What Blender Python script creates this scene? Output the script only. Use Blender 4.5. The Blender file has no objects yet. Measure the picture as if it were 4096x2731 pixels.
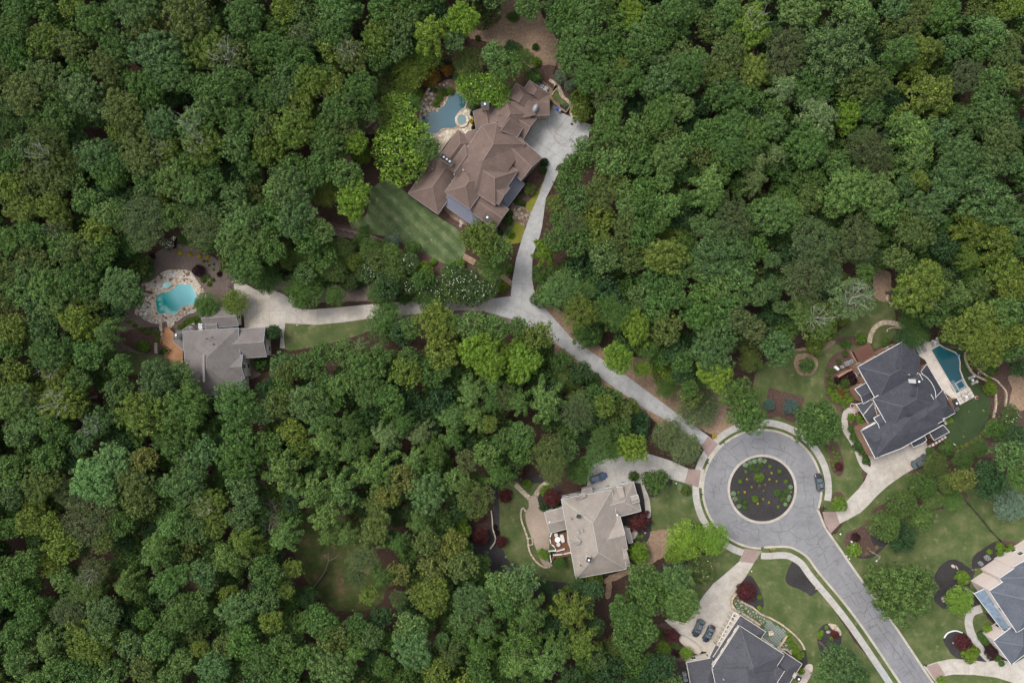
import bpy, bmesh, math, random
import numpy as np
from mathutils import Vector
from mathutils.geometry import tessellate_polygon
random.seed(7); RNG = np.random.default_rng(11)
scene = bpy.context.scene
C = scene.collection
# ---------------------------------------------------------------- camera, sky, sun, exposure
H = 200.0            # flying height in metres
S = 0.065            # metres on the ground per photo pixel
cam_d = bpy.data.cameras.new("camera"); cam = bpy.data.objects.new("camera", cam_d); C.objects.link(cam)
cam.location = (0, 0, H); cam.rotation_euler = (0, 0, 0)
cam_d.sensor_width = 36; cam_d.lens = 36 * H / (4096 * S); cam_d.clip_end = 2000; cam_d.clip_start = 1
scene.camera = cam
w = bpy.data.worlds.new("World"); scene.world = w; w.use_nodes = True
nt = w.node_tree; bg = nt.nodes["Background"]
sky = nt.nodes.new("ShaderNodeTexSky"); sky.sky_type = 'NISHITA'; sky.sun_disc = False
SUN_EL, SUN_AZ = math.radians(58), math.radians(-55)
sky.sun_elevation = SUN_EL; sky.sun_rotation = SUN_AZ
sky.air_density = 1.0; sky.dust_density = 3.0; sky.ozone_density = 1.0
hs = nt.nodes.new('ShaderNodeHueSaturation'); hs.inputs['Saturation'].default_value = 0.28   # hazy, overcast sky
nt.links.new(sky.outputs[0], hs.inputs['Color']); nt.links.new(hs.outputs[0], bg.inputs[0]); bg.inputs[1].default_value = 0.15
sd = bpy.data.lights.new("sun", 'SUN'); sd.energy = 0.8; sd.angle = math.radians(20); sd.color = (1, 0.95, 0.88)
so = bpy.data.objects.new("sun", sd); C.objects.link(so)
so.rotation_euler = (math.pi / 2 - SUN_EL, 0, -SUN_AZ + math.pi)
so.location = (0, 0, 90)
scene.view_settings.view_transform = 'Standard'; scene.view_settings.look = 'None'
scene.view_settings.exposure = 1.0; scene.view_settings.gamma = 1
try:
    scene.cycles.max_bounces = 5; scene.cycles.diffuse_bounces = 3; scene.cycles.glossy_bounces = 2
    scene.cycles.transparent_max_bounces = 4
except Exception: pass

# ---------------------------------------------------------------- frames: survey grids of the plan
FR = {'S': (0, 0, 1.0), 'O': (0, 0, 0.57422), 'Z1': (1600, 300, 3.0154), 'Z2': (1600, 520, 3.5636), 'Z3': (540, 1050, 3.92),
      'Z4': (540, 1230, 3.92), 'Z5': (3280, 1320, 3.2667), 'Z6': (2080, 1850, 3.1367), 'Z7': (2560, 2300, 1.92), 'Z8': (3500, 2150, 1.5419)}
for _c in range(4):
    for _r, _y in enumerate((0, 683, 1366, 2048)): FR['%d%d' % (_c, _r)] = (_c * 1024, _y, 2.2959)
def SP(f, x, y):
    ox, oy, sc = FR[f]; return ox + x / sc, oy + y / sc
def P(f, x, y, z=0.0):
    sx, sy = SP(f, x, y); k = S * (H - z) / H
    return Vector(((sx - 2048) * k, (1365.5 - sy) * k, z))
def M(f, d, z=0.0):          # length in metres of d grid units
    return d / FR[f][2] * S * (H - z) / H

# ---------------------------------------------------------------- object helpers
USED = set()
def tag(o, label=None, cat=None, group=None, kind=None):
    if label: o['label'] = label
    if cat: o['category'] = cat
    if group: o['group'] = group
    if kind: o['kind'] = kind
    return o
def link(name, data, mat=None, parent=None, loc=None, rz=None):
    o = bpy.data.objects.new(name, data); C.objects.link(o)
    if parent is not None: o.parent = parent
    if loc is not None: o.location = loc
    if rz is not None: o.rotation_euler = (0, 0, rz)
    if mat is not None and data is not None:
        data.materials.clear()
        for m in (mat if isinstance(mat, (list, tuple)) else [mat]): data.materials.append(m)
    return o
def empty(name, loc, rz=0.0, label=None, cat=None, group=None):
    o = bpy.data.objects.new(name, None); C.objects.link(o); o.location = loc; o.rotation_euler = (0, 0, rz)
    o.empty_display_size = 0.3
    return tag(o, label, cat, group)
class MB:
    """collects boxes, prisms, tubes into one mesh"""
    def __init__(s): s.v = []; s.f = []; s.m = []; s.mi = 0
    def add(s, vs, fs):
        n = len(s.v); s.v += [tuple(q) for q in vs]; s.f += [tuple(i + n for i in f) for f in fs]; s.m += [s.mi] * len(fs)
    def box(s, cx, cy, cz, sx, sy, sz, rz=0.0):
        c, n = math.cos(rz), math.sin(rz); vs = []
        for dz in (-.5, .5):
            for dx, dy in ((-.5, -.5), (.5, -.5), (.5, .5), (-.5, .5)):
                x, y = dx * sx, dy * sy; vs.append((cx + x * c - y * n, cy + x * n + y * c, cz + dz * sz))
        s.add(vs, [(3, 2, 1, 0), (4, 5, 6, 7), (0, 1, 5, 4), (1, 2, 6, 5), (2, 3, 7, 6), (3, 0, 4, 7)])
        return s
    def bar(s, a, b, wd, ht):
        a = Vector(a); b = Vector(b); d = b - a; L = d.length
        if L < 1e-6: return s
        d.normalize(); up = Vector((0, 0, 1)) if abs(d.z) < .95 else Vector((1, 0, 0))
        t = d.cross(up).normalized(); u = t.cross(d)
        vs = [p + t * (i * wd / 2) + u * (j * ht / 2) for p in (a, b) for i, j in ((-1, -1), (1, -1), (1, 1), (-1, 1))]
        s.add(vs, [(0, 1, 2, 3), (7, 6, 5, 4), (1, 0, 4, 5), (2, 1, 5, 6), (3, 2, 6, 7), (0, 3, 7, 4)]); return s
    def tube(s, pts, rad, n=6, cap=True):
        pts = [Vector(p) for p in pts]; rings = []
        for i, p in enumerate(pts):
            d = (pts[min(i + 1, len(pts) - 1)] - pts[max(i - 1, 0)]).normalized()
            up = Vector((0, 0, 1)) if abs(d.z) < .9 else Vector((1, 0, 0))
            t = d.cross(up).normalized(); u = t.cross(d); r = rad[i] if isinstance(rad, (list, tuple)) else rad
            rings.append([p + (t * math.cos(2 * math.pi * k / n) + u * math.sin(2 * math.pi * k / n)) * r for k in range(n)])
        vs = [q for r in rings for q in r]; fs = []
        for i in range(len(pts) - 1):
            for k in range(n): fs.append((i * n + k, i * n + (k + 1) % n, (i + 1) * n + (k + 1) % n, (i + 1) * n + k))
        if cap: fs.append(tuple(range(n - 1, -1, -1))); fs.append(tuple((len(pts) - 1) * n + k for k in range(n)))
        s.add(vs, fs); return s
    def lathe(s, prof, n=16, c=(0, 0, 0), sx=1.0, sy=1.0):
        vs = [(c[0] + r * sx * math.cos(2 * math.pi * k / n), c[1] + r * sy * math.sin(2 * math.pi * k / n), c[2] + z) for r, z in prof for k in range(n)]
        fs = [(i * n + k, i * n + (k + 1) % n, (i + 1) * n + (k + 1) % n, (i + 1) * n + k) for i in range(len(prof) - 1) for k in range(n)]
        fs.append(tuple(range(n - 1, -1, -1))); fs.append(tuple((len(prof) - 1) * n + k for k in range(n)))
        s.add(vs, fs); return s
    def poly(s, pts, z=None):
        """flat or nearly flat polygon (any outline), facing up"""
        pts = [Vector((p[0], p[1], p[2] if z is None else z)) for p in pts]
        tris = tessellate_polygon([[Vector((p.x, p.y, 0)) for p in pts]]); fs = []
        for t in tris:
            a, b, c = (pts[i] for i in t)
            fs.append(t if (b - a).cross(c - a).z > 0 else (t[0], t[2], t[1]))
        s.add(pts, fs); return s
    def slab(s, pts, z0, z1):
        n = len(pts); A = sum(pts[i][0] * pts[(i + 1) % n][1] - pts[(i + 1) % n][0] * pts[i][1] for i in range(n))
        if A < 0: pts = pts[::-1]
        s.poly(pts, z1)
        s.add([(p[0], p[1], z0) for p in pts] + [(p[0], p[1], z1) for p in pts], [(i, (i + 1) % n, n + (i + 1) % n, n + i) for i in range(n)])
        return s
    def mesh(s, name, smooth=False):
        me = bpy.data.meshes.new(name); me.from_pydata(s.v, [], s.f)
        if any(s.m): me.polygons.foreach_set('material_index', s.m)
        if smooth: me.polygons.foreach_set('use_smooth', [True] * len(me.polygons))
        me.update(); return me
    def build(s, name, mat, parent=None, loc=None, rz=None, smooth=False):
        return link(name, s.mesh(name, smooth), mat, parent, loc, rz)
def dup(root, loc=None, rz=None, sc=None, label=None, group=None, parent=None):
    c = root.copy(); C.objects.link(c); c.parent = parent
    if loc is not None: c.location = loc
    if rz is not None: c.rotation_euler = (0, 0, rz)
    if sc is not None: c.scale = sc
    if label: c['label'] = label
    if group: c['group'] = group
    for ch in KIDS.get(root.name, ()) or [k for k in root.children]:
        dup(ch, parent=c)
    return c
KIDS = {}
def smooth_pts(pts, closed=True, n=4):
    out = []; N = len(pts); rng = range(N if closed else N - 1)
    for i in rng:
        g = (lambda k: pts[k % N]) if closed else (lambda k: pts[max(0, min(N - 1, k))])
        p0, p1, p2, p3 = (Vector(g(i + d)) for d in (-1, 0, 1, 2))
        for k in range(n):
            t = k / n
            out.append(0.5 * ((2 * p1) + (p2 - p0) * t + (2 * p0 - 5 * p1 + 4 * p2 - p3) * t * t + (3 * p1 - p0 - 3 * p2 + p3) * t ** 3))
    if not closed: out.append(Vector(pts[-1]))
    return out
def rough(pts, amp, step=0.6):
    out = []; N = len(pts)
    for i in range(N):
        a, b = pts[i], pts[(i + 1) % N]; d = (b - a); L = d.length; k = max(1, int(L / step))
        nrm = Vector((-d.y, d.x, 0)).normalized() if L > 1e-6 else Vector((0, 0, 0))
        for j in range(k): out.append(a + d * (j / k) + nrm * random.uniform(-amp, amp))
    return out

# ---------------------------------------------------------------- materials
class N:
    def __init__(s, name):
        s.m = bpy.data.materials.new(name); s.m.use_nodes = True; s.t = s.m.node_tree; s.b = s.t.nodes['Principled BSDF']
    def n(s, typ, **k):
        x = s.t.nodes.new(typ)
        for a, v in k.items():
            if a.startswith('i_'):
                key = a[2:]; key = int(key) if key.isdigit() else key
                x.inputs[key].default_value = v
            else: setattr(x, a, v)
        return x
    def l(s, a, b): s.t.links.new(a, b)
    def obj(s): return s.n('ShaderNodeTexCoord').outputs['Object']
    def geo(s): return s.n('ShaderNodeNewGeometry').outputs['Position']
    def noise(s, scale, co, detail=4, rough=.55): 
        x = s.n('ShaderNodeTexNoise'); x.inputs['Scale'].default_value = scale; x.inputs['Detail'].default_value = detail
        x.inputs['Roughness'].default_value = rough; s.l(co, x.inputs['Vector']); return x.outputs['Fac']
    def ramp(s, fac, stops, interp='LINEAR'):
        r = s.n('ShaderNodeValToRGB'); r.color_ramp.interpolation = interp; e = r.color_ramp.elements
        while len(e) < len(stops): e.new(0.5)
        for q, (p, c) in zip(e, stops): q.position = p; q.color = (*c, 1) if len(c) == 3 else c
        s.l(fac, r.inputs[0]); return r.outputs[0]
    def mix(s, fac, a, b, mode='MIX'):
        x = s.n('ShaderNodeMix', data_type='RGBA', blend_type=mode)
        if isinstance(fac, (int, float)): x.inputs[0].default_value = fac
        else: s.l(fac, x.inputs[0])
        for sock, v in ((x.inputs[6], a), (x.inputs[7], b)):
            if isinstance(v, tuple): sock.default_value = (*v, 1) if len(v) == 3 else v
            else: s.l(v, sock)
        return x.outputs[2]
    def bump(s, h, st=.3, d=.05):
        x = s.n('ShaderNodeBump'); x.inputs['Strength'].default_value = st; x.inputs['Distance'].default_value = d
        s.l(h, x.inputs['Height']); s.l(x.outputs[0], s.b.inputs['Normal'])
    def col(s, c, r=.8, spec=.3, metal=0.0):
        if isinstance(c, tuple): s.b.inputs['Base Color'].default_value = (*c, 1)
        else: s.l(c, s.b.inputs['Base Color'])
        s.b.inputs['Roughness'].default_value = r; s.b.inputs['Specular IOR Level'].default_value = spec; s.b.inputs['Metallic'].default_value = metal
        return s.m
def sc(c, k): return tuple(min(1, q * k) for q in c)
def plain(name, c, r=.6, spec=.4, metal=0.0, var=.12, scale=3.0):
    n = N(name); f = n.noise(scale, n.geo(), 5)
    return n.col(n.ramp(f, [(.3, sc(c, 1 - var)), (.7, sc(c, 1 + var))]), r, spec, metal)
def speckle(name, stops, scale, big=.15, bigamp=((.75,) * 3, (1.15,) * 3), r=.9, bump=.3, fine=8.0):
    n = N(name); g = n.geo(); a = n.ramp(n.noise(scale, g, 8, .7), stops)
    b = n.ramp(n.noise(big, g, 5, .6), [(.3, bigamp[0]), (.7, bigamp[1])])
    n.bump(n.noise(fine, g, 6, .7), bump, .05)
    return n.col(n.mix(1.0, a, b, 'MULTIPLY'), r, .15)
MT = {}
MT['forest_floor'] = speckle('forest_floor', [(.3, (.022, .014, .010)), (.5, (.05, .03, .022)), (.72, (.095, .062, .045))], 2.2)
MT['dirt'] = speckle('bare_dirt', [(.3, (.17, .11, .07)), (.5, (.25, .17, .115)), (.75, (.36, .28, .21))], 1.6)
MT['mulch_brown'] = speckle('mulch_brown', [(.3, (.045, .026, .02)), (.5, (.085, .052, .042)), (.75, (.15, .1, .085))], 2.5)
MT['mulch_black'] = speckle('mulch_black', [(.3, (.018, .016, .016)), (.5, (.040, .036, .036)), (.78, (.07, .066, .066))], 4.0)
MT['straw'] = speckle('pale_mulch', [(.3, (.10, .075, .062)), (.5, (.15, .115, .10)), (.75, (.22, .175, .155))], 2.5)
def grass_mat(name, c1, c2, c3, scale=.25, stripes=False):
    n = N(name); g = n.geo()
    a = n.ramp(n.noise(scale, g, 6, .65), [(.32, c1), (.5, c2), (.72, c3)])
    b = n.ramp(n.noise(5, g, 8, .75), [(.3, (.72,) * 3), (.7, (1.25,) * 3)])
    dry = n.ramp(n.noise(scale * 1.6, n.n('ShaderNodeMapping', i_Location=(31, 7, 0)).outputs[0], 4), [(.6, (0,) * 3), (.75, (1,) * 3)])
    # gentle dry patches
    mp = n.t.nodes['Mapping']; n.l(g, mp.inputs[0])
    c = n.mix(dry, a, sc(c3, 1.25))
    if stripes:
        wv = n.n('ShaderNodeTexWave', wave_type='BANDS', bands_direction='DIAGONAL'); wv.inputs['Scale'].default_value = .16; wv.inputs['Distortion'].default_value = 1.5; n.l(g, wv.inputs['Vector'])
        c = n.mix(1.0, c, n.ramp(wv.outputs['Fac'], [(.3, (.84,) * 3), (.7, (1.12,) * 3)]), 'MULTIPLY')
    n.bump(n.noise(14, g, 6, .8), .5, .05)
    return n.col(n.mix(1.0, c, b, 'MULTIPLY'), .9, .1)
MT['lawn'] = grass_mat('lawn_grass', (.050, .074, .024), (.078, .100, .036), (.14, .138, .066))
MT['lawn_lush'] = grass_mat('lawn_lush', (.054, .082, .034), (.082, .115, .048), (.15, .16, .078), .35, True)
MT['putting'] = grass_mat('putting_green', (.035, .055, .022), (.04, .063, .026), (.048, .07, .03), .2)
MT['wild_grass'] = grass_mat('wild_grass', (.03, .045, .012), (.05, .065, .02), (.12, .075, .05), .3)
def concrete(name, c, stain=(.62, .56, .5)):
    n = N(name); g = n.geo()
    a = n.ramp(n.noise(.55, g, 9, .78), [(.32, sc(c, .74)), (.55, c), (.72, sc(c, 1.12))])
    b = n.ramp(n.noise(.16, g, 6, .7), [(.42, (1,) * 3), (.7, stain)])
    f = n.ramp(n.noise(12, g, 5, .7), [(.3, (.93,) * 3), (.7, (1.07,) * 3)])
    n.bump(n.noise(20, g, 3), .15, .02)
    return n.col(n.mix(1.0, n.mix(.6, a, b, 'MULTIPLY'), f, 'MULTIPLY'), .85, .25)
MT['concrete'] = concrete('drive_concrete', (.40, .38, .35), (.8, .74, .68))
MT['concrete_grey'] = concrete('aged_grey_concrete', (.375, .372, .365), (.78, .77, .755))
MT['concrete_warm'] = concrete('warm_concrete', (.43, .395, .35), (.72, .64, .55))
MT['kerb'] = concrete('kerb_concrete', (.41, .375, .325), (.7, .62, .52))
MT['travertine'] = concrete('travertine', (.58, .52, .46), (.9, .85, .8))
def asphalt():
    n = N('asphalt'); g = n.geo()
    a = n.mix(1.0, n.ramp(n.noise(.12, g, 6, .6), [(.3, (.168, .166, .172)), (.7, (.222, .22, .226))]), n.ramp(n.noise(.6, g, 7, .75), [(.33, (.84,) * 3), (.6, (1.05,) * 3)]), 'MULTIPLY')
    f = n.ramp(n.noise(9, g, 6, .8), [(.3, (.85,) * 3), (.7, (1.15,) * 3)])
    c = n.mix(1.0, a, f, 'MULTIPLY')
    n.bump(n.noise(25, g, 3), .3, .02)
    return n.col(c, .88, .25)
MT['asphalt'] = asphalt()
def flag(name, cols, joint, scale=1.0, jw=.03):
    n = N(name); g = n.geo()
    v = n.n('ShaderNodeTexVoronoi'); v.inputs['Scale'].default_value = scale; n.l(g, v.inputs['Vector'])
    e = n.n('ShaderNodeTexVoronoi', feature='DISTANCE_TO_EDGE'); e.inputs['Scale'].default_value = scale; n.l(g, e.inputs['Vector'])
    sp = n.n('ShaderNodeSeparateColor'); n.l(v.outputs['Color'], sp.inputs[0])
    k = len(cols); a = n.ramp(sp.outputs[0], [(i / k, c) for i, c in enumerate(cols)], 'CONSTANT')
    f = n.ramp(n.noise(3, g, 5), [(.3, (.85,) * 3), (.7, (1.12,) * 3)]); a = n.mix(1.0, a, f, 'MULTIPLY')
    m = n.ramp(e.outputs['Distance'], [(jw, (1,) * 3), (jw * 2, (0,) * 3)])
    n.bump(e.outputs['Distance'], .4, .03)
    return n.col(n.mix(m, a, joint), .75, .3)
MT['flag_cream'] = flag('cream_flagstone', [(.5, .42, .32), (.56, .49, .40), (.4, .3, .2), (.58, .52, .44), (.48, .38, .27), (.62, .55, .46)], (.3, .25, .2), 1.5)
MT['flag_mixed'] = flag('mixed_flagstone', [(.5, .42, .34), (.58, .51, .43), (.16, .09, .055), (.55, .47, .38), (.42, .28, .17), (.60, .54, .46), (.56, .5, .42), (.5, .44, .38)], (.28, .23, .19), 1.7)
MT['flag_grass'] = flag('flagstone_in_grass', [(.24, .25, .22), (.20, .22, .20), (.28, .27, .22), (.24, .23, .18)], (.05, .08, .022), 1.2, .10)
MT['fieldstone'] = flag('fieldstone', [(.20, .14, .09), (.13, .085, .06), (.28, .21, .15), (.16, .11, .08), (.34, .28, .22)], (.06, .045, .035), 1.6)
MT['stone_wall'] = flag('stone_walling', [(.42, .34, .25), (.5, .42, .32), (.33, .27, .21), (.52, .40, .27)], (.2, .16, .12), 2.2)
MT['boulder'] = flag('boulder_rock', [(.38, .33, .29), (.45, .38, .31), (.3, .25, .22)], (.3, .26, .22), .8, .01)
MT['paver'] = speckle('brick_paver', [(.3, (.20, .14, .125)), (.5, (.27, .2, .175)), (.7, (.34, .27, .24))], 6.0, r=.85)
MT['paver_tan'] = speckle('tan_paver', [(.3, (.25, .19, .15)), (.5, (.31, .245, .195)), (.7, (.38, .31, .25))], 5.0, r=.85)
def shingle(name, c, var=.22, warm=(1, 1, 1)):
    n = N(name); g = n.geo()
    f = n.ramp(n.noise(3.6, g, 6, .85), [(.32, sc(c, 1 - var * 1.3)), (.52, c), (.75, sc((c[0] * warm[0], c[1] * warm[1], c[2] * warm[2]), 1 + var))])
    b = n.ramp(n.noise(.35, g, 8, .7), [(.3, (.78,) * 3), (.68, (1.12,) * 3)])
    wv = n.n('ShaderNodeTexWave', wave_type='BANDS', bands_direction='Z'); wv.inputs['Scale'].default_value = 2.1; wv.inputs['Distortion'].default_value = .6; n.l(g, wv.inputs['Vector'])
    n.bump(wv.outputs['Fac'], .35, .03)
    return n.col(n.mix(1.0, f, b, 'MULTIPLY'), .9, .15)
MT['sh_brown'] = shingle('brown_shingle', (.150, .107, .090)); MT['cap_brown'] = plain('brown_ridge_cap', (.165, .111, .089))
MT['sh_grey'] = shingle('grey_shingle', (.165, .148, .14)); MT['cap_grey'] = plain('grey_ridge_cap', (.18, .16, .15))
MT['sh_navy'] = shingle('slate_blue_shingle', (.058, .06, .073), .35, (1.5, 1.2, 1)); MT['cap_navy'] = plain('slate_ridge_cap', (.062, .065, .078))
MT['sh_taupe'] = shingle('taupe_shingle', (.27, .235, .205)); MT['cap_taupe'] = plain('taupe_ridge_cap', (.30, .285, .245))
MT['sh_char'] = shingle('charcoal_shingle', (.075, .076, .088), .35, (1.3, 1.1, 1)); MT['cap_char'] = plain('charcoal_ridge_cap', (.075, .077, .088))
MT['sh_blue'] = shingle('blue_grey_shingle', (.095, .105, .125), .25); MT['cap_blue'] = plain('blue_grey_ridge_cap', (.11, .12, .14))
MT['seam_blue'] = plain('blue_grey_metal_roof', (.17, .175, .215), .45, .5, .2); MT['seam_dark'] = plain('dark_metal_roof', (.055, .055, .066), .45, .5, .2)
MT['seam_pale'] = plain('weathered_metal_roof', (.2, .26, .32), .4, .5, .4, .3, .8)
MT['gutter_pale'] = plain('pale_gutter', (.46, .45, .44)); MT['white'] = plain('white_paint', (.70, .70, .69), .5, .4, 0, .04); MT['cream'] = plain('cream_stucco', (.6, .55, .48), .8, .2, 0, .06)
MT['brick_tan'] = speckle('tan_brick', [(.3, (.26, .15, .1)), (.6, (.36, .22, .155))], 6.0); MT['brick_pink'] = speckle('pale_pink_brick', [(.3, (.56, .47, .43)), (.6, (.70, .60, .55))], 6.0, bigamp=((.93,) * 3, (1.05,) * 3))
MT['stone_house'] = MT['stone_wall']; MT['fascia_brown'] = plain('grey_brown_gutter', (.22, .19, .2)); MT['grey_trim'] = plain('grey_trim', (.25, .27, .3))
MT['wood_orange'] = speckle('cedar_deck', [(.3, (.30, .15, .075)), (.6, (.42, .225, .12))], 4.0, big=.6); MT['wood_brown'] = speckle('brown_deck', [(.3, (.12, .055, .03)), (.6, (.165, .08, .045))], 5.0)
MT['wood_rail'] = plain('stained_rail', (.2, .085, .045)); MT['wood_red'] = plain('red_brown_timber', (.2, .095, .07))
MT['black'] = plain('black_metal', (.02, .02, .022), .4, .5); MT['steel'] = plain('galvanised_steel', (.45, .46, .47), .4, .5, .5); MT['grey_metal'] = plain('grey_metal', (.28, .3, .3), .5, .5, .2)
MT['tyre'] = plain('tyre_rubber', (.02, .02, .02), .8, .2); MT['bark'] = speckle('bark', [(.3, (.07, .055, .045)), (.6, (.14, .12, .1))], 5.0); MT['bark_pale'] = plain('pale_dead_wood', (.30, .28, .26), .8, .2, 0, .2)
MT['pot'] = plain('glazed_white_pot', (.6, .58, .54)); MT['soil'] = plain('potting_soil', (.03, .022, .018), .9, .1)
MT['yellow_flower'] = plain('yellow_petal', (.6, .47, .03), .6, .2); MT['red_flower'] = plain('red_petal', (.35, .02, .03), .6, .2); MT['white_flower'] = plain('white_petal', (.62, .62, .54), .6, .2)
MT['cushion'] = plain('beige_cushion', (.5, .47, .44), .85, .1); MT['taupe_fabric'] = plain('taupe_sling', (.3, .27, .25), .8, .2)
MT['blue_plastic'] = plain('blue_plastic', (.02, .07, .45), .4, .5); MT['cyan_plastic'] = plain('light_blue_plastic', (.08, .35, .7), .4, .5)
MT['red_plastic'] = plain('red_plastic', (.55, .03, .02), .4, .5); MT['yellow_paint'] = plain('yellow_paint', (.6, .5, .02), .5)
def gloss(name, c, r=.25, metal=.3, coat=.8):
    n = N(name); n.col(n.ramp(n.noise(2, n.geo(), 2), [(.3, sc(c, .95)), (.7, sc(c, 1.05))]), r, .5, metal); n.b.inputs['Coat Weight'].default_value = coat; return n.m
MT['car_blue'] = gloss('dark_blue_paint', (.035, .06, .16)); MT['car_black'] = gloss('black_paint', (.012, .014, .02)); MT['car_grey'] = gloss('dark_grey_paint', (.06, .065, .075))
MT['car_navy'] = gloss('midnight_paint', (.018, .024, .045)); MT['glass'] = gloss('dark_glass', (.03, .045, .05), .08, 0, 0); MT['glass_car'] = gloss('car_glass', (.09, .13, .14), .1, 0, 0)
MT['glass_roof'] = gloss('sunroof_glass', (.10, .11, .13), .12, 0, 0)
MT['bluestone'] = plain('bluestone', (.19, .215, .21), .8, .2, 0, .2)
MT['lamp_red'] = gloss('red_lamp_lens', (.5, .01, .01), .2, 0); MT['lamp_clear'] = gloss('clear_lamp_lens', (.6, .62, .65), .15, 0)
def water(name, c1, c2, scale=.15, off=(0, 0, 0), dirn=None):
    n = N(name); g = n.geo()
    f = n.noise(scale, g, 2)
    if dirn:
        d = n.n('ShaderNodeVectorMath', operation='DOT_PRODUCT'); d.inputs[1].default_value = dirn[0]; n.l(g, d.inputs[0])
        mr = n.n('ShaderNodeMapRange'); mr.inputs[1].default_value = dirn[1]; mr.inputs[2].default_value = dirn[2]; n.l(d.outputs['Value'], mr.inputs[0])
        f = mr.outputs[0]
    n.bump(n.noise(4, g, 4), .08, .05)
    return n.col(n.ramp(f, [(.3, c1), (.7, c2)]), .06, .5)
# ================================================================ TREES
LC = {'g': (.060, .098, .032), 'l': (.088, .130, .048), 'L': (.105, .165, .070), 'y': (.098, .118, .028), 'v': (.105, .148, .024), 'b': (.062, .100, .052),
      'B': (.075, .125, .062), 'o': (.076, .090, .034), 'w': (.110, .105, .035), 'd': (.030, .056, .026), 'p': (.070, .080, .045), 'n': (.078, .072, .047),
      's': (.115, .140, .075), 'm': (.115, .168, .032), 'k': (.055, .080, .032), 'e': (.078, .108, .036), 'j': (.085, .105, .055), 'r': (.075, .020, .026),
      't': (.10, .14, .11), 'q': (.10, .16, .17), 'z': (.035, .014, .02), 'a': (.16, .085, .02), 'x': (.20, .27, .19)}
CW = {'g': 'mid green', 'l': 'light green', 'L': 'pale bright green', 'y': 'yellow-green', 'v': 'vivid yellow-green', 'b': 'blue-green', 'B': 'smooth blue-green',
      'o': 'olive green', 'w': 'mustard olive', 'd': 'dark green', 'p': 'grey-green', 'n': 'greyish brown', 's': 'silvery green', 'm': 'fresh green', 'k': 'glossy dark green',
      'e': 'deep green', 'j': 'dusty green', 'r': 'dark red', 't': 'pale sage', 'q': 'silver blue', 'z': 'purple black', 'a': 'bronze orange', 'x': 'sage green'}
def leaf_mat(name, attr):
    n = N(name)
    if attr == 'obj': c = n.n('ShaderNodeObjectInfo').outputs['Color']
    else: c = n.n('ShaderNodeAttribute', attribute_name='tint').outputs['Color']
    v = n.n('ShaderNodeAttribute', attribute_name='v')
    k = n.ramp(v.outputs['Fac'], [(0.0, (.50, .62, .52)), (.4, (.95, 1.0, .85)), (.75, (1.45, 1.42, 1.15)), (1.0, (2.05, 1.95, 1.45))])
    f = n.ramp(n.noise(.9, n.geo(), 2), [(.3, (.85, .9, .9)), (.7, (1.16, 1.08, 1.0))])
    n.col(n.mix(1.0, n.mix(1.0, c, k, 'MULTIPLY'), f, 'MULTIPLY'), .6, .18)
    return n.m
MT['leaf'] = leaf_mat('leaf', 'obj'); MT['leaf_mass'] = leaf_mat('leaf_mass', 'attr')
def quads(c, nr, size, asp=1.0, vv=None, twist=.55, rng=RNG):
    """leaf quads: centres c, rough normals nr"""
    n = len(c); nr = nr + rng.normal(0, twist, (n, 3)); nr /= np.linalg.norm(nr, axis=1)[:, None] + 1e-9
    a = rng.normal(0, 1, (n, 3)); t = np.cross(nr, a); t /= np.linalg.norm(t, axis=1)[:, None] + 1e-9; b = np.cross(nr, t)
    s = (size * rng.uniform(.7, 1.3, n))[:, None]
    P4 = np.stack([c - t * s, c + b * s * asp * .8, c + t * s, c - b * s * asp * .8], 1)
    return P4.reshape(-1, 3), (np.repeat(vv, 4) if vv is not None else np.repeat(rng.uniform(0, 1, n), 4))
def leaf_mesh(name, V, vv, tint=None):
    n = len(V); me = bpy.data.meshes.new(name); me.vertices.add(n); me.vertices.foreach_set('co', np.ascontiguousarray(V, dtype=np.float32).ravel())
    me.loops.add(n); me.loops.foreach_set('vertex_index', np.arange(n, dtype=np.int32)); q = n // 4
    me.polygons.add(q); me.polygons.foreach_set('loop_start', np.arange(0, n, 4, dtype=np.int32))
    try: me.polygons.foreach_set('loop_total', np.full(q, 4, dtype=np.int32))
    except Exception: pass
    a = me.attributes.new('v', 'FLOAT', 'POINT'); a.data.foreach_set('value', vv.astype(np.float32))
    if tint is not None:
        a = me.attributes.new('tint', 'FLOAT_COLOR', 'POINT'); a.data.foreach_set('color', np.c_[tint, np.ones(n)].astype(np.float32).ravel())
    me.update(calc_edges=True); return me
def sph(n, zmin=-.2, rng=RNG):
    z = rng.uniform(zmin, 1, n); a = rng.uniform(0, 2 * math.pi, n); r = np.sqrt(1 - z * z)
    return np.c_[r * np.cos(a), r * np.sin(a), z]
def clumps(cent, rad, per, size, asp=1.0, twist=.5, zmin=-.25, flat=.85, rng=RNG, spread=.25):
    """little leaf domes at cent with radius rad"""
    m = len(cent); D = sph(m * per, zmin, rng).reshape(m, per, 3); rr = (rad[:, None] * rng.uniform(.72, 1.06, (m, per)))[..., None]
    c = cent[:, None, :] + D * rr * np.array([1, 1, flat]); vb = np.clip(rng.normal(.45, spread * .6, m)[:, None] + rng.normal(0, .11, (m, per)), 0, 1)
    return quads(c.reshape(-1, 3), D.reshape(-1, 3), size, asp, vb.ravel(), twist, rng)
def lobes_on(lob, lr, per, cr, rng=RNG):
    out = []; rad = []
    for c, r in zip(lob, lr):
        d = sph(per, -.05, rng); out.append(c + d * r * np.array([1, 1, .8])); rad.append(np.full(per, cr) * rng.uniform(.75, 1.3, per))
    return np.concatenate(out), np.concatenate(rad)
R0 = 5.0
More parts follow.
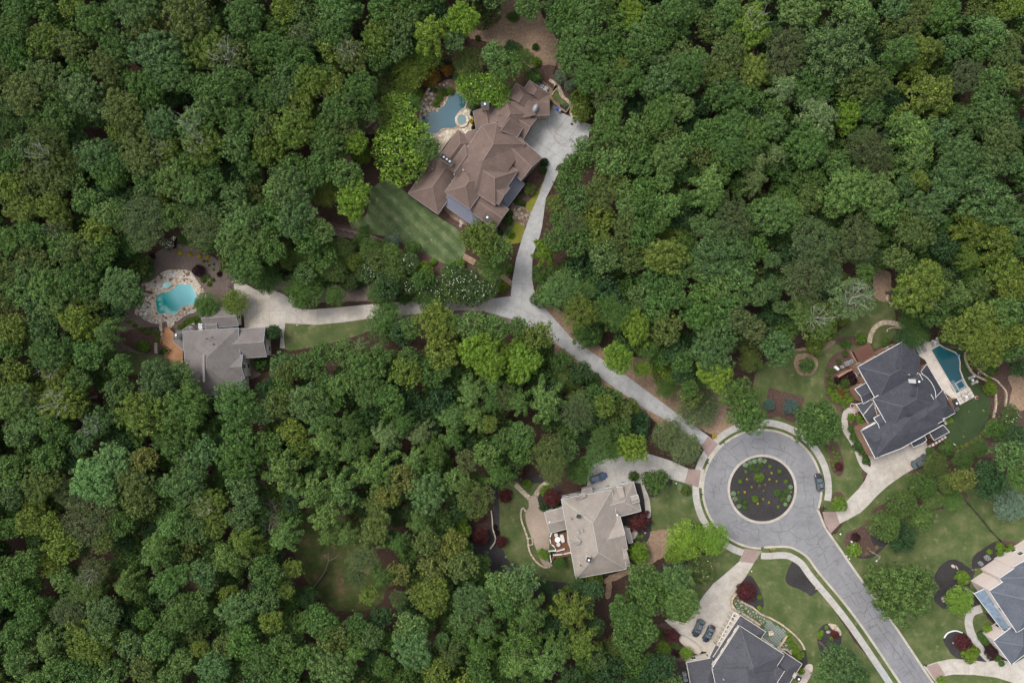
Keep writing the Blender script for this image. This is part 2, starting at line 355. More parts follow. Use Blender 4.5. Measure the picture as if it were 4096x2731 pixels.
def proto(kind, seed, dens=1.0):
    rng = np.random.default_rng(seed); R = R0; VV = []
    if kind == 'O':           # billowy broadleaf
        K = int(rng.integers(21, 28)); i = np.arange(K); ang = i * 2.39996 + rng.uniform(0, 6); rr = np.sqrt((i + .5) / K) * R * .80
        el = 1 + .16 * np.sin(ang * 2 + rng.uniform(0, 6)) + .08 * np.sin(ang * 3 + rng.uniform(0, 6)); rr = rr * el
        z = R * .95 * np.sqrt(np.clip(1 - (rr / (R * 1.12)) ** 2, 0, 1)) + rng.normal(0, .55, K) - R * .35
        lob = np.c_[rr * np.cos(ang) + rng.normal(0, .25, K), rr * np.sin(ang) + rng.normal(0, .25, K), z]; lr = rng.uniform(.17, .30, K) * R
        c, r = lobes_on(lob, lr, 11, .50, rng); VV.append(clumps(c, r, int(34 * dens), .125 / math.sqrt(dens), rng=rng, twist=.30))
        lo = lob * np.array([.9, .9, 1]) - np.array([0, 0, 2.5]); VV.append(clumps(lo, lr * 1.15, int(90 * dens), .26, rng=rng))
    elif kind == 'P':         # tulip-poplar like, pointed sprays
        arms = int(rng.integers(8, 11)); lob = []; lr = []
        for a in range(arms):
            th = a * 2 * math.pi / arms + rng.uniform(-.3, .3); L = R * rng.uniform(.75, 1.12)
            for t in np.linspace(.22, 1, 6):
                lob.append([L * t * math.cos(th + .15 * math.sin(t * 5)), L * t * math.sin(th + .15 * math.sin(t * 5)), R * (.75 - .95 * t ** 1.6) + rng.normal(0, .25)]); lr.append(R * (.20 - .10 * t) * rng.uniform(.8, 1.2))
        lob += [[0, 0, R * .85], [.6, .4, R * .6], [-.6, -.2, R * .65]]; lr += [R * .16] * 3
        lob = np.array(lob); lr = np.array(lr)
        c, r = lobes_on(lob, lr, 7, .42, rng); VV.append(clumps(c, r, int(24 * dens), .14, 1.1, .75, rng=rng, spread=.45))
        lo = lob - np.array([0, 0, 1.8]); VV.append(clumps(lo, lr * 1.5, int(30 * dens), .26, rng=rng))
    elif kind == 'N':         # pine: fine tufts
        m = int(rng.integers(105, 130)); i = np.arange(m); ang = i * 2.39996; rr = np.sqrt((i + .5) / m) * R * (.95 + .12 * np.sin(ang * 3 + seed))
        z = R * .75 * np.sqrt(np.clip(1 - (rr / (R * 1.15)) ** 2, 0, 1)) + rng.normal(0, .45, m) - R * .2
        c = np.c_[rr * np.cos(ang) + rng.normal(0, .3, m), rr * np.sin(ang) + rng.normal(0, .3, m), z]
        VV.append(clumps(c, rng.uniform(.42, .75, m), int(40 * dens), .20, .28, 1.1, rng=rng, spread=.3))
        VV.append(clumps(c * np.array([.9, .9, 1]) - np.array([0, 0, 1.3]), rng.uniform(.5, .9, m), int(12 * dens), .25, .6, rng=rng))
    elif kind == 'R':         # dense round crown
        m = 150; d = sph(m, -.1, rng); q = 1 + .10 * np.sin(d[:, 0] * 4 + seed) + .08 * np.sin(d[:, 1] * 5 + seed * 2)
        c = d * R * .88 * q[:, None] * np.array([1, 1, .85]); VV.append(clumps(c, rng.uniform(.45, .85, m), int(30 * dens), .17, 1, .6, rng=rng)); e = sph(70, 0, rng) * R * .6 * np.array([1, 1, .95]); VV.append(clumps(e, np.full(70, .95), 22, .3, rng=rng))
    elif kind == 'C':         # leyland-cypress like, tight whorls
        m = 190; i = np.arange(m); z = 1 - 1.15 * (i + .5) / m; rr = np.sqrt(np.clip(1 - z * z, 0, 1)); ang = i * 2.39996
        k = 1 + .10 * np.sin(3 * ang + 2 * z); c = np.c_[rr * np.cos(ang) * k, rr * np.sin(ang) * k, z * 1.25] * R * .9 + rng.normal(0, .12, (m, 3))
        VV.append(clumps(c, rng.uniform(.35, .6, m), int(30 * dens), .16, .6, .5, rng=rng, spread=.2)); VV.append(clumps(c[::3] * .72, np.full(len(c[::3]), .95), 20, .28, rng=rng))
    elif kind == 'F':         # feathery sprays
        arms = 26; cs = []
        for a in range(arms):
            th = a * 2.39996 + rng.uniform(-.2, .2); L = R * rng.uniform(.55, 1.1); h0 = rng.uniform(.15, .6) * R
            for t in np.linspace(.1, 1, 11):
                for sgn in (-1, 0, 1):
                    cs.append([L * t * math.cos(th) - sgn * .5 * t * math.sin(th) * L * .3, L * t * math.sin(th) + sgn * .5 * t * math.cos(th) * L * .3, h0 * (1 - t ** 2) + R * .1 + rng.normal(0, .12)])
        cs = np.array(cs) + rng.normal(0, .15, (len(cs), 3))
        VV.append(clumps(cs, rng.uniform(.2, .42, len(cs)), int(9 * dens), .17, .35, .9, rng=rng, spread=.3))
        d = sph(110, 0, rng) * R * .8 * np.array([1, 1, .5]); VV.append(clumps(d, np.full(110, .75), 26, .19, .6, .8, rng=rng, spread=.35)); d = sph(50, 0, rng) * R * .5 * np.array([1, 1, .5]); VV.append(clumps(d, np.full(50, .8), 20, .26, .8, rng=rng))
    elif kind == 'M':         # magnolia
        m = 90; i = np.arange(m); ang = i * 2.39996; rr = np.sqrt((i + .5) / m) * R * (.92 + .12 * np.sin(ang * 2 + seed))
        z = R * .8 * np.sqrt(np.clip(1 - (rr / (R * 1.12)) ** 2, 0, 1)) + rng.normal(0, .3, m) - R * .15
        c = np.c_[rr * np.cos(ang), rr * np.sin(ang), z]; VV.append(clumps(c, rng.uniform(.5, .8, m), int(24 * dens), .21, .6, .9, rng=rng, spread=.4))
        VV.append(clumps(c - np.array([0, 0, 1.0]), rng.uniform(.6, .9, m), 12, .28, rng=rng))
    elif kind == 'S':         # clipped shrub
        m = 60; d = sph(m, -.3, rng); VV.append(clumps(d * R * .85 * np.array([1, 1, .8]), rng.uniform(.7, 1.1, m), 30, .26, 1, .5, rng=rng, spread=.2)); VV.append(clumps(d * R * .5, np.full(m, 1.1), 22, .42, rng=rng))
    V = np.concatenate([a for a, b in VV]); vv = np.concatenate([b for a, b in VV])
    return V, vv
def trunk_mesh(kind, seed, h, R=R0, bare=False):
    rng = random.Random(seed); m = MB()
    if kind in 'SCR' and not bare: m.tube([(0, 0, 0), (0, 0, h * .5), (0, 0, h)], [.28, .22, .08], 7); return m.mesh('trunk')
    lean = rng.uniform(-.3, .3); m.tube([(0, 0, 0), (lean, 0, h * .4), (lean * .5, .2, h * .75), (0, 0, h)], [.34, .27, .2, .08], 8)
    for k in range(15 if bare else 9):
        a = k * 2.4 + rng.uniform(-.4, .4); z0 = h - R * rng.uniform(.5, 1.4); L = R * rng.uniform(.4, .8 if bare else .95); p = [(0, 0, z0)]
        rise = rng.uniform(.55, 1.0) * R * (.9 if not bare else 1.2)
        for t in (.35, .7, 1): p.append((L * t * math.cos(a) + rng.uniform(-.4, .4), L * t * math.sin(a) + rng.uniform(-.4, .4), z0 + rise * t ** .8))
        m.tube(p, [.10, .06, .035, .012] if bare else [.13, .09, .06, .025], 5)
        for j in range(3 if bare else 1):
            q = Vector(p[2]); e = q + Vector((rng.uniform(-1.6, 1.6), rng.uniform(-1.6, 1.6), rng.uniform(.6, 1.5))); m.tube([q, (q + e) / 2 + Vector((rng.uniform(-.2, .2), rng.uniform(-.2, .2), 0)), e], [.03, .02, .01], 4)
    return m.mesh('trunk')
NV = {'O': 6, 'P': 4, 'N': 3, 'R': 3, 'C': 3, 'F': 3, 'M': 2, 'S': 2}
PR = {}; PL = {}
for k_, nv in NV.items():
    for i_ in range(nv):
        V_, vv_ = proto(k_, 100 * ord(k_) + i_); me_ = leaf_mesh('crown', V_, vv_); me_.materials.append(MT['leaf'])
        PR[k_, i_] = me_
    V_, vv_ = proto(k_, 100 * ord(k_) + 50, .5); PL[k_] = (V_, vv_)
TRK = {}
for k_ in NV:
    for i_ in range(2):
        me_ = trunk_mesh(k_, i_ + 5 * ord(k_), 16.0 if k_ not in 'SRMC' else 8.0); me_.materials.append(MT['bark']); TRK[k_, i_] = me_
BARE = trunk_mesh('B', 3, 16.0, bare=True); BARE.materials.append(MT['bark_pale'])
KN = {'O': 'broadleaf_tree', 'P': 'poplar_tree', 'N': 'pine_tree', 'R': 'round_tree', 'C': 'cypress_tree', 'F': 'feathery_tree', 'M': 'magnolia_tree', 'S': 'shrub'}
KL = {'O': 'broadleaf tree', 'P': 'tree with pointed leafy sprays', 'N': 'fine-needled pine', 'R': 'dense round tree', 'C': 'tight domed cypress', 'F': 'feathery tree', 'M': 'magnolia', 'S': 'shrub'}
KC = {'O': 'tree', 'P': 'tree', 'N': 'pine tree', 'R': 'tree', 'C': 'cypress', 'F': 'tree', 'M': 'magnolia', 'S': 'shrub'}
def jit(c, a=.10):
    k = random.uniform(1 - a, 1 + a); return (c[0] * k * random.uniform(.93, 1.07), c[1] * k, c[2] * k * random.uniform(.9, 1.1), 1)
def tree(X, Y, R, ztop, col, kind, label, cat=None, group=None, name=None, flat=None, bare=False, sx=1.0, sy=1.0, rz=None):
    """ztop = height of the crown's top above ground; R = crown radius in metres"""
    s = R / R0; i = random.randrange(NV[kind]); hz = {'O': 4.9, 'P': 5.0, 'N': 4.2, 'R': 5.0, 'C': 6.4, 'F': 3.9, 'M': 4.8, 'S': 5.0}[kind]
    fz = flat or random.uniform(.85, 1.1); zc = max(.1, ztop - hz * s * fz)
    root = empty(name or KN[kind], (X, Y, 0), 0, label, cat or KC[kind], group)
    c = link('crown', PR[kind, i], None, root, (0, 0, zc)); c.scale = (s * sx, s * sy, s * fz); c.color = jit([q * (1.18 if kind == 'S' else 1.28 if kind == 'F' else 1.0) for q in col])
    c.rotation_euler = (0, 0, random.uniform(0, 6.28) if rz is None else rz)
    if ztop > 2.2:
        t = link('trunk', BARE if bare else TRK[kind, i % 2], None, root, (0, 0, 0)); b = 16.0 if kind not in 'SRMC' else 8.0
        q = max(.3, s); t.scale = (q, q, (ztop - .35 * R if not bare else ztop + .3) / b); t.rotation_euler = (0, 0, random.uniform(0, 6.28))
    return root
def flowers(root, R, ztop, n, mat, size=.10, zsp=.5):
    m = MB()
    for k in range(n):
        a, r = random.uniform(0, 6.28), R * .85 * math.sqrt(random.random()); z = ztop - (1 - math.sqrt(max(0, 1 - (r / (R * 1.1)) ** 2))) * R * .8 + random.uniform(-.25, .12)
        x, y = r * math.cos(a), r * math.sin(a); q = size * random.uniform(.7, 1.2)
        m.lathe([(q * .4, 0), (q, q * .5), (q * .25, q * .3)], 5, (x, y, z))
    tag(m.build('blossom', mat, root), kind='stuff')
# ---------------------------------------------------------------- the woodland, crown by crown (grid, then x y radius colour+kind)
for k_ in 'glLyvbBowdpnsmke': LC[k_] = (LC[k_][0] * 1.0, LC[k_][1] * 1.13, LC[k_][2] * .98)
for k_ in 'bB': LC[k_] = (LC[k_][0] * 1.08, LC[k_][1], LC[k_][2] * .88)
for k_, q_ in (('o', .10), ('n', .35), ('p', .25), ('w', .15), ('b', .18), ('y', .08)):
    LC[k_] = tuple(a * (1 - q_) + b * q_ for a, b in zip(LC[k_], LC['g']))
WOOD = {
'00': "160 60 150 gO,380 80 130 gO,640 45 110 yO,600 200 140 nF!,850 170 160 gO,1240 90 190 bO,1440 50 80 yO,1330 240 190 oO,1700 110 220 oO,1900 220 120 gO!,2230 130 170 gO,100 270 150 gO,380 360 160 yO,640 400 150 oO,90 450 150 gO,1060 440 170 gO,960 600 150 oO,1430 480 230 bO,1650 350 130 dO,1920 440 200 yO,2100 560 200 oO!,1560 650 200 bO,210 620 140 lO,420 690 160 oO,720 670 130 gO,30 720 100 oO,220 860 180 oO,740 850 200 bO,1160 720 100 gO,1320 810 180 gO,1020 830 110 oO,490 900 120 gO,2050 830 240 gO,1850 790 120 gO,1640 870 110 dO,1110 1010 180 oO,520 1080 140 gO,100 1180 220 bF,1470 1120 150 bO,430 1250 160 oN,1250 1280 170 oO,1780 1130 170 lO!,1850 1330 180 yO!,2150 1330 140 lO,2200 1080 150 gO,1530 1380 130 yO!,650 1290 130 dO,1060 1180 90 yO,420 1440 170 oO!,230 1350 130 bO,860 1440 170 bO,1050 1500 110 gO,1290 1470 150 oO,60 1480 130 gO,1700 1530 130 gO,2270 1500 110 gO,640 1500 110 oO,300 1080 90 gO,2290 400 110 gO,820 500 90 dO",
'10': "260 80 130 yO,200 230 120 gO,440 110 140 bO,740 90 190 gO,1140 80 130 gO,1400 90 150 gO,1640 70 110 dO,1890 160 150 vO,2100 100 150 oR,1590 290 160 vP,400 320 110 nO,90 420 150 gO,80 560 130 gO,330 460 160 gO,560 290 120 bO,720 250 150 gO,700 420 140 yO,860 500 150 oO!,1120 320 150 yO,1330 230 160 bO,1300 420 130 bO,1820 350 110 bO,1540 480 180 yF,1400 640 180 yF,1110 520 120 gO,1950 560 150 oF,2190 500 120 lO,2290 600 140 gO,400 560 140 gO,290 690 140 bO,260 860 150 bO,480 740 150 yO,400 940 180 yO,700 820 150 yO,620 700 120 gO,960 800 150 gO,740 1000 170 gO,1140 700 130 oF,80 870 150 gO,60 1130 130 oO,330 1160 180 yO,560 1200 110 gO,780 1160 160 oO,640 1330 160 gO,900 1300 110 vO,1040 1010 100 gO,1290 1000 165 mM*,1340 1350 280 mM*,1580 1350 110 gO,1980 790 140 mM*,2180 810 150 mM*,1180 850 110 oF,1350 780 130 yF,100 1360 160 yO,340 1540 140 gO,600 1500 120 gO,960 1410 95 vR,2120 920 90 yR,1870 700 70 bR,1960 640 50 vR,1600 690 100 aR,1760 640 60 aR,1430 950 110 gF",
'20': "150 50 120 gO,400 40 110 bO,520 100 130 gO,420 200 110 gO,690 110 170 lO,800 30 120 gO,600 330 160 lO,970 180 130 gO,1130 130 140 vO,1310 200 130 gO,1220 330 190 lO,1390 330 120 gO,560 520 160 gO,860 420 170 gO,900 540 120 lO,1160 470 140 gO,1040 590 80 yO,1450 100 160 gO,1620 110 130 gO,1540 240 100 gO,1790 40 130 dO,1980 100 160 gO,1830 230 140 oO,2200 220 180 vO!,1990 460 150 oO,1560 480 120 oO,1700 530 110 lO,1610 620 150 gO,2230 640 150 yO,1920 640 170 oO,720 700 150 gO,860 760 140 oO,1080 720 150 gO,1380 720 210 bO,1370 860 150 gO,1640 730 120 gO,1980 840 180 gO,2180 880 130 gO,900 900 150 oO,1130 960 120 dO,640 900 110 yR,640 1020 110 yR,1370 1060 150 gO,1560 980 120 lO,880 1100 160 gO,900 1200 150 gO,1150 1190 140 lO,1420 1200 120 oO,1190 1320 120 gO,700 1380 140 gO,1080 1400 140 gO,1560 1320 120 lO,1440 1440 150 lO,920 1480 140 lO,1180 1500 130 gO,1750 1400 130 oO,1790 1220 130 gO,1620 1130 110 dO,1720 960 110 dO,2050 1130 150 gO,1980 1280 180 gO,2240 1250 150 gO,2260 1010 110 dO,2100 1400 150 gO,1930 1500 130 gO,2260 1480 110 sP,560 1540 130 gO,650 1440 60 oR,450 700 70 tR,530 780 60 tR,200 690 80 gR,100 540 120 gF,0 440 90 dR,1420 560 110 oO,2050 330 110 gO",
'30': "300 60 190 lO,860 120 200 lP,170 450 190 nN,620 470 290 bO,440 790 190 gO,150 800 150 sP,30 700 90 yO,1180 40 130 bO,1250 260 170 oO,1420 100 150 oO,1640 110 170 gO,1960 70 130 oO,2200 80 110 yO,2310 60 70 vO,2060 280 200 lP,1710 420 140 bO,1480 430 160 yP,1250 450 150 gO,1380 580 130 yP,1830 700 150 nN,2000 420 130 gO,2190 520 150 oO,2080 740 140 gO,2280 700 120 oO,900 760 200 oO,1540 850 240 yP,820 720 100 lO,930 980 150 gO,470 1040 200 sP,750 1040 140 vO,80 1000 120 gO,60 1150 120 bO,1150 920 110 dO,2000 900 120 bO,2080 1030 200 bO,1820 1120 130 bO,1380 1250 230 lP,1280 1100 120 lP,930 1340 170 nN,1000 1460 150 nN,380 1330 190 gO,60 1400 130 sP,1370 1460 160 lP,1570 1190 130 bO,2170 1250 170 oO,1780 1400 170 bO,2300 1150 100 dO,2250 1480 130 bO,2060 1480 130 bO,650 1500 120 lO,880 1220 90 gO,1700 1540 120 bO,1130 620 90 gO,2230 380 110 oO",
'01': "60 150 130 yO,220 180 130 oO,250 60 150 oO,480 60 160 oO,640 60 120 lO,200 350 150 yO,450 330 160 yO,780 270 140 lO,970 400 130 lO,870 560 130 yO,980 180 140 dO,1000 40 150 gO,1330 60 130 gO,1560 70 170 lO,1760 180 150 lO,1930 60 120 gO,1310 420 190 pN,1310 560 150 pN,1440 300 100 yO,1580 420 120 gO,1890 370 130 bO,1720 440 120 pN,1850 540 160 pN,2140 230 130 bO,1330 160 110 bO,2180 500 190 lO,2280 430 110 bO,2100 640 150 lO,2280 700 160 lO,2250 880 160 gO,90 640 170 gO,280 580 130 gO,290 790 150 oO,700 760 190 oO,560 700 150 gO,950 690 130 gO,860 800 130 gO,1180 680 150 gF,1130 870 150 yR,1300 900 110 gR,260 950 180 bO,180 1100 140 lO,400 1060 170 lO,700 1000 190 gO,1090 1080 180 bO,850 1170 110 oO,480 1230 160 lO,300 1210 120 bO,50 950 120 oO,60 1200 110 oO,90 1450 140 yO,380 1430 150 bO,1020 1280 130 dO,700 1380 220 yP,950 1480 140 lP,540 560 120 oO!,1130 450 110 gO,1240 1180 80 gO,1700 620 90 gF,2340 980 80 gF",
'11': "300 150 190 bO,180 180 120 lO,350 430 180 bO,120 430 150 gO,640 170 165 yF,880 260 170 vO,520 60 100 gO,820 40 150 gO,60 620 130 lO,450 620 130 gO,600 550 110 lO,280 800 95 eC,400 780 85 eC,230 700 90 eC,510 820 100 eC,670 700 90 eC,780 710 100 eC,890 830 85 yC,1050 720 110 eC,690 890 125 eC,1230 790 120 eC,1100 870 65 yC,1240 970 130 eC,1190 670 55 vR,1250 640 80 tR,1430 710 80 gR,100 850 150 oR,100 1000 150 gF,430 1100 190 gF,720 1150 110 gF,850 1000 110 oR,1020 930 90 kM*,1400 850 90 kM*,1390 1060 80 kM*,1520 930 110 vR,1600 1080 130 kM*,1740 1080 130 kM*,1880 1100 130 kM*,2020 1110 120 kM*,1830 960 110 kM*,2130 1080 100 kM*,1140 1120 140 gF,1180 1400 190 gF,1210 1270 110 gF,1640 1260 150 gF,1660 1420 190 yO,1980 1420 130 lO,2200 1440 120 gO,2090 640 160 yO,2220 730 130 gO,2170 870 155 gF,1980 600 110 yO,2080 1345 60 gR,1340 1500 110 dO,1000 560 80 gF,1780 940 100 gF,350 900 110 dR,560 900 110 gR,780 880 110 dR,950 980 100 dR,1120 950 90 dR,1330 900 110 dR,600 1010 90 gR,200 900 110 dR,1500 1130 90 gR,960 650 90 gR,620 620 70 gR,1350 1150 80 gR,150 740 110 gO,1440 980 90 gR,1950 1000 100 kM*,1420 1440 100 gO,1800 1400 90 gO",
'21': "520 100 130 gO,400 300 100 yF,600 260 130 bO,780 220 160 oO,1030 190 110 lO,1050 320 100 lO,1220 180 130 gO,1240 300 130 gO,1430 310 120 lO,1400 80 100 lO,900 40 140 oO,560 370 70 oO,550 480 120 pN,790 420 150 yO,780 600 110 yO,1050 480 110 oO,1030 600 100 oO,1200 580 140 gO,1500 570 170 yF,1830 110 180 lP,1870 240 120 lP,2240 80 130 sP,2040 460 190 pN,2290 400 140 gO,1730 500 100 bO,1850 560 110 bO,600 640 150 gO,420 620 120 gO,850 790 140 bO,910 700 90 oO,1100 810 120 oO,1400 780 180 yO,300 740 120 vP,640 880 150 dO,260 950 90 gR,400 960 105 lR,1020 980 90 gR,870 1120 150 dO,1340 1010 160 gO,1520 970 120 gO,1880 800 180 bO,2050 780 200 bO,1700 900 90 lO,1790 900 130 lO,2230 720 130 gO,2100 950 150 lO,1920 1060 130 lO,1200 1150 130 bO,1330 1240 140 gO,1500 1150 110 gO,450 1100 170 lN,690 1100 80 gN,620 1290 150 yN,870 1270 130 gN,1020 1330 110 gN,250 1180 85 gR,1750 1180 150 gO,1720 1350 170 gO,1950 1290 150 gO,2070 1200 100 bO,2280 1130 110 bO,2100 1370 120 nO,2220 1460 120 nO,1140 1440 140 vO,1420 1450 150 oO,700 1480 160 gR,1920 1500 150 bO,240 1510 140 yO,50 1430 90 gO,1350 470 100 gO,1180 380 90 gO",
'31': "80 400 180 lO,260 380 150 lP,400 250 120 oO,750 170 200 lO,1000 200 190 lO,1080 350 150 lO,620 340 100 lO,440 80 100 gO,1400 80 130 yP,1270 130 100 bO,1680 120 170 bO,1960 80 130 bO,1480 330 170 bO,2080 330 260 bO,1360 550 190 oO,1620 690 130 dO,1940 500 180 yP,2130 600 200 yP,1870 810 100 yP,420 640 190 pN,820 620 190 pN,850 780 110 pN,340 1000 190 pN,560 880 130 pN,780 1160 190 sN!,420 1350 180 lN!,40 820 80 bO,50 1080 110 bO,120 1250 70 bO,1420 1080 220 yO,1480 930 120 yO,1780 1150 140 lP,2180 900 180 yO,2250 1080 130 yO,1950 1080 110 oO,1200 800 120 oO,1290 900 100 gO,1330 1350 140 gF,2000 1400 190 yO,2200 1300 150 gO,1550 1300 130 gO,2250 1500 120 yO,1750 1480 140 yO,550 1430 120 yR,700 1370 60 yR,80 1490 120 bF,1400 1500 120 gF,900 940 90 gO,2330 700 90 gO",
'02': "60 60 120 gO,100 320 150 yO,420 120 160 gO,600 70 110 gO,500 250 150 yO!,800 120 140 gO,970 70 130 gF,700 350 120 gO,300 500 120 yO!,560 550 190 yO!,120 560 160 lO,250 720 170 lO,150 850 130 bO,500 830 140 gO,740 930 110 bO,880 760 150 bO!,1080 450 130 bO,1440 380 190 bO,1650 280 110 bO,1300 650 230 yO,1700 620 200 gO,1750 460 110 gO,1600 900 200 gO,1850 1020 150 BO,2150 560 190 gO,2180 840 150 gO,2180 1060 190 gO,1000 1130 180 LO,830 1280 190 LO,960 1400 120 LO,1310 1090 120 wO,1240 1330 170 oO,1260 1480 150 oO,350 1300 170 oO,420 1080 140 gO,640 1050 130 dO,90 1160 130 gO,70 1320 130 lO,600 1390 120 nN,720 1500 110 nN,300 1500 110 yO,1500 1330 100 lO,1700 1300 200 bO,1690 1190 110 bO,1900 1500 150 yO!,2200 1300 150 bO,2250 1450 130 bO,90 1440 100 bO,1100 230 110 gO,2320 680 80 bO",
'12': "240 240 150 bR,490 230 140 gO,610 120 120 gO,810 100 120 lO,950 60 80 sP,1000 220 170 gO,1120 150 110 gO,770 400 110 lO,1050 460 170 gO,1230 540 130 gO,1370 290 140 yO,1400 150 100 gO,1620 290 130 gO,1720 250 80 lO,1700 100 150 yO,2020 80 170 vO,2150 200 150 vO,2290 130 110 vO,450 560 170 bO,200 560 130 oO,60 650 110 bO,330 830 120 yO,420 980 110 yO,600 730 160 lP,620 900 150 lP,850 770 120 gP,110 970 140 gO,1180 880 140 sP,1500 860 130 sP,1350 760 110 gP,1700 530 140 dO,1980 480 140 lP,2180 400 110 lP,1800 700 150 lP,2000 700 140 lP,2160 560 110 gP,2140 760 80 yO,1450 620 130 dO,850 1010 130 lP,1100 1200 200 lP,1450 1100 130 lP,1650 1010 140 gP,1800 880 120 gP,250 1200 220 lP,350 1350 120 lP,560 1400 180 lP,780 1380 170 lP,1300 1270 150 wO,1200 1420 110 wO,1560 1400 190 BO,1840 1270 115 lO,1930 1100 100 nO,2110 1040 120 lO,2290 900 110 gO,2220 1220 140 gP,2000 1450 160 oN,1100 1500 110 oO,2300 520 100 pN,150 1510 130 nF!,700 560 110 gO,1000 950 100 gP,640 380 100 gO",
'22': "100 200 160 vO,80 100 130 vO,300 290 90 oF,480 280 160 oF,550 400 110 oF,320 560 180 lP,60 560 130 lP,600 650 150 pN,740 390 100 gR,850 590 105 yO,1070 650 130 yR,1120 770 165 dR,820 880 90 gN,600 860 140 dF,1100 980 140 vO,340 1040 150 oN,370 1180 120 oN,620 1180 150 gF,780 1040 100 gN,930 1010 80 gN,80 1020 110 gO,90 860 120 gO,1440 860 165 jF,1590 980 165 jF,980 150 140 vO,1200 250 80 vO,1430 260 165 vR,1410 430 110 gF,1640 250 110 oF,1880 310 150 vO,1720 600 210 jF,2100 480 160 gO,2160 680 180 gO,1850 100 190 bO,1250 80 80 gO,2200 180 120 oF,1640 430 80 gO,1500 90 130 dO",
'32': "100 70 150 bO,450 30 100 yR,2000 50 190 yO,2250 40 150 gO,2320 250 90 dO,1800 1080 110 gF,1560 1130 120 oF,1950 980 100 gF,2230 680 90 kM*,2250 1050 150 bO,2060 1280 160 dO,1800 1270 110 wO,2320 1250 100 gO,2300 870 110 dO",
'03': "250 90 120 yO,430 130 120 yO,560 320 150 yO,800 110 210 nN,1100 120 120 gO,930 280 100 oO,1130 280 80 dO,60 150 110 gO,60 560 150 gO,230 480 120 gO,450 490 110 yO,560 620 110 lO,850 560 130 nN!,780 700 130 oN,620 920 140 nN,120 760 150 gO,300 870 120 gO,260 980 110 gO,1150 680 150 lP,1420 400 170 lP,1560 150 150 lP,1550 650 160 gO,1450 300 130 lP,1790 180 120 bO,1960 120 130 yO,2200 60 120 bO,2100 430 200 lP,2230 280 140 yP,1850 560 120 bO,1900 660 90 bO,1650 930 160 gO,1780 860 130 lO,2180 900 170 BO,930 950 160 bO,1150 980 130 dO,820 1200 210 yO,920 1120 120 lO,420 1220 140 lP,130 1130 140 gO,150 1400 180 lP,500 1450 120 gO,1180 1230 130 bO,1430 1230 130 gO,1660 1380 115 lO,1960 1430 160 BO,2050 1260 120 oO,2210 1200 140 gO,1500 1100 110 gO,1000 1470 150 lO,750 1470 150 gO,1300 1440 120 oO,1550 1530 110 lO,2300 1440 90 gO,1830 1260 80 yO,2100 760 90 yO,1380 180 90 dO,300 1560 100 lO",
'13': "240 250 145 lP,150 60 150 nF!,650 30 170 lP,660 240 90 lP,830 230 110 lP,1100 150 170 oO,1500 100 130 gP,1850 140 125 vR,1560 280 120 oO,1800 300 130 wO,1640 500 150 wO,1900 500 140 oO,1300 570 110 wO,980 430 120 pN,930 600 95 pN,1150 600 110 gP,1030 760 85 yO,1300 300 100 gP,1500 770 110 yO,1620 860 120 yO,1650 740 130 yO,1310 800 80 pN,1960 820 160 bO,1900 980 120 bO,1420 1080 150 BO,1430 1270 180 BO,1700 1190 75 BO,2120 1060 130 lP,2230 700 150 BO,2280 850 120 gO,2050 1280 150 gP,1790 1330 130 oP,1650 1460 120 yO,80 560 150 gO,330 520 90 yO,270 720 75 yO,80 820 130 bO,130 1010 110 yO,450 780 120 dF,600 1040 150 gO,700 1150 150 oO,920 1050 110 gO,880 1200 110 gO,1060 1150 110 bO,230 1270 130 gO,60 1340 130 gO,400 1350 120 gO,700 1450 190 lO,250 1470 150 gO,900 1310 100 lP,1170 1420 100 gO,1150 960 100 dO,40 330 60 yP,2040 1480 130 gO,1400 860 110 dO",
'23': "100 620 150 BO,60 750 150 bO,150 950 170 gP,100 1200 200 gP,300 1400 170 lP,60 1400 150 lP,450 1280 150 lP,560 930 160 yP,650 1230 165 yP,620 700 90 dO,410 800 85 dF,320 700 70 dF,750 720 95 dO,690 590 110 yR,1600 270 190 mF,1850 250 165 mF,1500 380 120 mF,1740 540 120 oM*,1200 620 150 gO,1500 640 160 lO,1300 820 150 gO,1560 860 160 lO,1050 960 155 gO,1200 1100 150 gO,1080 1170 150 gO,940 1280 140 oF,1380 1420 130 dO,900 1480 140 dO,560 1530 110 dO,1380 690 130 gO,350 1050 120 dO,760 1050 100 dO",
'33': "700 1410 180 bO,820 1540 130 bO,560 1500 130 bO",
}
LAND = [  # landmarks for telling the crowns apart
 ('turquoise pool', 'S', 680, 1210), ('blue pool', 'S', 1760, 480), ('brown-roofed house', 'S', 1930, 620), ('bare dirt bank', 'S', 2130, 120), ('grey-roofed house', 'S', 880, 1470),
 ('driveway fork', 'S', 2100, 1235), ('paved turnaround court', 'S', 2210, 500), ('round island bed', 'S', 3048, 1955), ('taupe-roofed house', 'S', 2370, 2110), ('navy-roofed house', 'S', 3590, 1600),
 ('charcoal-roofed house', 'S', 2950, 2620), ('forest clearing', 'S', 1300, 2330), ('teal pool', 'S', 3800, 1480), ('west lawn', 'S', 1640, 870), ('west driveway', 'S', 1300, 1260),
 ('stone path arc', 'S', 3520, 1300), ('main driveway', 'S', 2560, 1560), ('mulch garden', 'S', 780, 1020), ('upper left photo corner', 'S', 0, 0), ('upper right photo corner', 'S', 4096, 0), ('lower left photo corner', 'S', 0, 2731),
 ('left photo edge middle', 'S', 0, 1365), ('right photo edge middle', 'S', 4096, 1100), ('top photo edge middle', 'S', 2750, 0), ('bottom photo edge middle', 'S', 2000, 2731), ('cedar deck', 'S', 700, 1440),
 ('dark forest gap', 'S', 2750, 380), ('leaf-litter gap', 'S', 1200, 610), ('pines above the navy house', 'S', 3330, 1000), ('palest crown at lower left', 'S', 400, 1910)]
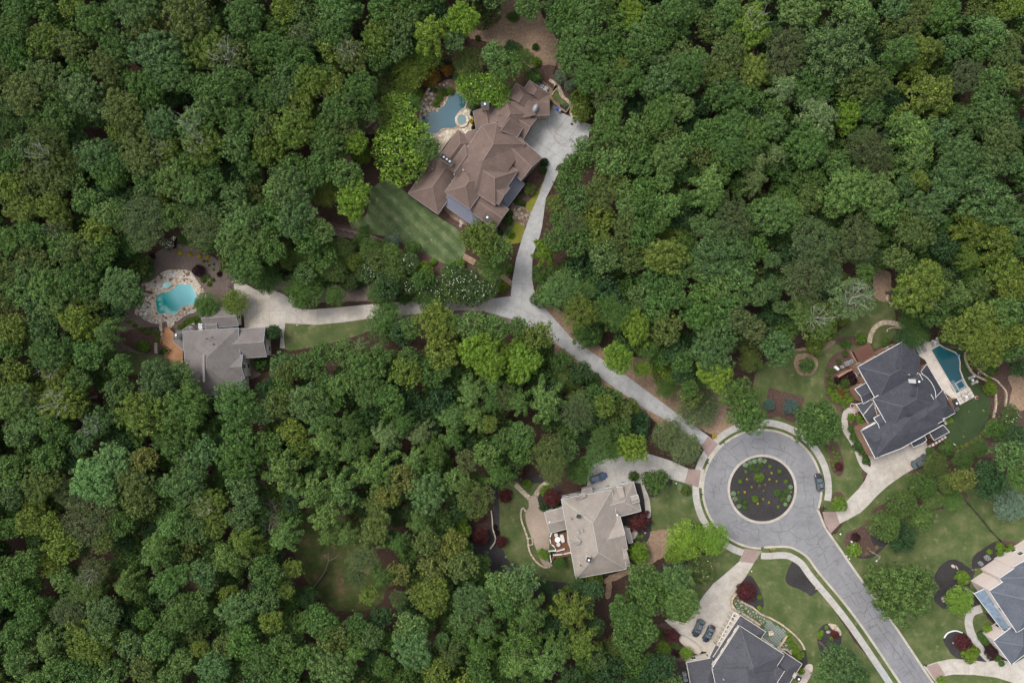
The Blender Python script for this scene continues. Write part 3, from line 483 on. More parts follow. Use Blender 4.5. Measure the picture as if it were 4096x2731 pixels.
DIRS = ['right', 'upper right', 'straight up', 'upper left', 'left', 'lower left', 'straight down', 'lower right']
ORD = ['nearest', 'second', 'third', 'fourth', 'fifth', 'sixth', 'seventh', 'eighth', 'ninth', 'tenth', 'eleventh', 'twelfth', 'thirteenth', 'fourteenth', 'fifteenth', 'sixteenth', 'seventeenth', 'eighteenth', 'nineteenth', 'twentieth', 'twenty-first', 'twenty-second', 'twenty-third', 'twenty-fourth', 'twenty-fifth', 'twenty-sixth', 'twenty-seventh', 'twenty-eighth', 'twenty-ninth', 'thirtieth', 'thirty-first', 'thirty-second']
trees_ = []
for f_, s_ in WOOD.items():
    for q_ in s_.split(','):
        a_ = q_.split(); x_, y_, r_ = (float(v) for v in a_[:3]); sx_, sy_ = SP(f_, x_, y_)
        trees_.append(dict(x=sx_, y=sy_, r=r_ / 2.2959, c=a_[3][0], k=a_[3][1], bare='!' in a_[3], fl='*' in a_[3]))
# individuals: the largest; others join the background woodland
lim = {'tree': 298, 'pine tree': 60, 'cypress': 40, 'magnolia': 30}
cnt = {}
for t in sorted(trees_, key=lambda t: -t['r'] - (40 if t['bare'] or t['k'] in 'RM' or t['c'] in 'tav' else 0)):
    vis = -20 < t['x'] < 4116 and -20 < t['y'] < 2751
    cat = KC[t['k']]; cnt[cat] = cnt.get(cat, 0) + 1; t['solo'] = cnt[cat] <= lim[cat] - (14 if cat == 'tree' else 0) and vis
sec = {}
for t in trees_:
    if not t['solo']: continue
    L = min(LAND, key=lambda l: math.hypot(l[2] - t['x'], l[3] - t['y'])); dx, dy = t['x'] - L[2], L[3] - t['y']
    t['L'] = L[0]; t['d'] = math.hypot(dx, dy); t['s'] = int(((math.degrees(math.atan2(dy, dx)) + 22.5) % 360) // 45)
    sec.setdefault((L[0], t['s']), []).append(t)
for k, v in sec.items():
    v.sort(key=lambda t: t['d'])
    for i, t in enumerate(v): t['o'] = ORD[min(i, 23)]
def wood_height(t, Rw):
    k = t['k']
    if k == 'O' or k == 'P' or k == 'N': return 12.5 + Rw * 1.15 + random.uniform(-1.5, 1.5) - (4 if t['c'] == 'd' else 0)
    if k == 'C': return 5.5 + Rw * 1.3
    if k == 'R' and t['c'] == 'd' and t['r'] < 60: return 1.5 + Rw * .75
    if k == 'M': return 5.5 + Rw * .9
    if k == 'F': return 5.5 + Rw * 1.0 - (3 if t['c'] == 'j' else 0)
    return 2.2 + Rw * 1.25
MASS = []
for t in trees_:
    Rw = t['r'] * S * .93 * {'O': 1.10, 'N': 1.12, 'M': 1.16, 'C': 1.14, 'P': 1.06}.get(t['k'], 1.05); h = wood_height(t, Rw); zc = max(0, h - .45 * Rw)
    p = P('S', t['x'], t['y'], zc); t['X'], t['Y'], t['R'], t['h'] = p.x, p.y, Rw, h
    if not t['solo']: MASS.append((p.x, p.y, Rw, h, t['c'], t['k'])); continue
    size = 'huge' if t['r'] > 95 else 'large' if t['r'] > 68 else 'mid-sized' if t['r'] > 45 else 'small'
    lab = '%s %s %s, %s one %s from the %s' % (size, CW[t['c']], KL[t['k']] + (' with bare grey branches' if t['bare'] and t['k'] != 'P' else ''), t['o'], {'straight up': 'straight up', 'straight down': 'straight down'}.get(DIRS[t['s']], 'to the ' + DIRS[t['s']]), t['L'])
    if len(lab.split()) > 16: lab = lab.replace(' one ', ' ').replace('with bare grey branches', 'with bare branches')
    if len(lab.split()) > 16: lab = lab.replace(size + ' ', '', 1)
    if len(lab.split()) > 16: lab = lab.replace('tree with pointed leafy sprays', 'pointed-spray tree')
    if len(lab.split()) > 16: lab = lab.replace(' photo corner', ' corner').replace(' photo edge middle', ' edge')
    if len(lab.split()) > 16: lab = lab.replace('with bare branches', 'bare-branched').replace(' one ', ' ')
    if len(lab.split()) > 16: lab = lab.replace('to the ', '').replace('tree bare-branched', 'tree')
    e_ = random.uniform(.9, 1.14) if t['k'] in 'OPN' else 1.0
    rt = tree(p.x, p.y, Rw, h, LC[t['c']], t['k'], lab, sx=e_, sy=1.02 / e_, group='trees of the wood and its edges', bare=t['bare'])
    if t['fl']: flowers(rt, Rw, h, 15 if t['c'] == 'k' else 7, MT['white_flower'], .095)
# ---- everything beyond those: one mass of lesser crowns, understorey and the wood outside the frame
OPEN = [  # clearings where the ground shows (O grid)
 [(780,520),(790,400),(860,240),(940,180),(1080,30),(1140,0),(1290,0),(1300,110),(1350,250),(1345,400),(1265,430),(1210,660),(1330,770),(1450,850),(1600,960),(1680,960),(1740,860),(1790,800),(1960,740),(2010,640),(2060,640),(2070,720),(2230,780),(2352,820),(2352,1568),(1560,1568),(1500,1440),(1590,1400),(1600,1330),(1400,1330),(1300,1370),(1180,1330),(1080,1230),(1130,1110),(1250,1100),(1340,1090),(1380,1060),(1500,1050),(1580,1080),(1600,1020),(1400,880),(1260,740),(1160,720),(930,745),(780,830),(650,800),(600,880),(500,910),(390,850),(280,850),(270,760),(320,640),(350,590),(400,560),(500,600),(530,650),(700,700),(850,690),(1100,690),(1150,640),(1050,600),(800,540),(710,490),(700,450)],
 [(620,340),(690,330),(740,350),(720,390),(640,380)], [(700,1190),(770,1180),(900,1300),(910,1410),(770,1400),(690,1330)], [(1360,1360),(1420,1350),(1420,1410),(1370,1410)], [(2370,0),(2352,0),(2352,1),(2371,1)]]
def inside(poly, x, y):
    c = False; n = len(poly)
    for i in range(n):
        x1, y1 = poly[i]; x2, y2 = poly[i - 1]
        if (y1 > y) != (y2 > y) and x < (x2 - x1) * (y - y1) / (y2 - y1) + x1: c = not c
    return c
gx = np.arange(-330, 4430, 68); gy = np.arange(-330, 3070, 68)
for a in gx:
    for b in gy:
        x = a + random.uniform(-24, 24); y = b + random.uniform(-24, 24)
        if any(inside(p, (x + a_) * .57422, (y + b_) * .57422) for p in OPEN for a_, b_ in ((0, 0), (50, 0), (-50, 0), (0, 50), (0, -50))): continue
        out = not (-40 < x < 4136 and -40 < y < 2771)
        if x > 2560 and y > 2771: continue
        if x > 4136 and 1500 < y: continue
        m = min((math.hypot(t['x'] - x, t['y'] - y) / t['r'] for t in trees_), default=9)
        if m < (.62 if not out else .8): continue
        if out:
            if random.random() < .25: continue
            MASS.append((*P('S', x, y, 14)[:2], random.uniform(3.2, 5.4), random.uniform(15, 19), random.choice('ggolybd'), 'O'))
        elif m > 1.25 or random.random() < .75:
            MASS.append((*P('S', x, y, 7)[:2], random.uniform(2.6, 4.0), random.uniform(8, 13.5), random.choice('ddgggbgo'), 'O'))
VS, vvs, ts = [], [], []
for (X, Y, R, h, c, k) in MASS:
    V, vv = PL[k]; s = R / R0; hz = {'O': 4.9, 'P': 5.0, 'N': 4.2, 'R': 5.0, 'C': 6.4, 'F': 3.9, 'M': 4.8, 'S': 5.0}[k]; a = random.uniform(0, 6.28); ca, sa = math.cos(a), math.sin(a)
    zc = max(.2, h - hz * s); keep = np.ones(len(V) // 4, bool)
    W = np.c_[(V[:, 0] * ca - V[:, 1] * sa) * s + X, (V[:, 0] * sa + V[:, 1] * ca) * s + Y, V[:, 2] * s + zc]
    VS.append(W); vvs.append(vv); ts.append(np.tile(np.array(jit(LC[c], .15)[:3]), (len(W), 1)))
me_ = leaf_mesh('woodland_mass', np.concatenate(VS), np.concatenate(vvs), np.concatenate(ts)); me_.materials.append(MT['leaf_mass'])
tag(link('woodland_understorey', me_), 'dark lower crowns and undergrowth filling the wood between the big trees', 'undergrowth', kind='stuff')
print('TREES', sum(t['solo'] for t in trees_), len(trees_), 'mass', len(MASS), 'quads', len(me_.polygons))
# ================================================================ GROUND
def structure(o): o['kind'] = 'structure'; return o
g_ = MB(); g_.poly([(-420, -420, 0), (420, -420, 0), (420, 420, 0), (-420, 420, 0)]); structure(g_.build('ground', MT['forest_floor']))
def sheet(name, frame, pts, z, mat, sm=True, amp=.12, n=3):
    q = [P(frame, *p) if not isinstance(p[0], str) else P(*p) for p in pts]
    if sm: q = smooth_pts(q, True, n)
    if amp: q = rough(q, amp)
    m = MB(); m.poly([(v.x, v.y, z) for v in q]); return structure(m.build(name, mat))
def ring(name, c, r0, r1, z, mat, a0=0, a1=360, h=0.0, n=96):
    m = MB(); k = max(2, int(n * (a1 - a0) / 360)); top = []
    A = [math.radians(a0 + (a1 - a0) * i / k) for i in range(k + 1)]
    for i in range(k):
        q = [(c.x + r * math.cos(a), c.y + r * math.sin(a)) for r, a in ((r0, A[i]), (r1, A[i]), (r1, A[i + 1]), (r0, A[i + 1]))]
        m.add([(x, y, z) for x, y in q], [(0, 1, 2, 3)])
        if h: m.add([(*q[0], z), (*q[3], z), (*q[3], z - h), (*q[0], z - h)], [(0, 1, 2, 3)]); m.add([(*q[1], z), (*q[2], z), (*q[2], z - h), (*q[1], z - h)], [(3, 2, 1, 0)])
    return structure(m.build(name, mat))
def strip_pts(line, w0, w1):
    """offset curve both sides"""
    L, R_ = [], []
    for i, p in enumerate(line):
        d = (line[min(i + 1, len(line) - 1)] - line[max(i - 1, 0)]).normalized(); nn = Vector((-d.y, d.x, 0)); L.append(p + nn * w0); R_.append(p + nn * w1)
    return L, R_
def ribbon(name, frame, pts, width, z, mat, h=0.0, sm=True, parent=None, kind=True):
    q = [P(frame, *p) if not isinstance(p[0], str) else P(*p) for p in pts]
    if sm: q = smooth_pts(q, False, 5)
    L, R_ = strip_pts(q, width / 2, -width / 2); m = MB(); n = len(q)
    m.add([(v.x, v.y, z) for v in L] + [(v.x, v.y, z) for v in R_], [(i, n + i, n + i + 1, i + 1) for i in range(n - 1)])
    if h:
        for A, f in ((L, 0), (R_, 1)):
            m.add([(v.x, v.y, z) for v in A] + [(v.x, v.y, z - h) for v in A], [((i, i + 1, n + i + 1, n + i) if f == 0 else (i, n + i, n + i + 1, i + 1)) for i in range(n - 1)])
        for i in (0, n - 1): m.add([(L[i].x, L[i].y, z), (R_[i].x, R_[i].y, z), (R_[i].x, R_[i].y, z - h), (L[i].x, L[i].y, z - h)], [(0, 1, 2, 3)])
    o = m.build(name, mat, parent)
    return structure(o) if kind else o
# dirt and mulch
sheet('bare_ground', 'O', [(1130,0),(1200,-20),(1260,60),(1285,110),(1280,200),(1290,260),(1310,320),(1270,300),(1240,170),(1150,95),(1080,90),(1090,60),(1130,40)], .02, MT['dirt'])
sheet('bare_ground', 'O', [(1170,60),(1250,60),(1290,120),(1285,175),(1230,165),(1160,110),(1070,80)], .024, MT['dirt'])
sheet('mulch_bed', 'O', [(1290,160),(1330,220),(1335,260),(1290,230),(1255,190),(1220,180),(1215,160),(1250,150)], .028, MT['mulch_brown'])
sheet('mulch_bed', 'O', [(700,440),(740,500),(800,520),(880,548),(960,570),(1060,600),(1170,650),(1150,690),(1000,680),(850,560),(760,540),(705,480)], .02, MT['mulch_brown'])
sheet('bare_ground', 'O', [(762,525),(795,525),(850,540),(878,550),(860,556),(765,540)], .026, MT['straw'])
sheet('mulch_garden', 'O', [(350,590),(400,560),(470,580),(530,620),(545,650),(530,720),(540,760),(600,860),(500,870),(400,850),(280,850),(265,780),(290,700),(330,640)], .02, MT['straw'])
sheet('mulch_bed', 'O', [(278,765),(330,752),(375,760),(390,830),(340,815),(285,790)], .03, MT['mulch_brown'])
sheet('lawn', 'O', [(282,806),(320,812),(395,822),(410,850),(330,860),(280,850)], .034, MT['lawn'])
sheet('bare_ground', 'O', [(650,735),(700,722),(850,715),(960,705),(1100,700),(1190,715),(1280,790),(1390,890),(1500,960),(1600,1010),(1560,1000),(1400,900),(1250,800),(1150,750),(900,760),(660,760)], .02, MT['straw'])
sheet('bare_ground', 'O', [(600,640),(680,690),(860,690),(1000,680),(1160,675),(1150,640),(900,650),(700,650)], .018, MT['straw'])
sheet('bare_ground', 'O', [(1240,700),(1300,720),(1400,810),(1560,830),(1700,900),(1690,980),(1640,1000),(1500,920),(1350,810),(1250,740)], .022, MT['dirt'])
sheet('bare_ground', 'O', [(1250,780),(1300,800),(1450,900),(1550,960),(1610,1010),(1590,1030),(1480,950),(1360,880),(1270,810)], .022, MT['dirt'])
sheet('wild_grass', 'O', [(690,1180),(760,1150),(800,1200),(870,1290),(880,1380),(800,1405),(740,1380),(690,1310),(670,1240)], .02, MT['wild_grass'])
# lawns
sheet('lawn', '11', [(1210,60),(1060,160),(1010,420),(850,470),(880,530),(1200,610),(1310,650),(1480,730),(1760,865),(1890,800),(1930,730),(1890,560),(1660,410),(1400,220),(1330,140)], .035, MT['lawn_lush'], False)
sheet('lawn', 'O', [(654,742),(665,745),(790,742),(838,735),(842,762),(760,788),(700,800),(654,802)], .035, MT['lawn'])
sheet('lawn', 'O', [(1735,860),(1790,815),(1880,790),(1950,740),(2000,670),(2030,650),(2060,740),(2040,790),(1960,850),(1940,960),(1990,1080),(1930,1170),(1895,1180),(1885,1080),(1840,990),(1740,950)], .03, MT['lawn'])
sheet('lawn', 'O', [(1898,1222),(1920,1225),(2010,1110),(2100,1080),(2200,1120),(2360,1120),(2380,1600),(2150,1600),(2060,1440),(1960,1310)], .03, MT['lawn'])
sheet('lawn', 'O', [(1645,1250),(1700,1240),(1760,1268),(1850,1300),(1960,1470),(2080,1640),(1700,1620),(1640,1480),(1660,1350)], .03, MT['lawn'])
sheet('lawn', 'O', [(1590,1290),(1690,1262),(1700,1280),(1650,1330),(1600,1390)], .032, MT['lawn'])
sheet('lawn', 'O', [(1135,1130),(1190,1105),(1260,1105),(1310,1180),(1320,1340),(1250,1335),(1180,1300),(1145,1240)], .03, MT['lawn'])
sheet('lawn', 'O', [(1490,1070),(1560,1080),(1612,1110),(1622,1180),(1615,1215),(1560,1240),(1500,1225),(1490,1150)], .03, MT['lawn'])
sheet('bare_ground', 'O', [(1470,1230),(1540,1215),(1560,1230),(1520,1280),(1440,1320),(1390,1340),(1400,1320),(1480,1290)], .034, MT['dirt'])
sheet('bare_ground', 'O', [(1395,1330),(1405,1330),(1402,1370),(1390,1370)], .036, MT['dirt'])
sheet('mulch_bed', 'O', [(1540,1290),(1480,1320),(1520,1330),(1600,1270),(1560,1250)], .028, MT['mulch_black'])
sheet('mulch_bed', 'O', [(1090,1240),(1140,1290),(1200,1330),(1310,1345),(1310,1365),(1200,1360),(1120,1320),(1080,1270)], .032, MT['mulch_black'])
sheet('mulch_bed', 'O', [(1075,1200),(1110,1230),(1135,1180),(1125,1120),(1145,1120),(1150,1250),(1180,1310),(1100,1280)], .031, MT['mulch_black'])
# lawn patches between kerb and sidewalk + cul de sac
CC = P('S', 3048, 1955); RI, RO = 134 * S, 233 * S
ring('road', CC, RI + .28, RO, .05, MT['asphalt']); ring('island_kerb', CC, RI - .35, RI + .3, .17, MT['kerb'], h=.15)
ring('road_kerb', CC, RO - .02, RO + .62, .16, MT['kerb'], 306 - 360 + 0, 286, h=.14) if False else None
ring('verge_grass', CC, RO + .5, RO + 1.3, .045, MT['lawn'], -17, 268)
ring('road_kerb', CC, RO - .02, RO + .55, .17, MT['kerb'], -20, 269, h=.15)
ring('sidewalk', CC, RO + 1.25, RO + 3.0, .10, MT['concrete'], -10, 266, h=.1)
m_ = MB(); k_ = 64; m_.poly([(CC.x + (RI - .3) * math.cos(i * 2 * math.pi / k_), CC.y + (RI - .3) * math.sin(i * 2 * math.pi / k_), .09) for i in range(k_)]); structure(m_.build('island_mulch_bed', MT['mulch_black']))
LE = [(-60,306),(0,308),(150,302),(250,325),(370,405),(470,540),(700,815),(905,1090),(1235,1580),(1400,1820)]
RE = [(440,-30),(465,30),(510,140),(560,215),(640,330),(760,505),(900,700),(1120,1000),(1510,1580),(1680,1820)]
le = smooth_pts([P('33', *p) for p in LE], False, 4); re_ = smooth_pts([P('33', *p) for p in RE], False, 4)
m_ = MB(); m_.poly([(v.x, v.y, .054) for v in le + re_[::-1]]); structure(m_.build('road', MT['asphalt']))
def edge_strip(name, pts, o0, o1, z, mat, h=0, lo=0, hi=None):
    pts = pts[lo:hi]; A, B = strip_pts(pts, o0, o1); m = MB(); n = len(pts)
    m.add([(v.x, v.y, z) for v in A] + [(v.x, v.y, z) for v in B], [(i, i + 1, n + i + 1, n + i) for i in range(n - 1)])
    if h:
        for Q in (A, B): m.add([(v.x, v.y, z) for v in Q] + [(v.x, v.y, z - h) for v in Q], [(i, i + 1, n + i + 1, n + i) for i in range(n - 1)])
    return structure(m.build(name, mat))
edge_strip('road_kerb', le, -.02, -.62, .17, MT['kerb'], .15, 2); edge_strip('road_kerb', re_, .02, .62, .17, MT['kerb'], .15, 0)
edge_strip('verge_grass', le, -.6, -2.0, .045, MT['lawn'], 0, 1)
edge_strip('sidewalk', le, -1.75, -3.45, .105, MT['concrete'], .1, 0, 31); edge_strip('sidewalk', le, -1.75, -3.45, .104, MT['concrete_grey'], .1, 30)
# driveways
sheet('main_driveway', 'O', [(1138,685),(1173,680),(1177,642),(1186,592),(1201,542),(1218,492),(1243,437),(1256,392),(1285,392),(1271,422),(1254,455),(1245,520),(1240,542),(1223,587),(1222,640),(1226,665),(1248,704),(1273,732),(1311,775),(1371,817),(1441,864),(1541,939),(1626,1000),(1655,1024),(1626,1054),(1612,1021),(1581,1002),(1553,977),(1471,932),(1396,879),(1341,838),(1275,787),(1213,750),(1176,733),(1118,717)], .11, MT['concrete_grey'], False, 0)
sheet('west_driveway', 'O', [(1138,685),(1038,690),(973,689),(838,700),(788,705),(713,711),(690,709),(680,705),(674,692),(655,677),(633,667),(588,666),(560,650),(537,645),(540,700),(560,725),(562,752),(612,757),(655,742),(728,746),(788,740),(838,733),(920,725),(958,721),(1063,712),(1118,717)], .105, MT['concrete_warm'], False, 0)
sheet('side_walk', 'O', [(640,740),(656,740),(652,770),(655,800),(643,800),(645,770)], .10, MT['concrete'], False, 0)
sheet('turning_court', 'Z1', [(1690,400),(1750,408),(1840,385),(1870,360),(1930,450),(2000,480),(2200,570),(2300,600),(2250,880),(2130,1010),(2010,1050),(1900,1090),(1830,1240),(1770,1400),(1740,1600),(1620,1600),(1690,1400),(1780,1160),(1700,1000),(1500,900),(1440,760),(1600,560)], .115, MT['concrete_grey'], False, 0)
sheet('brick_apron', '22', [(1800,868),(1893,938),(1798,1062),(1738,955)], .12, MT['paver'], False, 0)
sheet('house_driveway', '22', [(1735,1180),(1620,1165),(1440,1085),(1240,1025),(1100,1030),(870,1070),(690,1150),(690,1330),(720,1375),(1100,1290),(1190,1300),(1200,1200),(1240,1190),(1440,1255),(1585,1295),(1710,1335)], .11, MT['concrete'], False, 0)
sheet('brick_apron', '22', [(1620,1165),(1735,1180),(1710,1337),(1583,1292)], .12, MT['paver'], False, 0)
sheet('apron_edge', '22', [(1765,1168),(1735,1180),(1710,1337),(1745,1345)], .115, MT['kerb'], False, 0)
sheet('apron_edge', '22', [(1893,938),(1920,955),(1815,1085),(1798,1062)], .116, MT['kerb'], False, 0)
sheet('house_walk', '22', [(1175,1200),(1215,1195),(1215,1320),(1260,1440),(1275,1600),(1230,1600),(1215,1450),(1180,1300)], .10, MT['concrete_warm'], True, 0)
sheet('house_driveway', '23', [(2135,335),(2290,355),(2235,440),(2140,600),(2070,690),(2030,760),(2010,850),(2080,930),(1985,1080),(1800,1280),(1640,1260),(1560,1130),(1400,990),(1440,975),(1590,1015),(1640,960),(1720,820),(1760,760),(1850,650),(1950,570),(2085,450)], .11, MT['concrete_warm'], False, 0)
sheet('brick_apron', '23', [(2135,338),(2292,357),(2217,468),(2083,450)], .12, MT['paver'], False, 0)
sheet('house_driveway', '32', [(620,1563),(735,1448),(830,1350),(885,1275),(925,1190),(945,1120),(900,1000),(1000,900),(1430,860),(1480,1010),(1340,1165),(1240,1222),(1100,1322),(1000,1412),(920,1500),(850,1566),(740,1628),(655,1671)], .11, MT['concrete_warm'], False, 0)
sheet('brick_apron', '33', [(498,-5),(622,-6),(658,106),(575,192),(520,100)], .12, MT['paver'], False, 0)
sheet('house_driveway', '33', [(1425,1410),(1550,1370),(1680,1342),(1850,1352),(2000,1372),(2130,1350),(2270,1380),(2500,1250),(2500,1640),(2300,1580),(2100,1515),(1900,1490),(1700,1485),(1600,1505),(1545,1568)], .11, MT['concrete_warm'], False, 0)
sheet('brick_apron', '33', [(1450,1412),(1555,1378),(1628,1490),(1540,1555)], .12, MT['paver'], False, 0)
ribbon('house_walk', '33', [(1960,880),(1870,920),(1840,1000),(1860,1100),(1900,1180),(1960,1270),(2040,1350)], 2.1, .10, MT['concrete'])
ribbon('house_walk', '32', [(800,630),(730,640),(705,700),(710,800),(770,900),(815,980),(850,1080),(890,1150),(940,1190)], 1.7, .10, MT['concrete_warm'])
# control joints in the concrete
JT = {'22': [((490,70),(460,110)),((560,130),(600,85)),((655,215),(710,150)),((765,300),(840,210)),((865,375),(940,280)),((970,450),(1050,330)),((1080,525),(1165,410)),((1190,600),(1270,490)),((1280,665),(1365,560)),((1390,730),(1480,625)),((1500,790),(1580,700)),((1620,870),(1700,780)),((930,1130),(965,1290)),((1110,1110),(1115,1170)),((1235,1040),(1225,1180)),((1380,1100),(1360,1210)),((1490,1130),(1480,1270)),((760,1160),(1100,1110)),((1100,1110),(1620,1200)),((800,1150),(830,1300))],
 '11': [((125,1180),(125,1420)),((285,1270),(275,1400)),((430,1272),(415,1415)),((565,1270),(568,1412)),((705,1258),(712,1400)),((850,1250),(860,1385)),((1015,1232),(1025,1362)),((5,1180),(8,1430)),((0,1288),(280,1290)),((1325,1200),(1335,1330)),((1425,1195),(1435,1320)),((1800,1190),(1800,1285)),((1925,1185),(1925,1280)),((2045,1175),(2050,1290)),((2205,1170),(2200,1310))],
 '21': [((60,615),(210,650)),((130,510),(250,555)),((185,395),(320,435)),((215,300),(330,345)),((260,180),(330,190)),((45,750),(195,785)),((25,895),(190,920)),((5,1035),(210,1045)),((0,1148),(190,1180)),((100,1040),(80,1265)),((0,1257),(80,1263)),((80,1263),(215,1335)),((80,1263),(60,1380)),((215,1335),(300,1440)),((215,1335),(170,1420)),((300,1420),(390,1330)),((385,1510),(445,1430))],
 '23': [((2060,490),(2190,540)),((1975,570),(2110,640)),((1870,640),(2010,780)),((2010,780),(1780,1020)),((1760,750),(1910,850)),((1910,850),(2000,960)),((1650,950),(1830,1030)),((1830,1030),(1980,1080)),((1600,1020),(1680,1100))],
 'Z1': [((1660,570),(1760,650)),((1530,710),(1650,805)),((1650,805),(1760,650)),((1650,805),(1800,910)),((1730,985),(1860,815)),((1800,910),(1950,1010)),((1950,1010),(2030,880)),((1880,1175),(1950,1010)),((1950,1010),(2010,1050)),((1780,1165),(1870,1205)),((1860,815),(1800,910)),((2090,710),(2210,790)),((1700,1390),(1770,1410))],
 '32': [((980,1190),(1030,1300)),((930,1360),(1000,1240)),((1110,1120),(1180,1230)),((1080,1030),(1130,1170)),((980,1190),(1430,990)),((1230,980),(1300,1130)),((1320,940),(1350,1020)),((870,1300),(960,1420)),((760,1450),(850,1540)),((710,1480),(760,1568)),((540,1080),(470,1100)),((560,1260),(500,1280)),((590,1380),(520,1380)),((700,860),(740,840)),((690,780),(740,770)),((760,960),(800,930)),((830,1100),(870,1080))],
 '33': [((1690,1345),(1700,1480)),((1845,1352),(1840,1485)),((1990,1360),(1985,1500)),((2120,1352),(2130,1520)),((2290,1400),(2350,1450)),((1830,1060),(1890,1050)),((1870,1150),(1930,1130)),((1950,1250),(1990,1220))]}
m_ = MB()
for f_, L_ in JT.items():
    for a_, b_ in L_:
        a, b = P(f_, *a_), P(f_, *b_); a.z = b.z = .128; m_.bar(a, b, .045, .01)
A_, B_ = strip_pts(le, -1.8, -3.4)
for a, b in list(zip(A_, B_))[:31]: m_.bar(Vector((a.x, a.y, .112)), Vector((b.x, b.y, .112)), .045, .01)
for k in range(62):
    a = math.radians(-8 + k * 4.4); m_.bar((CC.x + (RO + 1.3) * math.cos(a), CC.y + (RO + 1.3) * math.sin(a), .107), (CC.x + (RO + 2.95) * math.cos(a), CC.y + (RO + 2.95) * math.sin(a), .107), .045, .01)
structure(m_.build('expansion_joints', plain('joint_line', (.22, .20, .18), .9, .1)))  # thin joint lines in a grey-brown colour of their own
m_ = MB()
for L_ in ([(1820,400),(1785,480),(1775,560),(1780,620),(1820,700),(1880,780),(1940,840),(2040,870),(2130,872),(2240,845)], [(2020,505),(1945,600),(1880,685),(1862,740),(1875,790),(1920,830),(1970,835),(2020,800),(2080,710),(2160,605)], [(1880,700),(2020,790)]):
    q_ = smooth_pts([P('Z1', *p) for p in L_], False, 4)
    for a, b in zip(q_, q_[1:]): m_.bar(Vector((a.x, a.y, .130)), Vector((b.x, b.y, .130)), .075, .01)
structure(m_.build('court_markings', plain('brown_court_line', (.2, .15, .125), .9, .1)))
# tar-sealed cracks drawn over the asphalt
CR = {'33': [[(20,140),(50,180),(130,175),(190,165),(245,118)],[(95,70),(120,120),(130,175),(90,205),(118,280)],[(190,165),(250,220),(300,245),(345,255),(400,240),(455,200),(505,155)],[(300,245),(265,265),(248,300)],[(375,140),(385,180),(375,225),(345,255),(360,290),(400,300),(460,290)],[(330,45),(400,40),(450,0)],[(350,85),(360,45)],[(460,290),(470,250),(530,200)],[(460,290),(500,340),(560,310),(615,320)],[(370,360),(420,330),(460,320)],[(500,340),(520,400),(540,470),(560,490),(510,530)],[(460,405),(500,380),(530,350)],[(560,490),(620,440),(690,410)],[(620,440),(650,450),(630,478)],[(650,570),(690,610),(720,660),(780,740),(830,830),(850,850)],[(700,545),(740,580),(770,630),(800,650),(820,700)],[(740,580),(780,550)],[(645,705),(700,665),(760,650)],[(695,790),(780,745),(840,730),(885,700)],[(750,765),(790,820),(800,845)],[(835,730),(870,790),(910,835),(965,810)],[(910,835),(905,880),(940,950),(1000,1030),(1060,1120),(1130,1210),(1200,1310),(1280,1420),(1350,1530)],[(800,935),(850,905),(870,930),(915,890)],[(915,890),(960,840),(985,910),(1010,980),(1050,1020),(1090,1080),(1150,1140),(1185,1210)],[(870,1030),(930,990),(1000,960),(1030,935)],[(920,1080),(980,1040),(1010,1020)],[(1010,1130),(1050,1120),(1110,1095)],[(965,1170),(1020,1150),(1050,1200),(1090,1250),(1130,1240)],[(1130,1210),(1160,1260),(1140,1310),(1170,1360),(1210,1340),(1260,1290),(1215,1220)],[(1230,1275),(1285,1330),(1330,1400),(1380,1480),(1430,1568)],[(1190,1455),(1250,1420)],[(1280,1380),(1300,1360),(1310,1400),(1345,1430)],[(1300,1460),(1240,1510)],[(900,890),(880,970)],[(1000,1030),(930,1060),(925,1000)]],
 '22': [[(1930,970),(1990,1005),(2040,960),(2110,910),(2140,960),(2150,1020),(2175,1060)],[(1990,1005),(2030,1050),(2060,1070),(2090,1110)],[(2200,930),(2230,890),(2310,900),(2351,930)],[(2200,930),(2210,970),(2250,985),(2310,980),(2320,1040)],[(1895,1020),(1930,1090),(1970,1130),(2040,1160)],[(1895,1050),(1865,1110),(1840,1070)],[(1970,1130),(1960,1180),(1920,1170)],[(1960,1180),(1960,1230),(1925,1270),(1910,1310),(1985,1290)],[(1815,1305),(1870,1330),(1900,1330),(1910,1370)],[(1870,1330),(1865,1290)],[(1800,1370),(1850,1385),(1850,1435)],[(1870,1330),(1840,1360),(1880,1420)],[(1930,1495),(2000,1490),(2040,1540)],[(1830,1100),(1860,1150)],[(2305,820),(2310,900)]],
 '23': [[(1985,130),(2000,100),(2060,80),(2060,50),(1980,5)],[(2025,115),(2080,150),(2130,180),(2170,170)],[(2100,110),(2110,90),(2180,90),(2160,130),(2100,130)],[(2230,80),(2240,130),(2270,160),(2180,150)],[(2270,160),(2260,210),(2280,260),(2255,240)],[(2025,185),(2060,225)],[(2065,165),(2100,200)],[(2215,235),(2260,245),(2240,290)],[(2130,50),(2120,90)],[(2310,100),(2305,150)]],
 '32': [[(0,970),(60,975),(130,1000),(200,1030),(255,1080),(200,1140)],[(155,955),(150,1000),(100,1060)],[(105,940),(130,1000)],[(200,1030),(170,1080),(175,1130)],[(270,1120),(290,1150)],[(245,1250),(330,1240),(380,1245)],[(280,1190),(320,1200),(330,1240),(330,1280),(330,1370),(380,1375)],[(320,1200),(370,1175)],[(330,1280),(270,1300)],[(330,1280),(390,1300),(400,1320)],[(345,1370),(350,1440),(325,1470)],[(420,1430),(415,1500),(340,1520),(280,1530),(220,1505)],[(415,1500),(425,1568)],[(80,1060),(90,1040)],[(0,900),(50,905)]]}
m_ = MB()
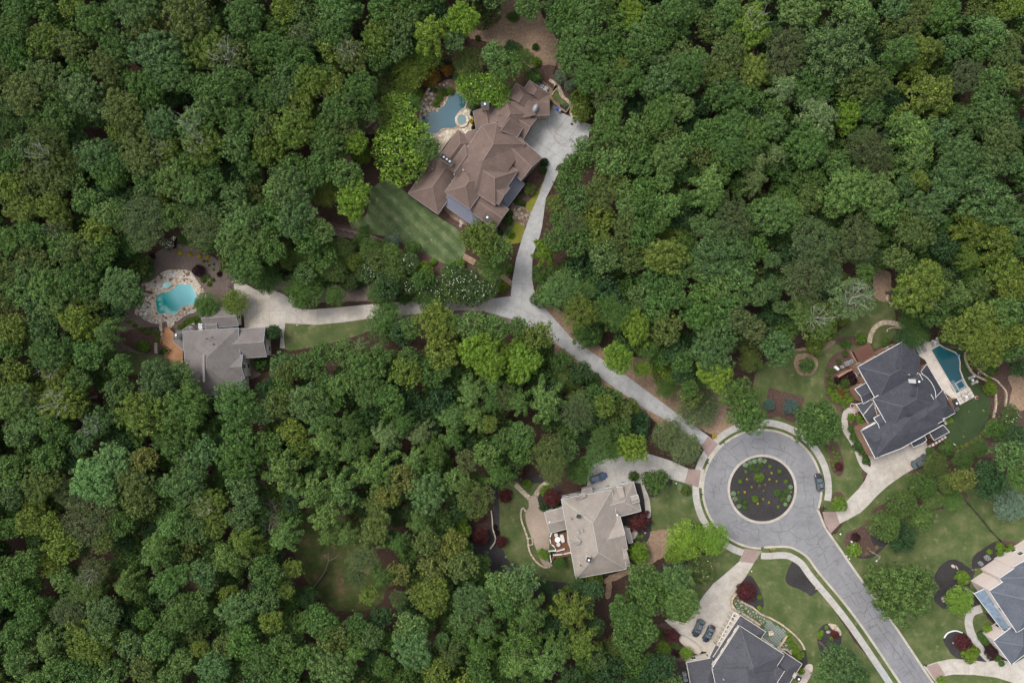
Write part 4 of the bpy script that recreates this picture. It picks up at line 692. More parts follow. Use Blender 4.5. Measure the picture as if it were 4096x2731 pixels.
for f_, L_ in CR.items():
    for pl in L_:
        q_ = [P(f_, *p) for p in pl]; o_ = []
        for a, b in zip(q_, q_[1:]):
            k = max(2, int((b - a).length / .5))
            for j in range(k): o_.append(a + (b - a) * (j / k) + Vector((random.uniform(-.11, .11), random.uniform(-.11, .11), 0)))
        o_.append(q_[-1])
        for a, b in zip(o_, o_[1:]): m_.bar(Vector((a.x, a.y, .058)), Vector((b.x, b.y, .058)), random.uniform(.045, .10), .01)
structure(m_.build('tar_sealed_cracks', plain('crack_tar', (.06, .062, .07), .6, .3)))
# beds
BEDS = [('mulch_bed', '33', [(260,418),(200,490),(158,590),(180,660),(270,700),(350,740),(400,765),(480,700),(460,650),(380,540),(320,450)], 'mulch_black'), ('mulch_bed', '33', [(540,1022),(470,1070),(455,1180),(480,1300),(480,1440),(560,1450),(660,1400),(678,1280),(665,1110),(620,1040)], 'mulch_black'),
 ('pale_gravel_edge', '33', [(550,1022),(620,1030),(668,1090),(665,1130),(620,1110),(580,1060)], 'stone_wall'), ('mulch_bed', '33', [(940,60),(860,130),(720,190),(695,270),(730,340),(800,400),(900,425),(1000,390),(1060,320),(1100,250),(1020,120)], 'mulch_brown'),
 ('mulch_bed', '33', [(1060,320),(900,400),(810,405),(870,425),(960,415),(1050,340)], 'mulch_black'), ('mulch_bed', '33', [(1000,150),(950,200),(960,280),(1050,320),(1100,280),(1060,180)], 'mulch_black'),
 ('mulch_bed', '33', [(1650,440),(1560,520),(1500,650),(1500,740),(1560,850),(1650,885),(1900,860),(1960,800),(1850,700),(1900,560),(1880,530),(1780,460),(1720,432)], 'mulch_black'),
 ('mulch_bed', '33', [(2110,265),(1960,340),(1880,420),(1870,510),(1900,520),(2050,470),(2230,360),(2190,330)], 'mulch_black'), ('mulch_bed', '33', [(2120,262),(2200,262),(2351,300),(2400,420),(2260,380),(2190,330)], 'mulch_brown'),
 ('mulch_bed', '33', [(1620,1140),(1660,1095),(1720,1085),(1790,1105),(1840,1140),(1900,1230),(2030,1380),(1950,1370),(1730,1335),(1640,1240),(1612,1180)], 'mulch_black'),
 ('mulch_bed', '33', [(1970,940),(2030,930),(2100,1050),(1990,1070),(1920,1100),(1920,1160),(1960,1260),(2060,1350),(2190,1430),(2250,1380),(2080,1180),(2140,1100),(2050,1000)], 'mulch_black'),
 ('lawn', '33', [(1990,930),(1920,960),(1890,1020),(1900,1070),(1960,1080),(2020,1030),(2010,970)], 'lawn'), ('mulch_bed', '33', [(1570,1530),(1650,1520),(1660,1568),(1560,1568)], 'mulch_black'),
 ('lawn', '33', [(1640,1500),(1700,1490),(1900,1500),(2100,1530),(2350,1600),(2350,1680),(1600,1680)], 'lawn'),
 ('mulch_bed', '32', [(0,430),(120,455),(300,500),(330,560),(280,640),(240,740),(100,690),(0,690)], 'mulch_brown'), ('mulch_ring', '32', [(235,200),(260,130),(330,108),(410,120),(460,190),(440,270),(370,312),(280,295)], 'dirt'),
 ('mulch_bed', '32', [(720,70),(600,130),(530,230),(515,350),(530,500),(600,570),(660,650),(740,640),(860,580),(830,240),(760,160)], 'mulch_brown'), ('mulch_bed', '32', [(740,150),(750,90),(1000,60),(1240,0),(1240,50),(860,240),(780,230)], 'mulch_brown'),
 ('mulch_bed', '32', [(520,960),(560,1050),(580,1160),(620,1220),(670,1230),(700,1150),(680,1040),(620,900),(570,910)], 'mulch_brown'), ('mulch_bed', '32', [(730,660),(770,650),(860,680),(900,780),(950,960),(960,1100),(880,1130),(830,980),(760,880),(725,760)], 'mulch_brown'),
 ('mulch_bed', '32', [(870,1180),(910,1190),(920,1240),(880,1250),(855,1215)], 'mulch_brown'), ('mulch_bed', '32', [(580,1470),(600,1390),(660,1380),(700,1420),(680,1500),(600,1530)], 'mulch_brown'),
 ('mulch_bed', '32', [(1270,1200),(1400,1160),(1450,1180),(1280,1330),(1250,1400),(1100,1470),(940,1568),(1300,1568),(1760,1500),(1780,1350)], 'mulch_brown'),
 ('terrace_bed', '32', [(1730,0),(1820,100),(1900,280),(2030,370),(1980,560),(2060,700),(2000,740),(1960,820),(1700,960),(1600,1000),(2351,1000),(2351,0)], 'mulch_brown'), ('bare_ground', '32', [(2200,320),(2351,330),(2351,620),(2260,610),(2210,560),(2240,430)], 'dirt'),
 ('mulch_bed', '31', [(640,1530),(760,1520),(850,1515),(900,1540),(900,1600),(640,1600)], 'mulch_brown'), ('bare_ground', '31', [(980,930),(1100,920),(1130,980),(1110,1190),(980,1160)], 'dirt'), ('bare_ground', '31', [(0,1260),(200,1220),(320,1300),(300,1568),(180,1568),(100,1440),(0,1380)], 'mulch_brown'),
 ('mulch_bed', '32', [(190,90),(320,55),(480,70),(560,0),(620,0),(500,90),(330,85)], 'dirt'),
 ('mulch_bed', '22', [(1410,1260),(1470,1265),(1470,1310),(1400,1350),(1300,1430),(1240,1400),(1250,1330)], 'mulch_black'), ('planting_ring', '22', [(1525,1310),(1600,1300),(1660,1340),(1662,1430),(1570,1440),(1525,1400)], 'lawn_lush'),
 ('mulch_bed', '22', [(1120,1290),(1190,1330),(1230,1600),(1150,1600),(1130,1400)], 'mulch_black'), ('mulch_bed', '23', [(1000,30),(1260,0),(1280,120),(1240,270),(1110,260),(1080,180)], 'mulch_black'),
 ('mulch_bed', '22', [(60,1260),(230,1230),(340,1290),(230,1300),(90,1310)], 'mulch_black'), ('mulch_bed', '22', [(240,1440),(300,1340),(420,1330),(460,1400),(450,1520),(300,1560),(240,1500)], 'mulch_black'),
 ('mulch_bed', '23', [(2160,580),(2240,640),(2300,780),(2310,870),(2240,880),(2100,800),(2060,730)], 'mulch_black'), ('mulch_bed', '23', [(1430,1010),(1330,1040),(1290,1110),(1340,1250),(1450,1340),(1590,1370),(1700,1310),(1500,1190),(1560,1100)], 'mulch_brown'),
 ('mulch_bed', '23', [(1535,1385),(1600,1385),(1625,1568),(1540,1568)], 'mulch_black'), ('mulch_bed', '33', [(330,1250),(360,1330),(350,1470),(270,1440),(250,1350)], 'mulch_black'), ('gravel_bed', '33', [(350,1400),(410,1400),(400,1470),(350,1568),(280,1568),(300,1480)], 'boulder'),
 ('mulch_bed', '23', [(0,450),(60,480),(150,580),(280,620),(560,655),(560,690),(380,680),(180,640),(60,570)], 'mulch_black'), ('mulch_bed', 'Z2', [(560,1210),(640,1080),(1090,1400),(1150,1290),(1360,1430),(1540,1140),(1600,1060),(1860,1180),(1640,1290),(1480,1568),(870,1568),(860,1440)], 'mulch_brown'),
 ('groundcover', 'Z2', [(1990,760),(2030,640),(2090,600),(1960,1000),(1870,1165),(1780,1110),(1840,950)], 'gc'), ('groundcover', 'Z2', [(1660,1295),(1780,1380),(1740,1600),(1500,1600),(1560,1440)], 'gc'),
 ('lawn', 'Z2', [(1630,1270),(1650,1290),(1540,1520),(1460,1568),(1500,1440),(1560,1330)], 'lawn_lush'), ('mulch_bed', 'Z2', [(1960,440),(2110,440),(2100,620),(1860,1000),(1620,1080),(1780,780)], 'mulch_brown'),
 ('bare_ground', 'Z2', [(620,1100),(850,1210),(960,1340),(880,1340),(720,1230)], 'dirt'), ('mulch_bed', 'Z1', [(1800,0),(1960,90),(2060,200),(2060,320),(1960,260),(1900,150),(1780,50)], 'mulch_brown'),
 ('lawn', 'Z1', [(1880,180),(1910,190),(1960,300),(2050,360),(2040,400),(1950,370),(1860,300),(1830,260)], 'lawn'), ('mulch_bed', 'Z1', [(150,540),(180,480),(320,180),(430,120),(640,50),(700,200),(620,260),(430,440),(240,540)], 'dirt'),
 ('terrace_floor', '10', [(950,1090),(1060,1060),(1190,1080),(1260,1130),(1180,1200),(1100,1230),(1020,1230),(930,1180)], 'fieldstone'), ('bare_ground', '10', [(940,1060),(1120,1000),(1140,1060),(1000,1130)], 'dirt'), ('bare_ground', '10', [(800,1440),(870,1430),(890,1520),(800,1500)], 'dirt'),
 ('lawn', '22', [(0,1340),(90,1330),(160,1450),(130,1568),(0,1568)], 'lawn'), ('lawn', '22', [(90,1310),(250,1320),(230,1390),(190,1425)], 'lawn')]
MT['gc'] = speckle('golden_groundcover', [(.3, (.10, .11, .012)), (.6, (.20, .20, .03))], 3.0, bump=.6)
for i_, (nm, fr, pts, mt) in enumerate(BEDS): sheet(nm, fr, pts, .036 + i_ * .0009, MT[mt], True, .1)
# ================================================================ HOUSES
win_f = MB(); win_f.box(0, 0, 0, 1.1, .10, 1.5); WINF = win_f.mesh('window'); WINF.materials.append(MT['white'])
win_g = MB()
for i_ in (-1, 1):
    for j_ in (-1, 1): win_g.box(i_ * .255, 0, j_ * .35, .46, .13, .64)
WING = win_g.mesh('pane'); WING.materials.append(MT['glass'])
class House:
    def __init__(s, label, fr, cx, cy, roof, wall, cap, trim, windows=True, base=0.0, step=2.9):
        s.step = step
        s.o = P(fr, cx, cy, 0); s.root = empty('house', s.o, 0, label, 'house'); s.roof = MB(); s.cap = MB(); s.wall = MB(); s.trim = MB()
        s.m = (roof, wall, cap, trim); s.fr = fr; s.win = windows; s.wins = []
    def p(s, q, z): return P(s.fr, q[0], q[1], z) - s.o
    def capline(s, a, b, wd=.22): s.cap.bar(a + Vector((0, 0, .04)), b + Vector((0, 0, .04)), wd, .07)
    def edge(s, a, b, wd=.10): s.trim.bar(a - Vector((0, 0, .06)), b - Vector((0, 0, .06)), wd, .2)
    def windows(s, a, b, base, top, side):
        d = (b - a); L = math.hypot(d.x, d.y)
        if not s.win or L < s.step: return
        u = Vector((d.x / L, d.y / L, 0)); n = int(L // s.step); nn = Vector((u.y, -u.x, 0)) * side; z = base + 1.6
        while z + .9 < top and len(s.wins) < 90:
            for i in range(n): s.wins.append((Vector((a.x, a.y, z)) + u * (L * (i + .5) / n) + nn * .03, math.atan2(u.y, u.x)))
            z += 2.9
    def block(s, p0, p1, p2, ze, pitch=.6, ends='hh', base=0.0, inset=.35, caps=True, walls=True):
        A, B, D = s.p(p0, ze), s.p(p1, ze), s.p(p2, ze); u = (B - A); L = u.length; u.normalize(); v = (D - B); v -= u * v.dot(u); w = v.length; v.normalize()
        rise = w / 2 * pitch; Z = Vector((0, 0, 1)); a0, a1 = ((min(w / 2, L * .49) if e == 'h' else 0) for e in ends)
        C0, C1, C2, C3 = A, B, B + v * w, A + v * w; R0_ = A + v * w / 2 + u * a0 + Z * rise; R1_ = B + v * w / 2 - u * a1 + Z * rise
        up = u.cross(v).z > 0
        def f(*q): s.roof.add(q, [tuple(range(len(q))) if up else tuple(range(len(q)))[::-1]])
        f(C0, C1, R1_, R0_); f(C2, C3, R0_, R1_)
        if ends[0] != 'x': f(C3, C0, R0_)
        if ends[1] != 'x': f(C1, C2, R1_)
        s.roof.add([c - Z * .08 for c in (C0, C1, C2, C3)], [(0, 3, 2, 1) if up else (0, 1, 2, 3)])
        if caps:
            s.capline(R0_, R1_)
            if ends[0] == 'h': s.capline(C0, R0_); s.capline(C3, R0_)
            if ends[1] == 'h': s.capline(C1, R1_); s.capline(C2, R1_)
        s.edge(C0, C1); s.edge(C2, C3)
        for e, (c, d, r) in zip(ends, ((C3, C0, R0_), (C1, C2, R1_))):
            if e == 'h': s.edge(c, d)
            if e == 'g': s.edge(c, r); s.edge(r, d)
        if walls:
            i = inset; W = [A + u * i + v * i, B - u * i + v * i, B - u * i + v * (w - i), A + u * i + v * (w - i)]
            n = len(s.wall.v); top = ze + i * pitch - .05
            vs = [(q.x, q.y, base) for q in W] + [(q.x, q.y, top) for q in W]; fs = [(0, 1, 5, 4), (1, 2, 6, 5), (2, 3, 7, 6), (3, 0, 4, 7)]
            for e, k, l in ((ends[0], 3, 0), (ends[1], 1, 2)):
                if e in 'gx':
                    m_ = (W[k] + W[l]) / 2; vs.append((m_.x, m_.y, ze + rise - .12)); fs.append((4 + k, 4 + l, len(vs) - 1))
            s.wall.add(vs, fs); sd_ = 1 if up else -1
            for k in range(4):
                if not (k == 1 and ends[1] == 'x') and not (k == 3 and ends[0] == 'x'): s.windows(W[k], W[(k + 1) % 4], base, ze, sd_)
    def facets(s, vs, fs, base=0.0, walls=True, caps=(), trim=True, mesh=None, inset=.25, te=None, nt=False):
        q = [s.p(v[:2], v[2]) for v in vs]; c = sum(q, Vector()) / len(q); tg = mesh or s.roof; E = {}
        for f in fs:
            n = sum(((q[f[i]] - c).cross(q[f[(i + 1) % len(f)]] - c) for i in range(len(f))), Vector()).z
            g = f if n > 0 else f[::-1]; tg.add([q[i] for i in g], [tuple(range(len(g)))])
            for i in range(len(g)): E[g[i], g[(i + 1) % len(g)]] = 1
        for a, b in caps: s.capline(q[a], q[b])
        for a, b in E:
            if (b, a) in E: continue
            if trim and not nt and (te is None or (a, b) in te or (b, a) in te): s.edge(q[a], q[b])
            if te is not None and not ((a, b) in te or (b, a) in te): continue
            if walls:
                A = q[a] + (c - q[a]).normalized() * inset; B = q[b] + (c - q[b]).normalized() * inset
                s.wall.add([(A.x, A.y, base), (B.x, B.y, base), (B.x, B.y, q[b].z - .08), (A.x, A.y, q[a].z - .08)], [(0, 1, 2, 3)])
    def seam(s, vs, fs, along, mat, step=.45, base=2.4, walls=False, name='metal_roof', posts=True):
        """standing-seam metal roof: facets plus raised seams parallel to direction 'along' (a pair of vertex indices)"""
        m = MB(); s.facets(vs, fs, base, walls, mesh=m); q = [s.p(v[:2], v[2]) for v in vs]
        for f, (a, b) in zip(fs, along):
            d = (q[b] - q[a]).normalized(); pts = [q[i] for i in f]; o = pts[0]; nrm = sum(((pts[i] - o).cross(pts[i + 1] - o) for i in range(1, len(pts) - 1)), Vector()).normalized(); e = nrm.cross(d).normalized()
            ts = [(p - o).dot(e) for p in pts]; t = min(ts) + step / 2
            while t < max(ts):
                hit = []
                for i in range(len(pts)):
                    p1, p2 = pts[i], pts[(i + 1) % len(pts)]; t1, t2 = (p1 - o).dot(e), (p2 - o).dot(e)
                    if (t1 - t) * (t2 - t) < 0: hit.append(p1 + (p2 - p1) * ((t - t1) / (t2 - t1)))
                if len(hit) == 2: m.bar(hit[0] + Vector((0, 0, .03)), hit[1] + Vector((0, 0, .03)), .05, .06)
                t += step
        m.build(name, mat, s.root)
        if posts:
            lo = min(v.z for v in q)
            for v in q:
                if v.z < lo + .1: MB().box(v.x * .995, v.y * .995, (v.z - .1) / 2, .22, .22, v.z - .1).build('post', s.m[3], s.root)
    def chimney(s, x, y, zt, sx, sy, rz, caps=1, wall=None, top=None, fr=None):
        p = P(fr or s.fr, x, y, zt) - s.o; rz = math.radians(rz); m = MB(); m.box(0, 0, -3.3, sx, sy, 6.6); c = m.build('chimney', wall or s.m[1], s.root, p, rz)
        t = MB(); t.box(0, 0, .06, sx + .14, sy + .14, .12); t.box(0, 0, .16, sx * .86, sy * .8, .08); t.build('chimney_cap', top or MT['black'], c)
        for k in range(caps):
            f = MB(); f.lathe([(.14, .2), (.14, .42), (.27, .44), (.27, .52), (.05, .58)], 12); f.build('flue', MT['white'], c, ((k - (caps - 1) / 2) * sx / max(caps, 1) * .8, 0, 0))
    def vent(s, x, y, z, r=.12, mat=None):
        p = P(s.fr, x, y, z) - s.o; m = MB(); m.lathe([(r, -.5), (r, .25), (r * .6, .3)], 8); m.build('roof_vent', mat or MT['black'], s.root, p)
    def done(s):
        s.roof.build('roof', s.m[0], s.root); s.wall.build('wall', s.m[1], s.root); s.cap.build('ridge_cap', s.m[2], s.root); s.trim.build('gutter', s.m[3], s.root)
        for p, r in s.wins:
            w_ = link('window', WINF, None, s.root, p, r); link('pane', WING, None, w_)
        return s.root
# --- brown-roofed house
h = House('sprawling house with brown shingle roofs and grey metal porches beside the blue free-form pool', 'Z2', 1100, 600, MT['sh_brown'], MT['stone_house'], MT['cap_brown'], MT['fascia_brown'])
Z12 = lambda x, y: ((x / 3.0154) * 3.5636, (300 + y / 3.0154 - 520) * 3.5636)
h.block((112, 905), (500, 352), (928, 650), 4.2, .55, 'hx')
h.facets([(290, 655, 4.2), (296, 600, 4.1), (303, 555, 4.1), (335, 470, 4.1), (380, 410, 4.1), (440, 370, 4.1), (515, 352, 4.2), (480, 570, 6.2)], [(i, i + 1, 7) for i in range(6)], caps=[(3, 7)], te=[(i, i + 1) for i in range(6)])
h.block((470, 490), (830, -2), (1092, 180), 4.25, .6, 'xh')
h.facets([(*Z12(790, 712), 4.2), (*Z12(825, 676), 4.2), (*Z12(930, 655), 4.2), (*Z12(940, 720), 4.8), (*Z12(820, 862), 5.2)], [(0, 1, 2, 3, 4)])
h.facets([(*Z12(820, 862), 6.8), (*Z12(985, 605), 6.8), (*Z12(1172, 572), 6.8), (*Z12(1330, 690), 6.8), (*Z12(1515, 838), 6.8), (*Z12(1125, 835), 11.2), (*Z12(1000, 1032), 11.2), (*Z12(640, 1090), 6.9), (*Z12(1290, 1180), 8.3), (*Z12(900, 1400), 7.8)],
         [(0, 1, 5, 6), (1, 2, 5), (2, 3, 4, 5), (5, 4, 8, 6), (0, 6, 7), (6, 8, 9), (6, 9, 7)], caps=[(1, 5), (2, 5), (4, 5), (5, 6)], te=[(0, 1), (1, 2), (2, 3), (3, 4)])
h.facets([(930, 950, 6.4), (1160, 900, 6.6), (1300, 1000, 6.2), (1100, 1190, 5.6), (1020, 1150, 5.6)], [(0, 1, 2, 3, 4)], walls=False, trim=False)
h.facets([(*Z12(1270, 300), 6.3), (*Z12(1420, 330), 6.6), (*Z12(1560, 250), 6.6), (*Z12(1640, 480), 6.0), (*Z12(1500, 520), 6.4), (*Z12(1330, 480), 7.2)], [(0, 1, 2, 3, 4, 5)], walls=False, trim=False)
h.block(Z12(1380, 690), Z12(1715, 1000), Z12(1500, 1315), 5.9, .62, 'xg')
h.block(Z12(1140, 966), Z12(1425, 1158), Z12(1150, 1580), 7.2, .52, 'xh')
h.block(Z12(1120, 1225), Z12(1327, 1362), Z12(1188, 1567), 6.9, .6, 'xg')
h.block((635, 883), (930, 460), (1290, 710), 6.9, .62, 'hh')
h.block((1225, 905), (1555, 1130), (1360, 1415), 5.2, .6, 'xg')
h.block(Z12(570, 1130), Z12(780, 840), Z12(965, 960), 7.0, .62, 'xh')
h.block(Z12(1050, 560), Z12(1262, 238), Z12(1606, 459), 5.5, .6, 'xh')
h.block(Z12(1290, 270), Z12(1405, 97), Z12(1682, 275), 5.45, .6, 'xh')
h.block(Z12(1480, 190), Z12(1562, 65), Z12(1800, 232), 5.4, .6, 'xh'); h.block(Z12(1560, 240), Z12(1800, 232), Z12(1630, 490), 5.35, .5, 'xx', caps=False)
h.block(Z12(918, 665), Z12(880, 440), Z12(1180, 388), 4.3, .55, 'xg'); h.block(Z12(1405, 360), Z12(1655, 520), Z12(1470, 778), 4.7, .55, 'xg')
h.facets([(*Z12(1325, 520), 8.9), (*Z12(1482, 640), 6.4), (*Z12(1420, 748), 6.6), (*Z12(1212, 672), 8.9)], [(0, 1, 2, 3)], caps=[(0, 3)], base=5)
h.seam([(625, 1075, 3.2), (1075, 1395, 3.2), (1150, 1275, 3.3), (1010, 1130, 5.2), (680, 900, 5.2)], [(0, 1, 3, 4), (1, 2, 3)], [(0, 4), (1, 2)], MT['seam_blue'])
h.seam([(1780, 770, 3.2), (1530, 1112, 3.2), (1405, 1065, 3.4), (1470, 960, 4.9), (1550, 800, 5.3), (1650, 645, 5.3), (1690, 675, 4.6)], [(0, 1, 3, 4, 5, 6), (1, 2, 3)], [(0, 5), (1, 2)], MT['seam_blue'])
h.facets([(720, 708, 5.6), (745, 715, 5.6), (700, 790, 5.2), (705, 745, 6.2)], [(0, 1, 2, 3)], walls=False)
h.facets([(1222, 985, 5.6), (1345, 1045, 5.8), (1345, 1035, 6.3), (1235, 970, 6.3)], [(0, 1, 2, 3)], walls=False)
h.chimney(*Z12(1025, 358), 8.6, 1.9, 1.3, 5, 1); h.chimney(*Z12(566, 1022), 9.4, 3.4, 1.15, -36, 3, MT['stone_house']); h.chimney(1245, 1250, 9.6, 1.9, 1.15, -32, 1, MT['stone_house'])
h.vent(904, 572, 10.4, .28, MT['fascia_brown']); h.vent(775, 636, 6.5, .16, MT['white']); h.vent(*Z12(1198, 478), 7.6, .12, MT['fascia_brown']); h.vent(*Z12(1168, 560), 7.2, .14, MT['fascia_brown']); h.vent(1188, 213, 10, .1, MT['fascia_brown'])
m_ = MB(); m_.lathe([(1.15, 0), (1.15, .12), (.9, .6), (.4, .95), (.02, 1.05)], 16, (0, 0, 0), .62, 1); m_.build('barrel_dormer', MT['grey_metal'], h.root, P('Z1', 1637, 400, 6.2) - h.o, math.radians(-28))
h.done()
# --- grey-roofed house at the left
h = House('grey shingled house with an orange cedar deck beside the turquoise pool', 'Z4', 1200, 700, MT['sh_grey'], MT['cream'], MT['cap_grey'], MT['grey_trim'])
h.block((820, 1400), (745, 378), (1620, 332), 6.0, .55, 'hh', caps=False); h.block((1300, 350), (2040, 308), (2105, 768), 4.9, .5, 'xg')
h.block((1200, 775), (1690, 735), (1690, 1110), 5.8, .55, 'xg', caps=False); h.block((1060, 20), (1600, -20), (1655, 285), 3.3, .5, 'gg')
h.block((1290, 120), (1110, 130), (1118, 420), 3.25, .3, 'gg'); h.facets([(825, 292, 3.8), (910, 372, 3.8), (800, 560, 5.0), (755, 672, 4.4), (605, 540, 3.7), (700, 385, 4.6)], [(0, 1, 2, 5), (5, 2, 3, 4)])
h.facets([(1560, 908, 4.2), (1650, 905, 4.2), (1720, 1060, 3.3), (1600, 1052, 3.3)], [(0, 1, 2, 3)]); h.facets([(1060, 1180, 4.6), (1380, 1345, 4.6), (1380, 1420, 3.2), (1100, 1290, 3.2)], [(0, 1, 2, 3)])
h.capline(h.p((1075, 735), 9.9), h.p((1080, 1165), 9.9), .5)
h.chimney(655, 432, 6.6, 1.7, 1.15, 55, 1, MT['cream'])
for a in ((1124, 488), (1210, 469), (1226, 573), (1040, 818)): h.vent(*a, 8.6, .15)
m_ = MB(); m_.slab([h.p(q, 0) for q in [(500, 310), (590, 302), (590, 350), (640, 392), (640, 500), (780, 640), (790, 940), (730, 925), (525, 765), (605, 668), (460, 552), (480, 450)]], 1.1, 1.3); dk_ = m_.build('deck', MT['wood_orange'], h.root)
m_ = MB(); rl_ = [(500, 310), (480, 450), (460, 552), (605, 668), (525, 765), (730, 925)]
for a, b in zip(rl_, rl_[1:]):
    a, b = h.p(a, 0), h.p(b, 0); m_.bar(a + Vector((0, 0, 2.3)), b + Vector((0, 0, 2.3)), .16, .07); m_.bar(a + Vector((0, 0, 1.5)), b + Vector((0, 0, 1.5)), .06, .06); k = max(2, int((b - a).length / 1.6))
    for i in range(k + 1): q = a.lerp(b, i / k); m_.box(q.x, q.y, 1.8, .13, .13, 1.2)
m_.build('railing', MT['wood_rail'], dk_); h.done()
# --- navy-roofed house
h = House('big house with slate blue roof and white gutters beside the teal pool', 'Z5', 1050, 900, MT['sh_navy'], MT['brick_tan'], MT['cap_navy'], MT['white'], step=3.6)
h.block((490, 480), (1072, 153), (1327, 607), 6.5, .55, 'hh'); h.block((685, 895), (1290, 556), (1530, 985), 7.0, .5, 'hh'); h.block((535, 1315), (1420, 820), (1620, 1178), 6.3, .5, 'hh', caps=False)
h.block((560, 1290), (1440, 797), (1635, 1145), 6.25, .4, 'xx', caps=False, walls=False)
h.facets([(535, 1315, 6.3), (850, 1150, 6.6), (1200, 1130, 8.6), (1601, 1240, 6.3), (1060, 1545, 6.3), (720, 1672, 6.3), (960, 1400, 8.8)], [(0, 1, 6), (1, 2, 6), (2, 3, 4, 6), (6, 4, 5), (0, 6, 5)], caps=[], te=[(0, 1), (3, 4), (4, 5), (0, 5)])
h.facets([(1330, 570, 6.4), (1400, 620, 6.4), (1452, 680, 6.4), (1490, 750, 6.4), (1510, 815, 6.4), (1515, 912, 6.4), (1180, 850, 9.8)], [(i, i + 1, 6) for i in range(5)], te=[(i, i + 1) for i in range(5)])
h.block((1440, 880), (1605, 785), (1767, 1080), 3.6, .5, 'xh'); h.facets([(1395, 442, 3.4), (1600, 785, 3.4), (1510, 880, 5.4), (1390, 640, 5.4), (1318, 545, 4.9)], [(0, 1, 2, 3, 4)])
h.facets([(1430, 1343, 3.3), (1610, 1238, 4.0), (1690, 1330, 3.3), (1490, 1440, 3.1)], [(0, 1, 2, 3)]); h.facets([(1190, 1475, 3.4), (1370, 1380, 3.4), (1395, 1435, 3.0), (1340, 1480, 3.0), (1222, 1530, 3.0)], [(0, 1, 2, 3, 4)])
h.block((720, 620), (455, 770), (560, 965), 5.0, .5, 'xg'); h.block((720, 560), (590, 640), (680, 800), 5.6, .45, 'xg', caps=False)
h.block((780, 1105), (700, 1150), (850, 1265), 6.9, .4, 'xg', caps=False, walls=False)
h.seam([(475, 970, 3.3), (560, 1110, 3.3), (700, 960, 4.8), (665, 908, 4.8)], [(0, 1, 2, 3)], [(0, 3)], MT['seam_dark']); h.seam([(560, 1110, 3.3), (650, 1245, 3.3), (775, 1190, 4.4), (695, 950, 4.9)], [(0, 1, 2, 3)], [(1, 2)], MT['seam_dark'])
h.chimney(1283, 672, 11.0, .95, .95, 5, 1, MT['white']); h.chimney(1775, 955, 6.0, 2.1, 1.2, -64, 1, MT['brick_tan']); h.vent(1163, 580, 10, .16, MT['grey_metal'])
h.facets([(1072, 153, 6.5), (1180, 205, 6.5), (1310, 355, 6.5), (1312, 575, 6.5), (1000, 497, 9.5)], [(0, 1, 4), (1, 2, 4), (2, 3, 4)], te=[(0, 1), (1, 2), (2, 3)], nt=True)
h.done()
# --- taupe-roofed house
h = House('taupe-roofed house with pale ridge strips, white gutters and a brown deck', 'Z6', 950, 850, MT['sh_taupe'], MT['white'], MT['cap_taupe'], MT['gutter_pale'])
h.block((700, 1452), (515, 455), (1152, 337), 6.2, .55, 'hh'); h.block((1000, 345), (1425, 235), (1525, 605), 4.9, .5, 'xh'); h.block((870, 758), (1255, 668), (1365, 1078), 5.9, .5, 'xg')
h.block((1130, 1130), (1335, 1080), (1382, 1290), 5.8, .3, 'xx', caps=False); h.block((580, 550), (305, 620), (370, 885), 4.1, .45, 'xg')
h.facets([(615, 855, 5.6), (592, 930, 5.6), (600, 1000, 5.6), (630, 1070, 5.6), (682, 1120, 5.6), (760, 985, 8.6)], [(i, i + 1, 5) for i in range(4)], caps=[(0, 5), (1, 5), (2, 5), (3, 5), (4, 5)], te=[(i, i + 1) for i in range(4)])
h.facets([(1310, 830, 3.2), (1372, 820, 3.0), (1418, 1000, 3.0), (1365, 1010, 3.2)], [(0, 1, 2, 3)]); h.facets([(770, 345, 3.2), (890, 305, 3.2), (910, 360, 3.6), (790, 390, 3.6)], [(0, 1, 2, 3)])
h.facets([(690, 482, 7.4), (725, 430, 8.0), (818, 385, 7.4), (825, 425, 7.4)], [(0, 1, 2), (0, 2, 3)], walls=True, base=6, te=[(1, 2)]); h.facets([(1208, 305, 6.6), (1288, 300, 6.6), (1320, 440, 7.0), (1245, 458, 7.0)], [(0, 1, 2, 3)], base=5, te=[(0, 1)])
h.block((1380, 425), (1475, 398), (1502, 485), 6.1, .5, 'xg', base=4.5)
h.chimney(733, 672, 9.6, .9, .8, -12, 0, MT['cream']); h.chimney(862, 1215, 10.4, 1.0, 1.1, -12, 1, MT['cream'])
h.vent(650, 704, 8, .12); h.vent(730, 872, 9, .2, MT['steel']); h.vent(779, 850, 9.3, .17, MT['steel']); h.vent(369, 742, 5, .2, MT['white']); h.vent(759, 1288, 8, .12); h.vent(1222, 655, 6.4, .22, MT['white'])
m_ = MB(); m_.slab([h.p(q, 0) for q in [(395, 885), (600, 835), (640, 1130), (420, 1160), (380, 1250), (385, 1160), (450, 1090), (385, 1010), (372, 945)]], 2.2, 2.4); dk_ = m_.build('deck', MT['wood_brown'], h.root)
m_ = MB()
for rl_ in ([(395, 885), (372, 945), (388, 1020), (442, 1065), (450, 1115), (555, 1085)], [(365, 1110), (440, 1105)], [(420, 1160), (540, 1150), (680, 1118)], [(378, 1165), (390, 1245)]):
    for a, b in zip(rl_, rl_[1:]):
        a, b = h.p(a, 3.3), h.p(b, 3.3); m_.bar(a, b, .14, .08); m_.bar(a - Vector((0, 0, .75)), b - Vector((0, 0, .75)), .07, .07); k = max(1, int((b - a).length / 2.2))
        for i in range(k + 1): q = a.lerp(b, i / k); m_.box(q.x, q.y, 2.9, .2, .2, 1.1)
m_.build('railing', MT['white'], dk_); h.done()
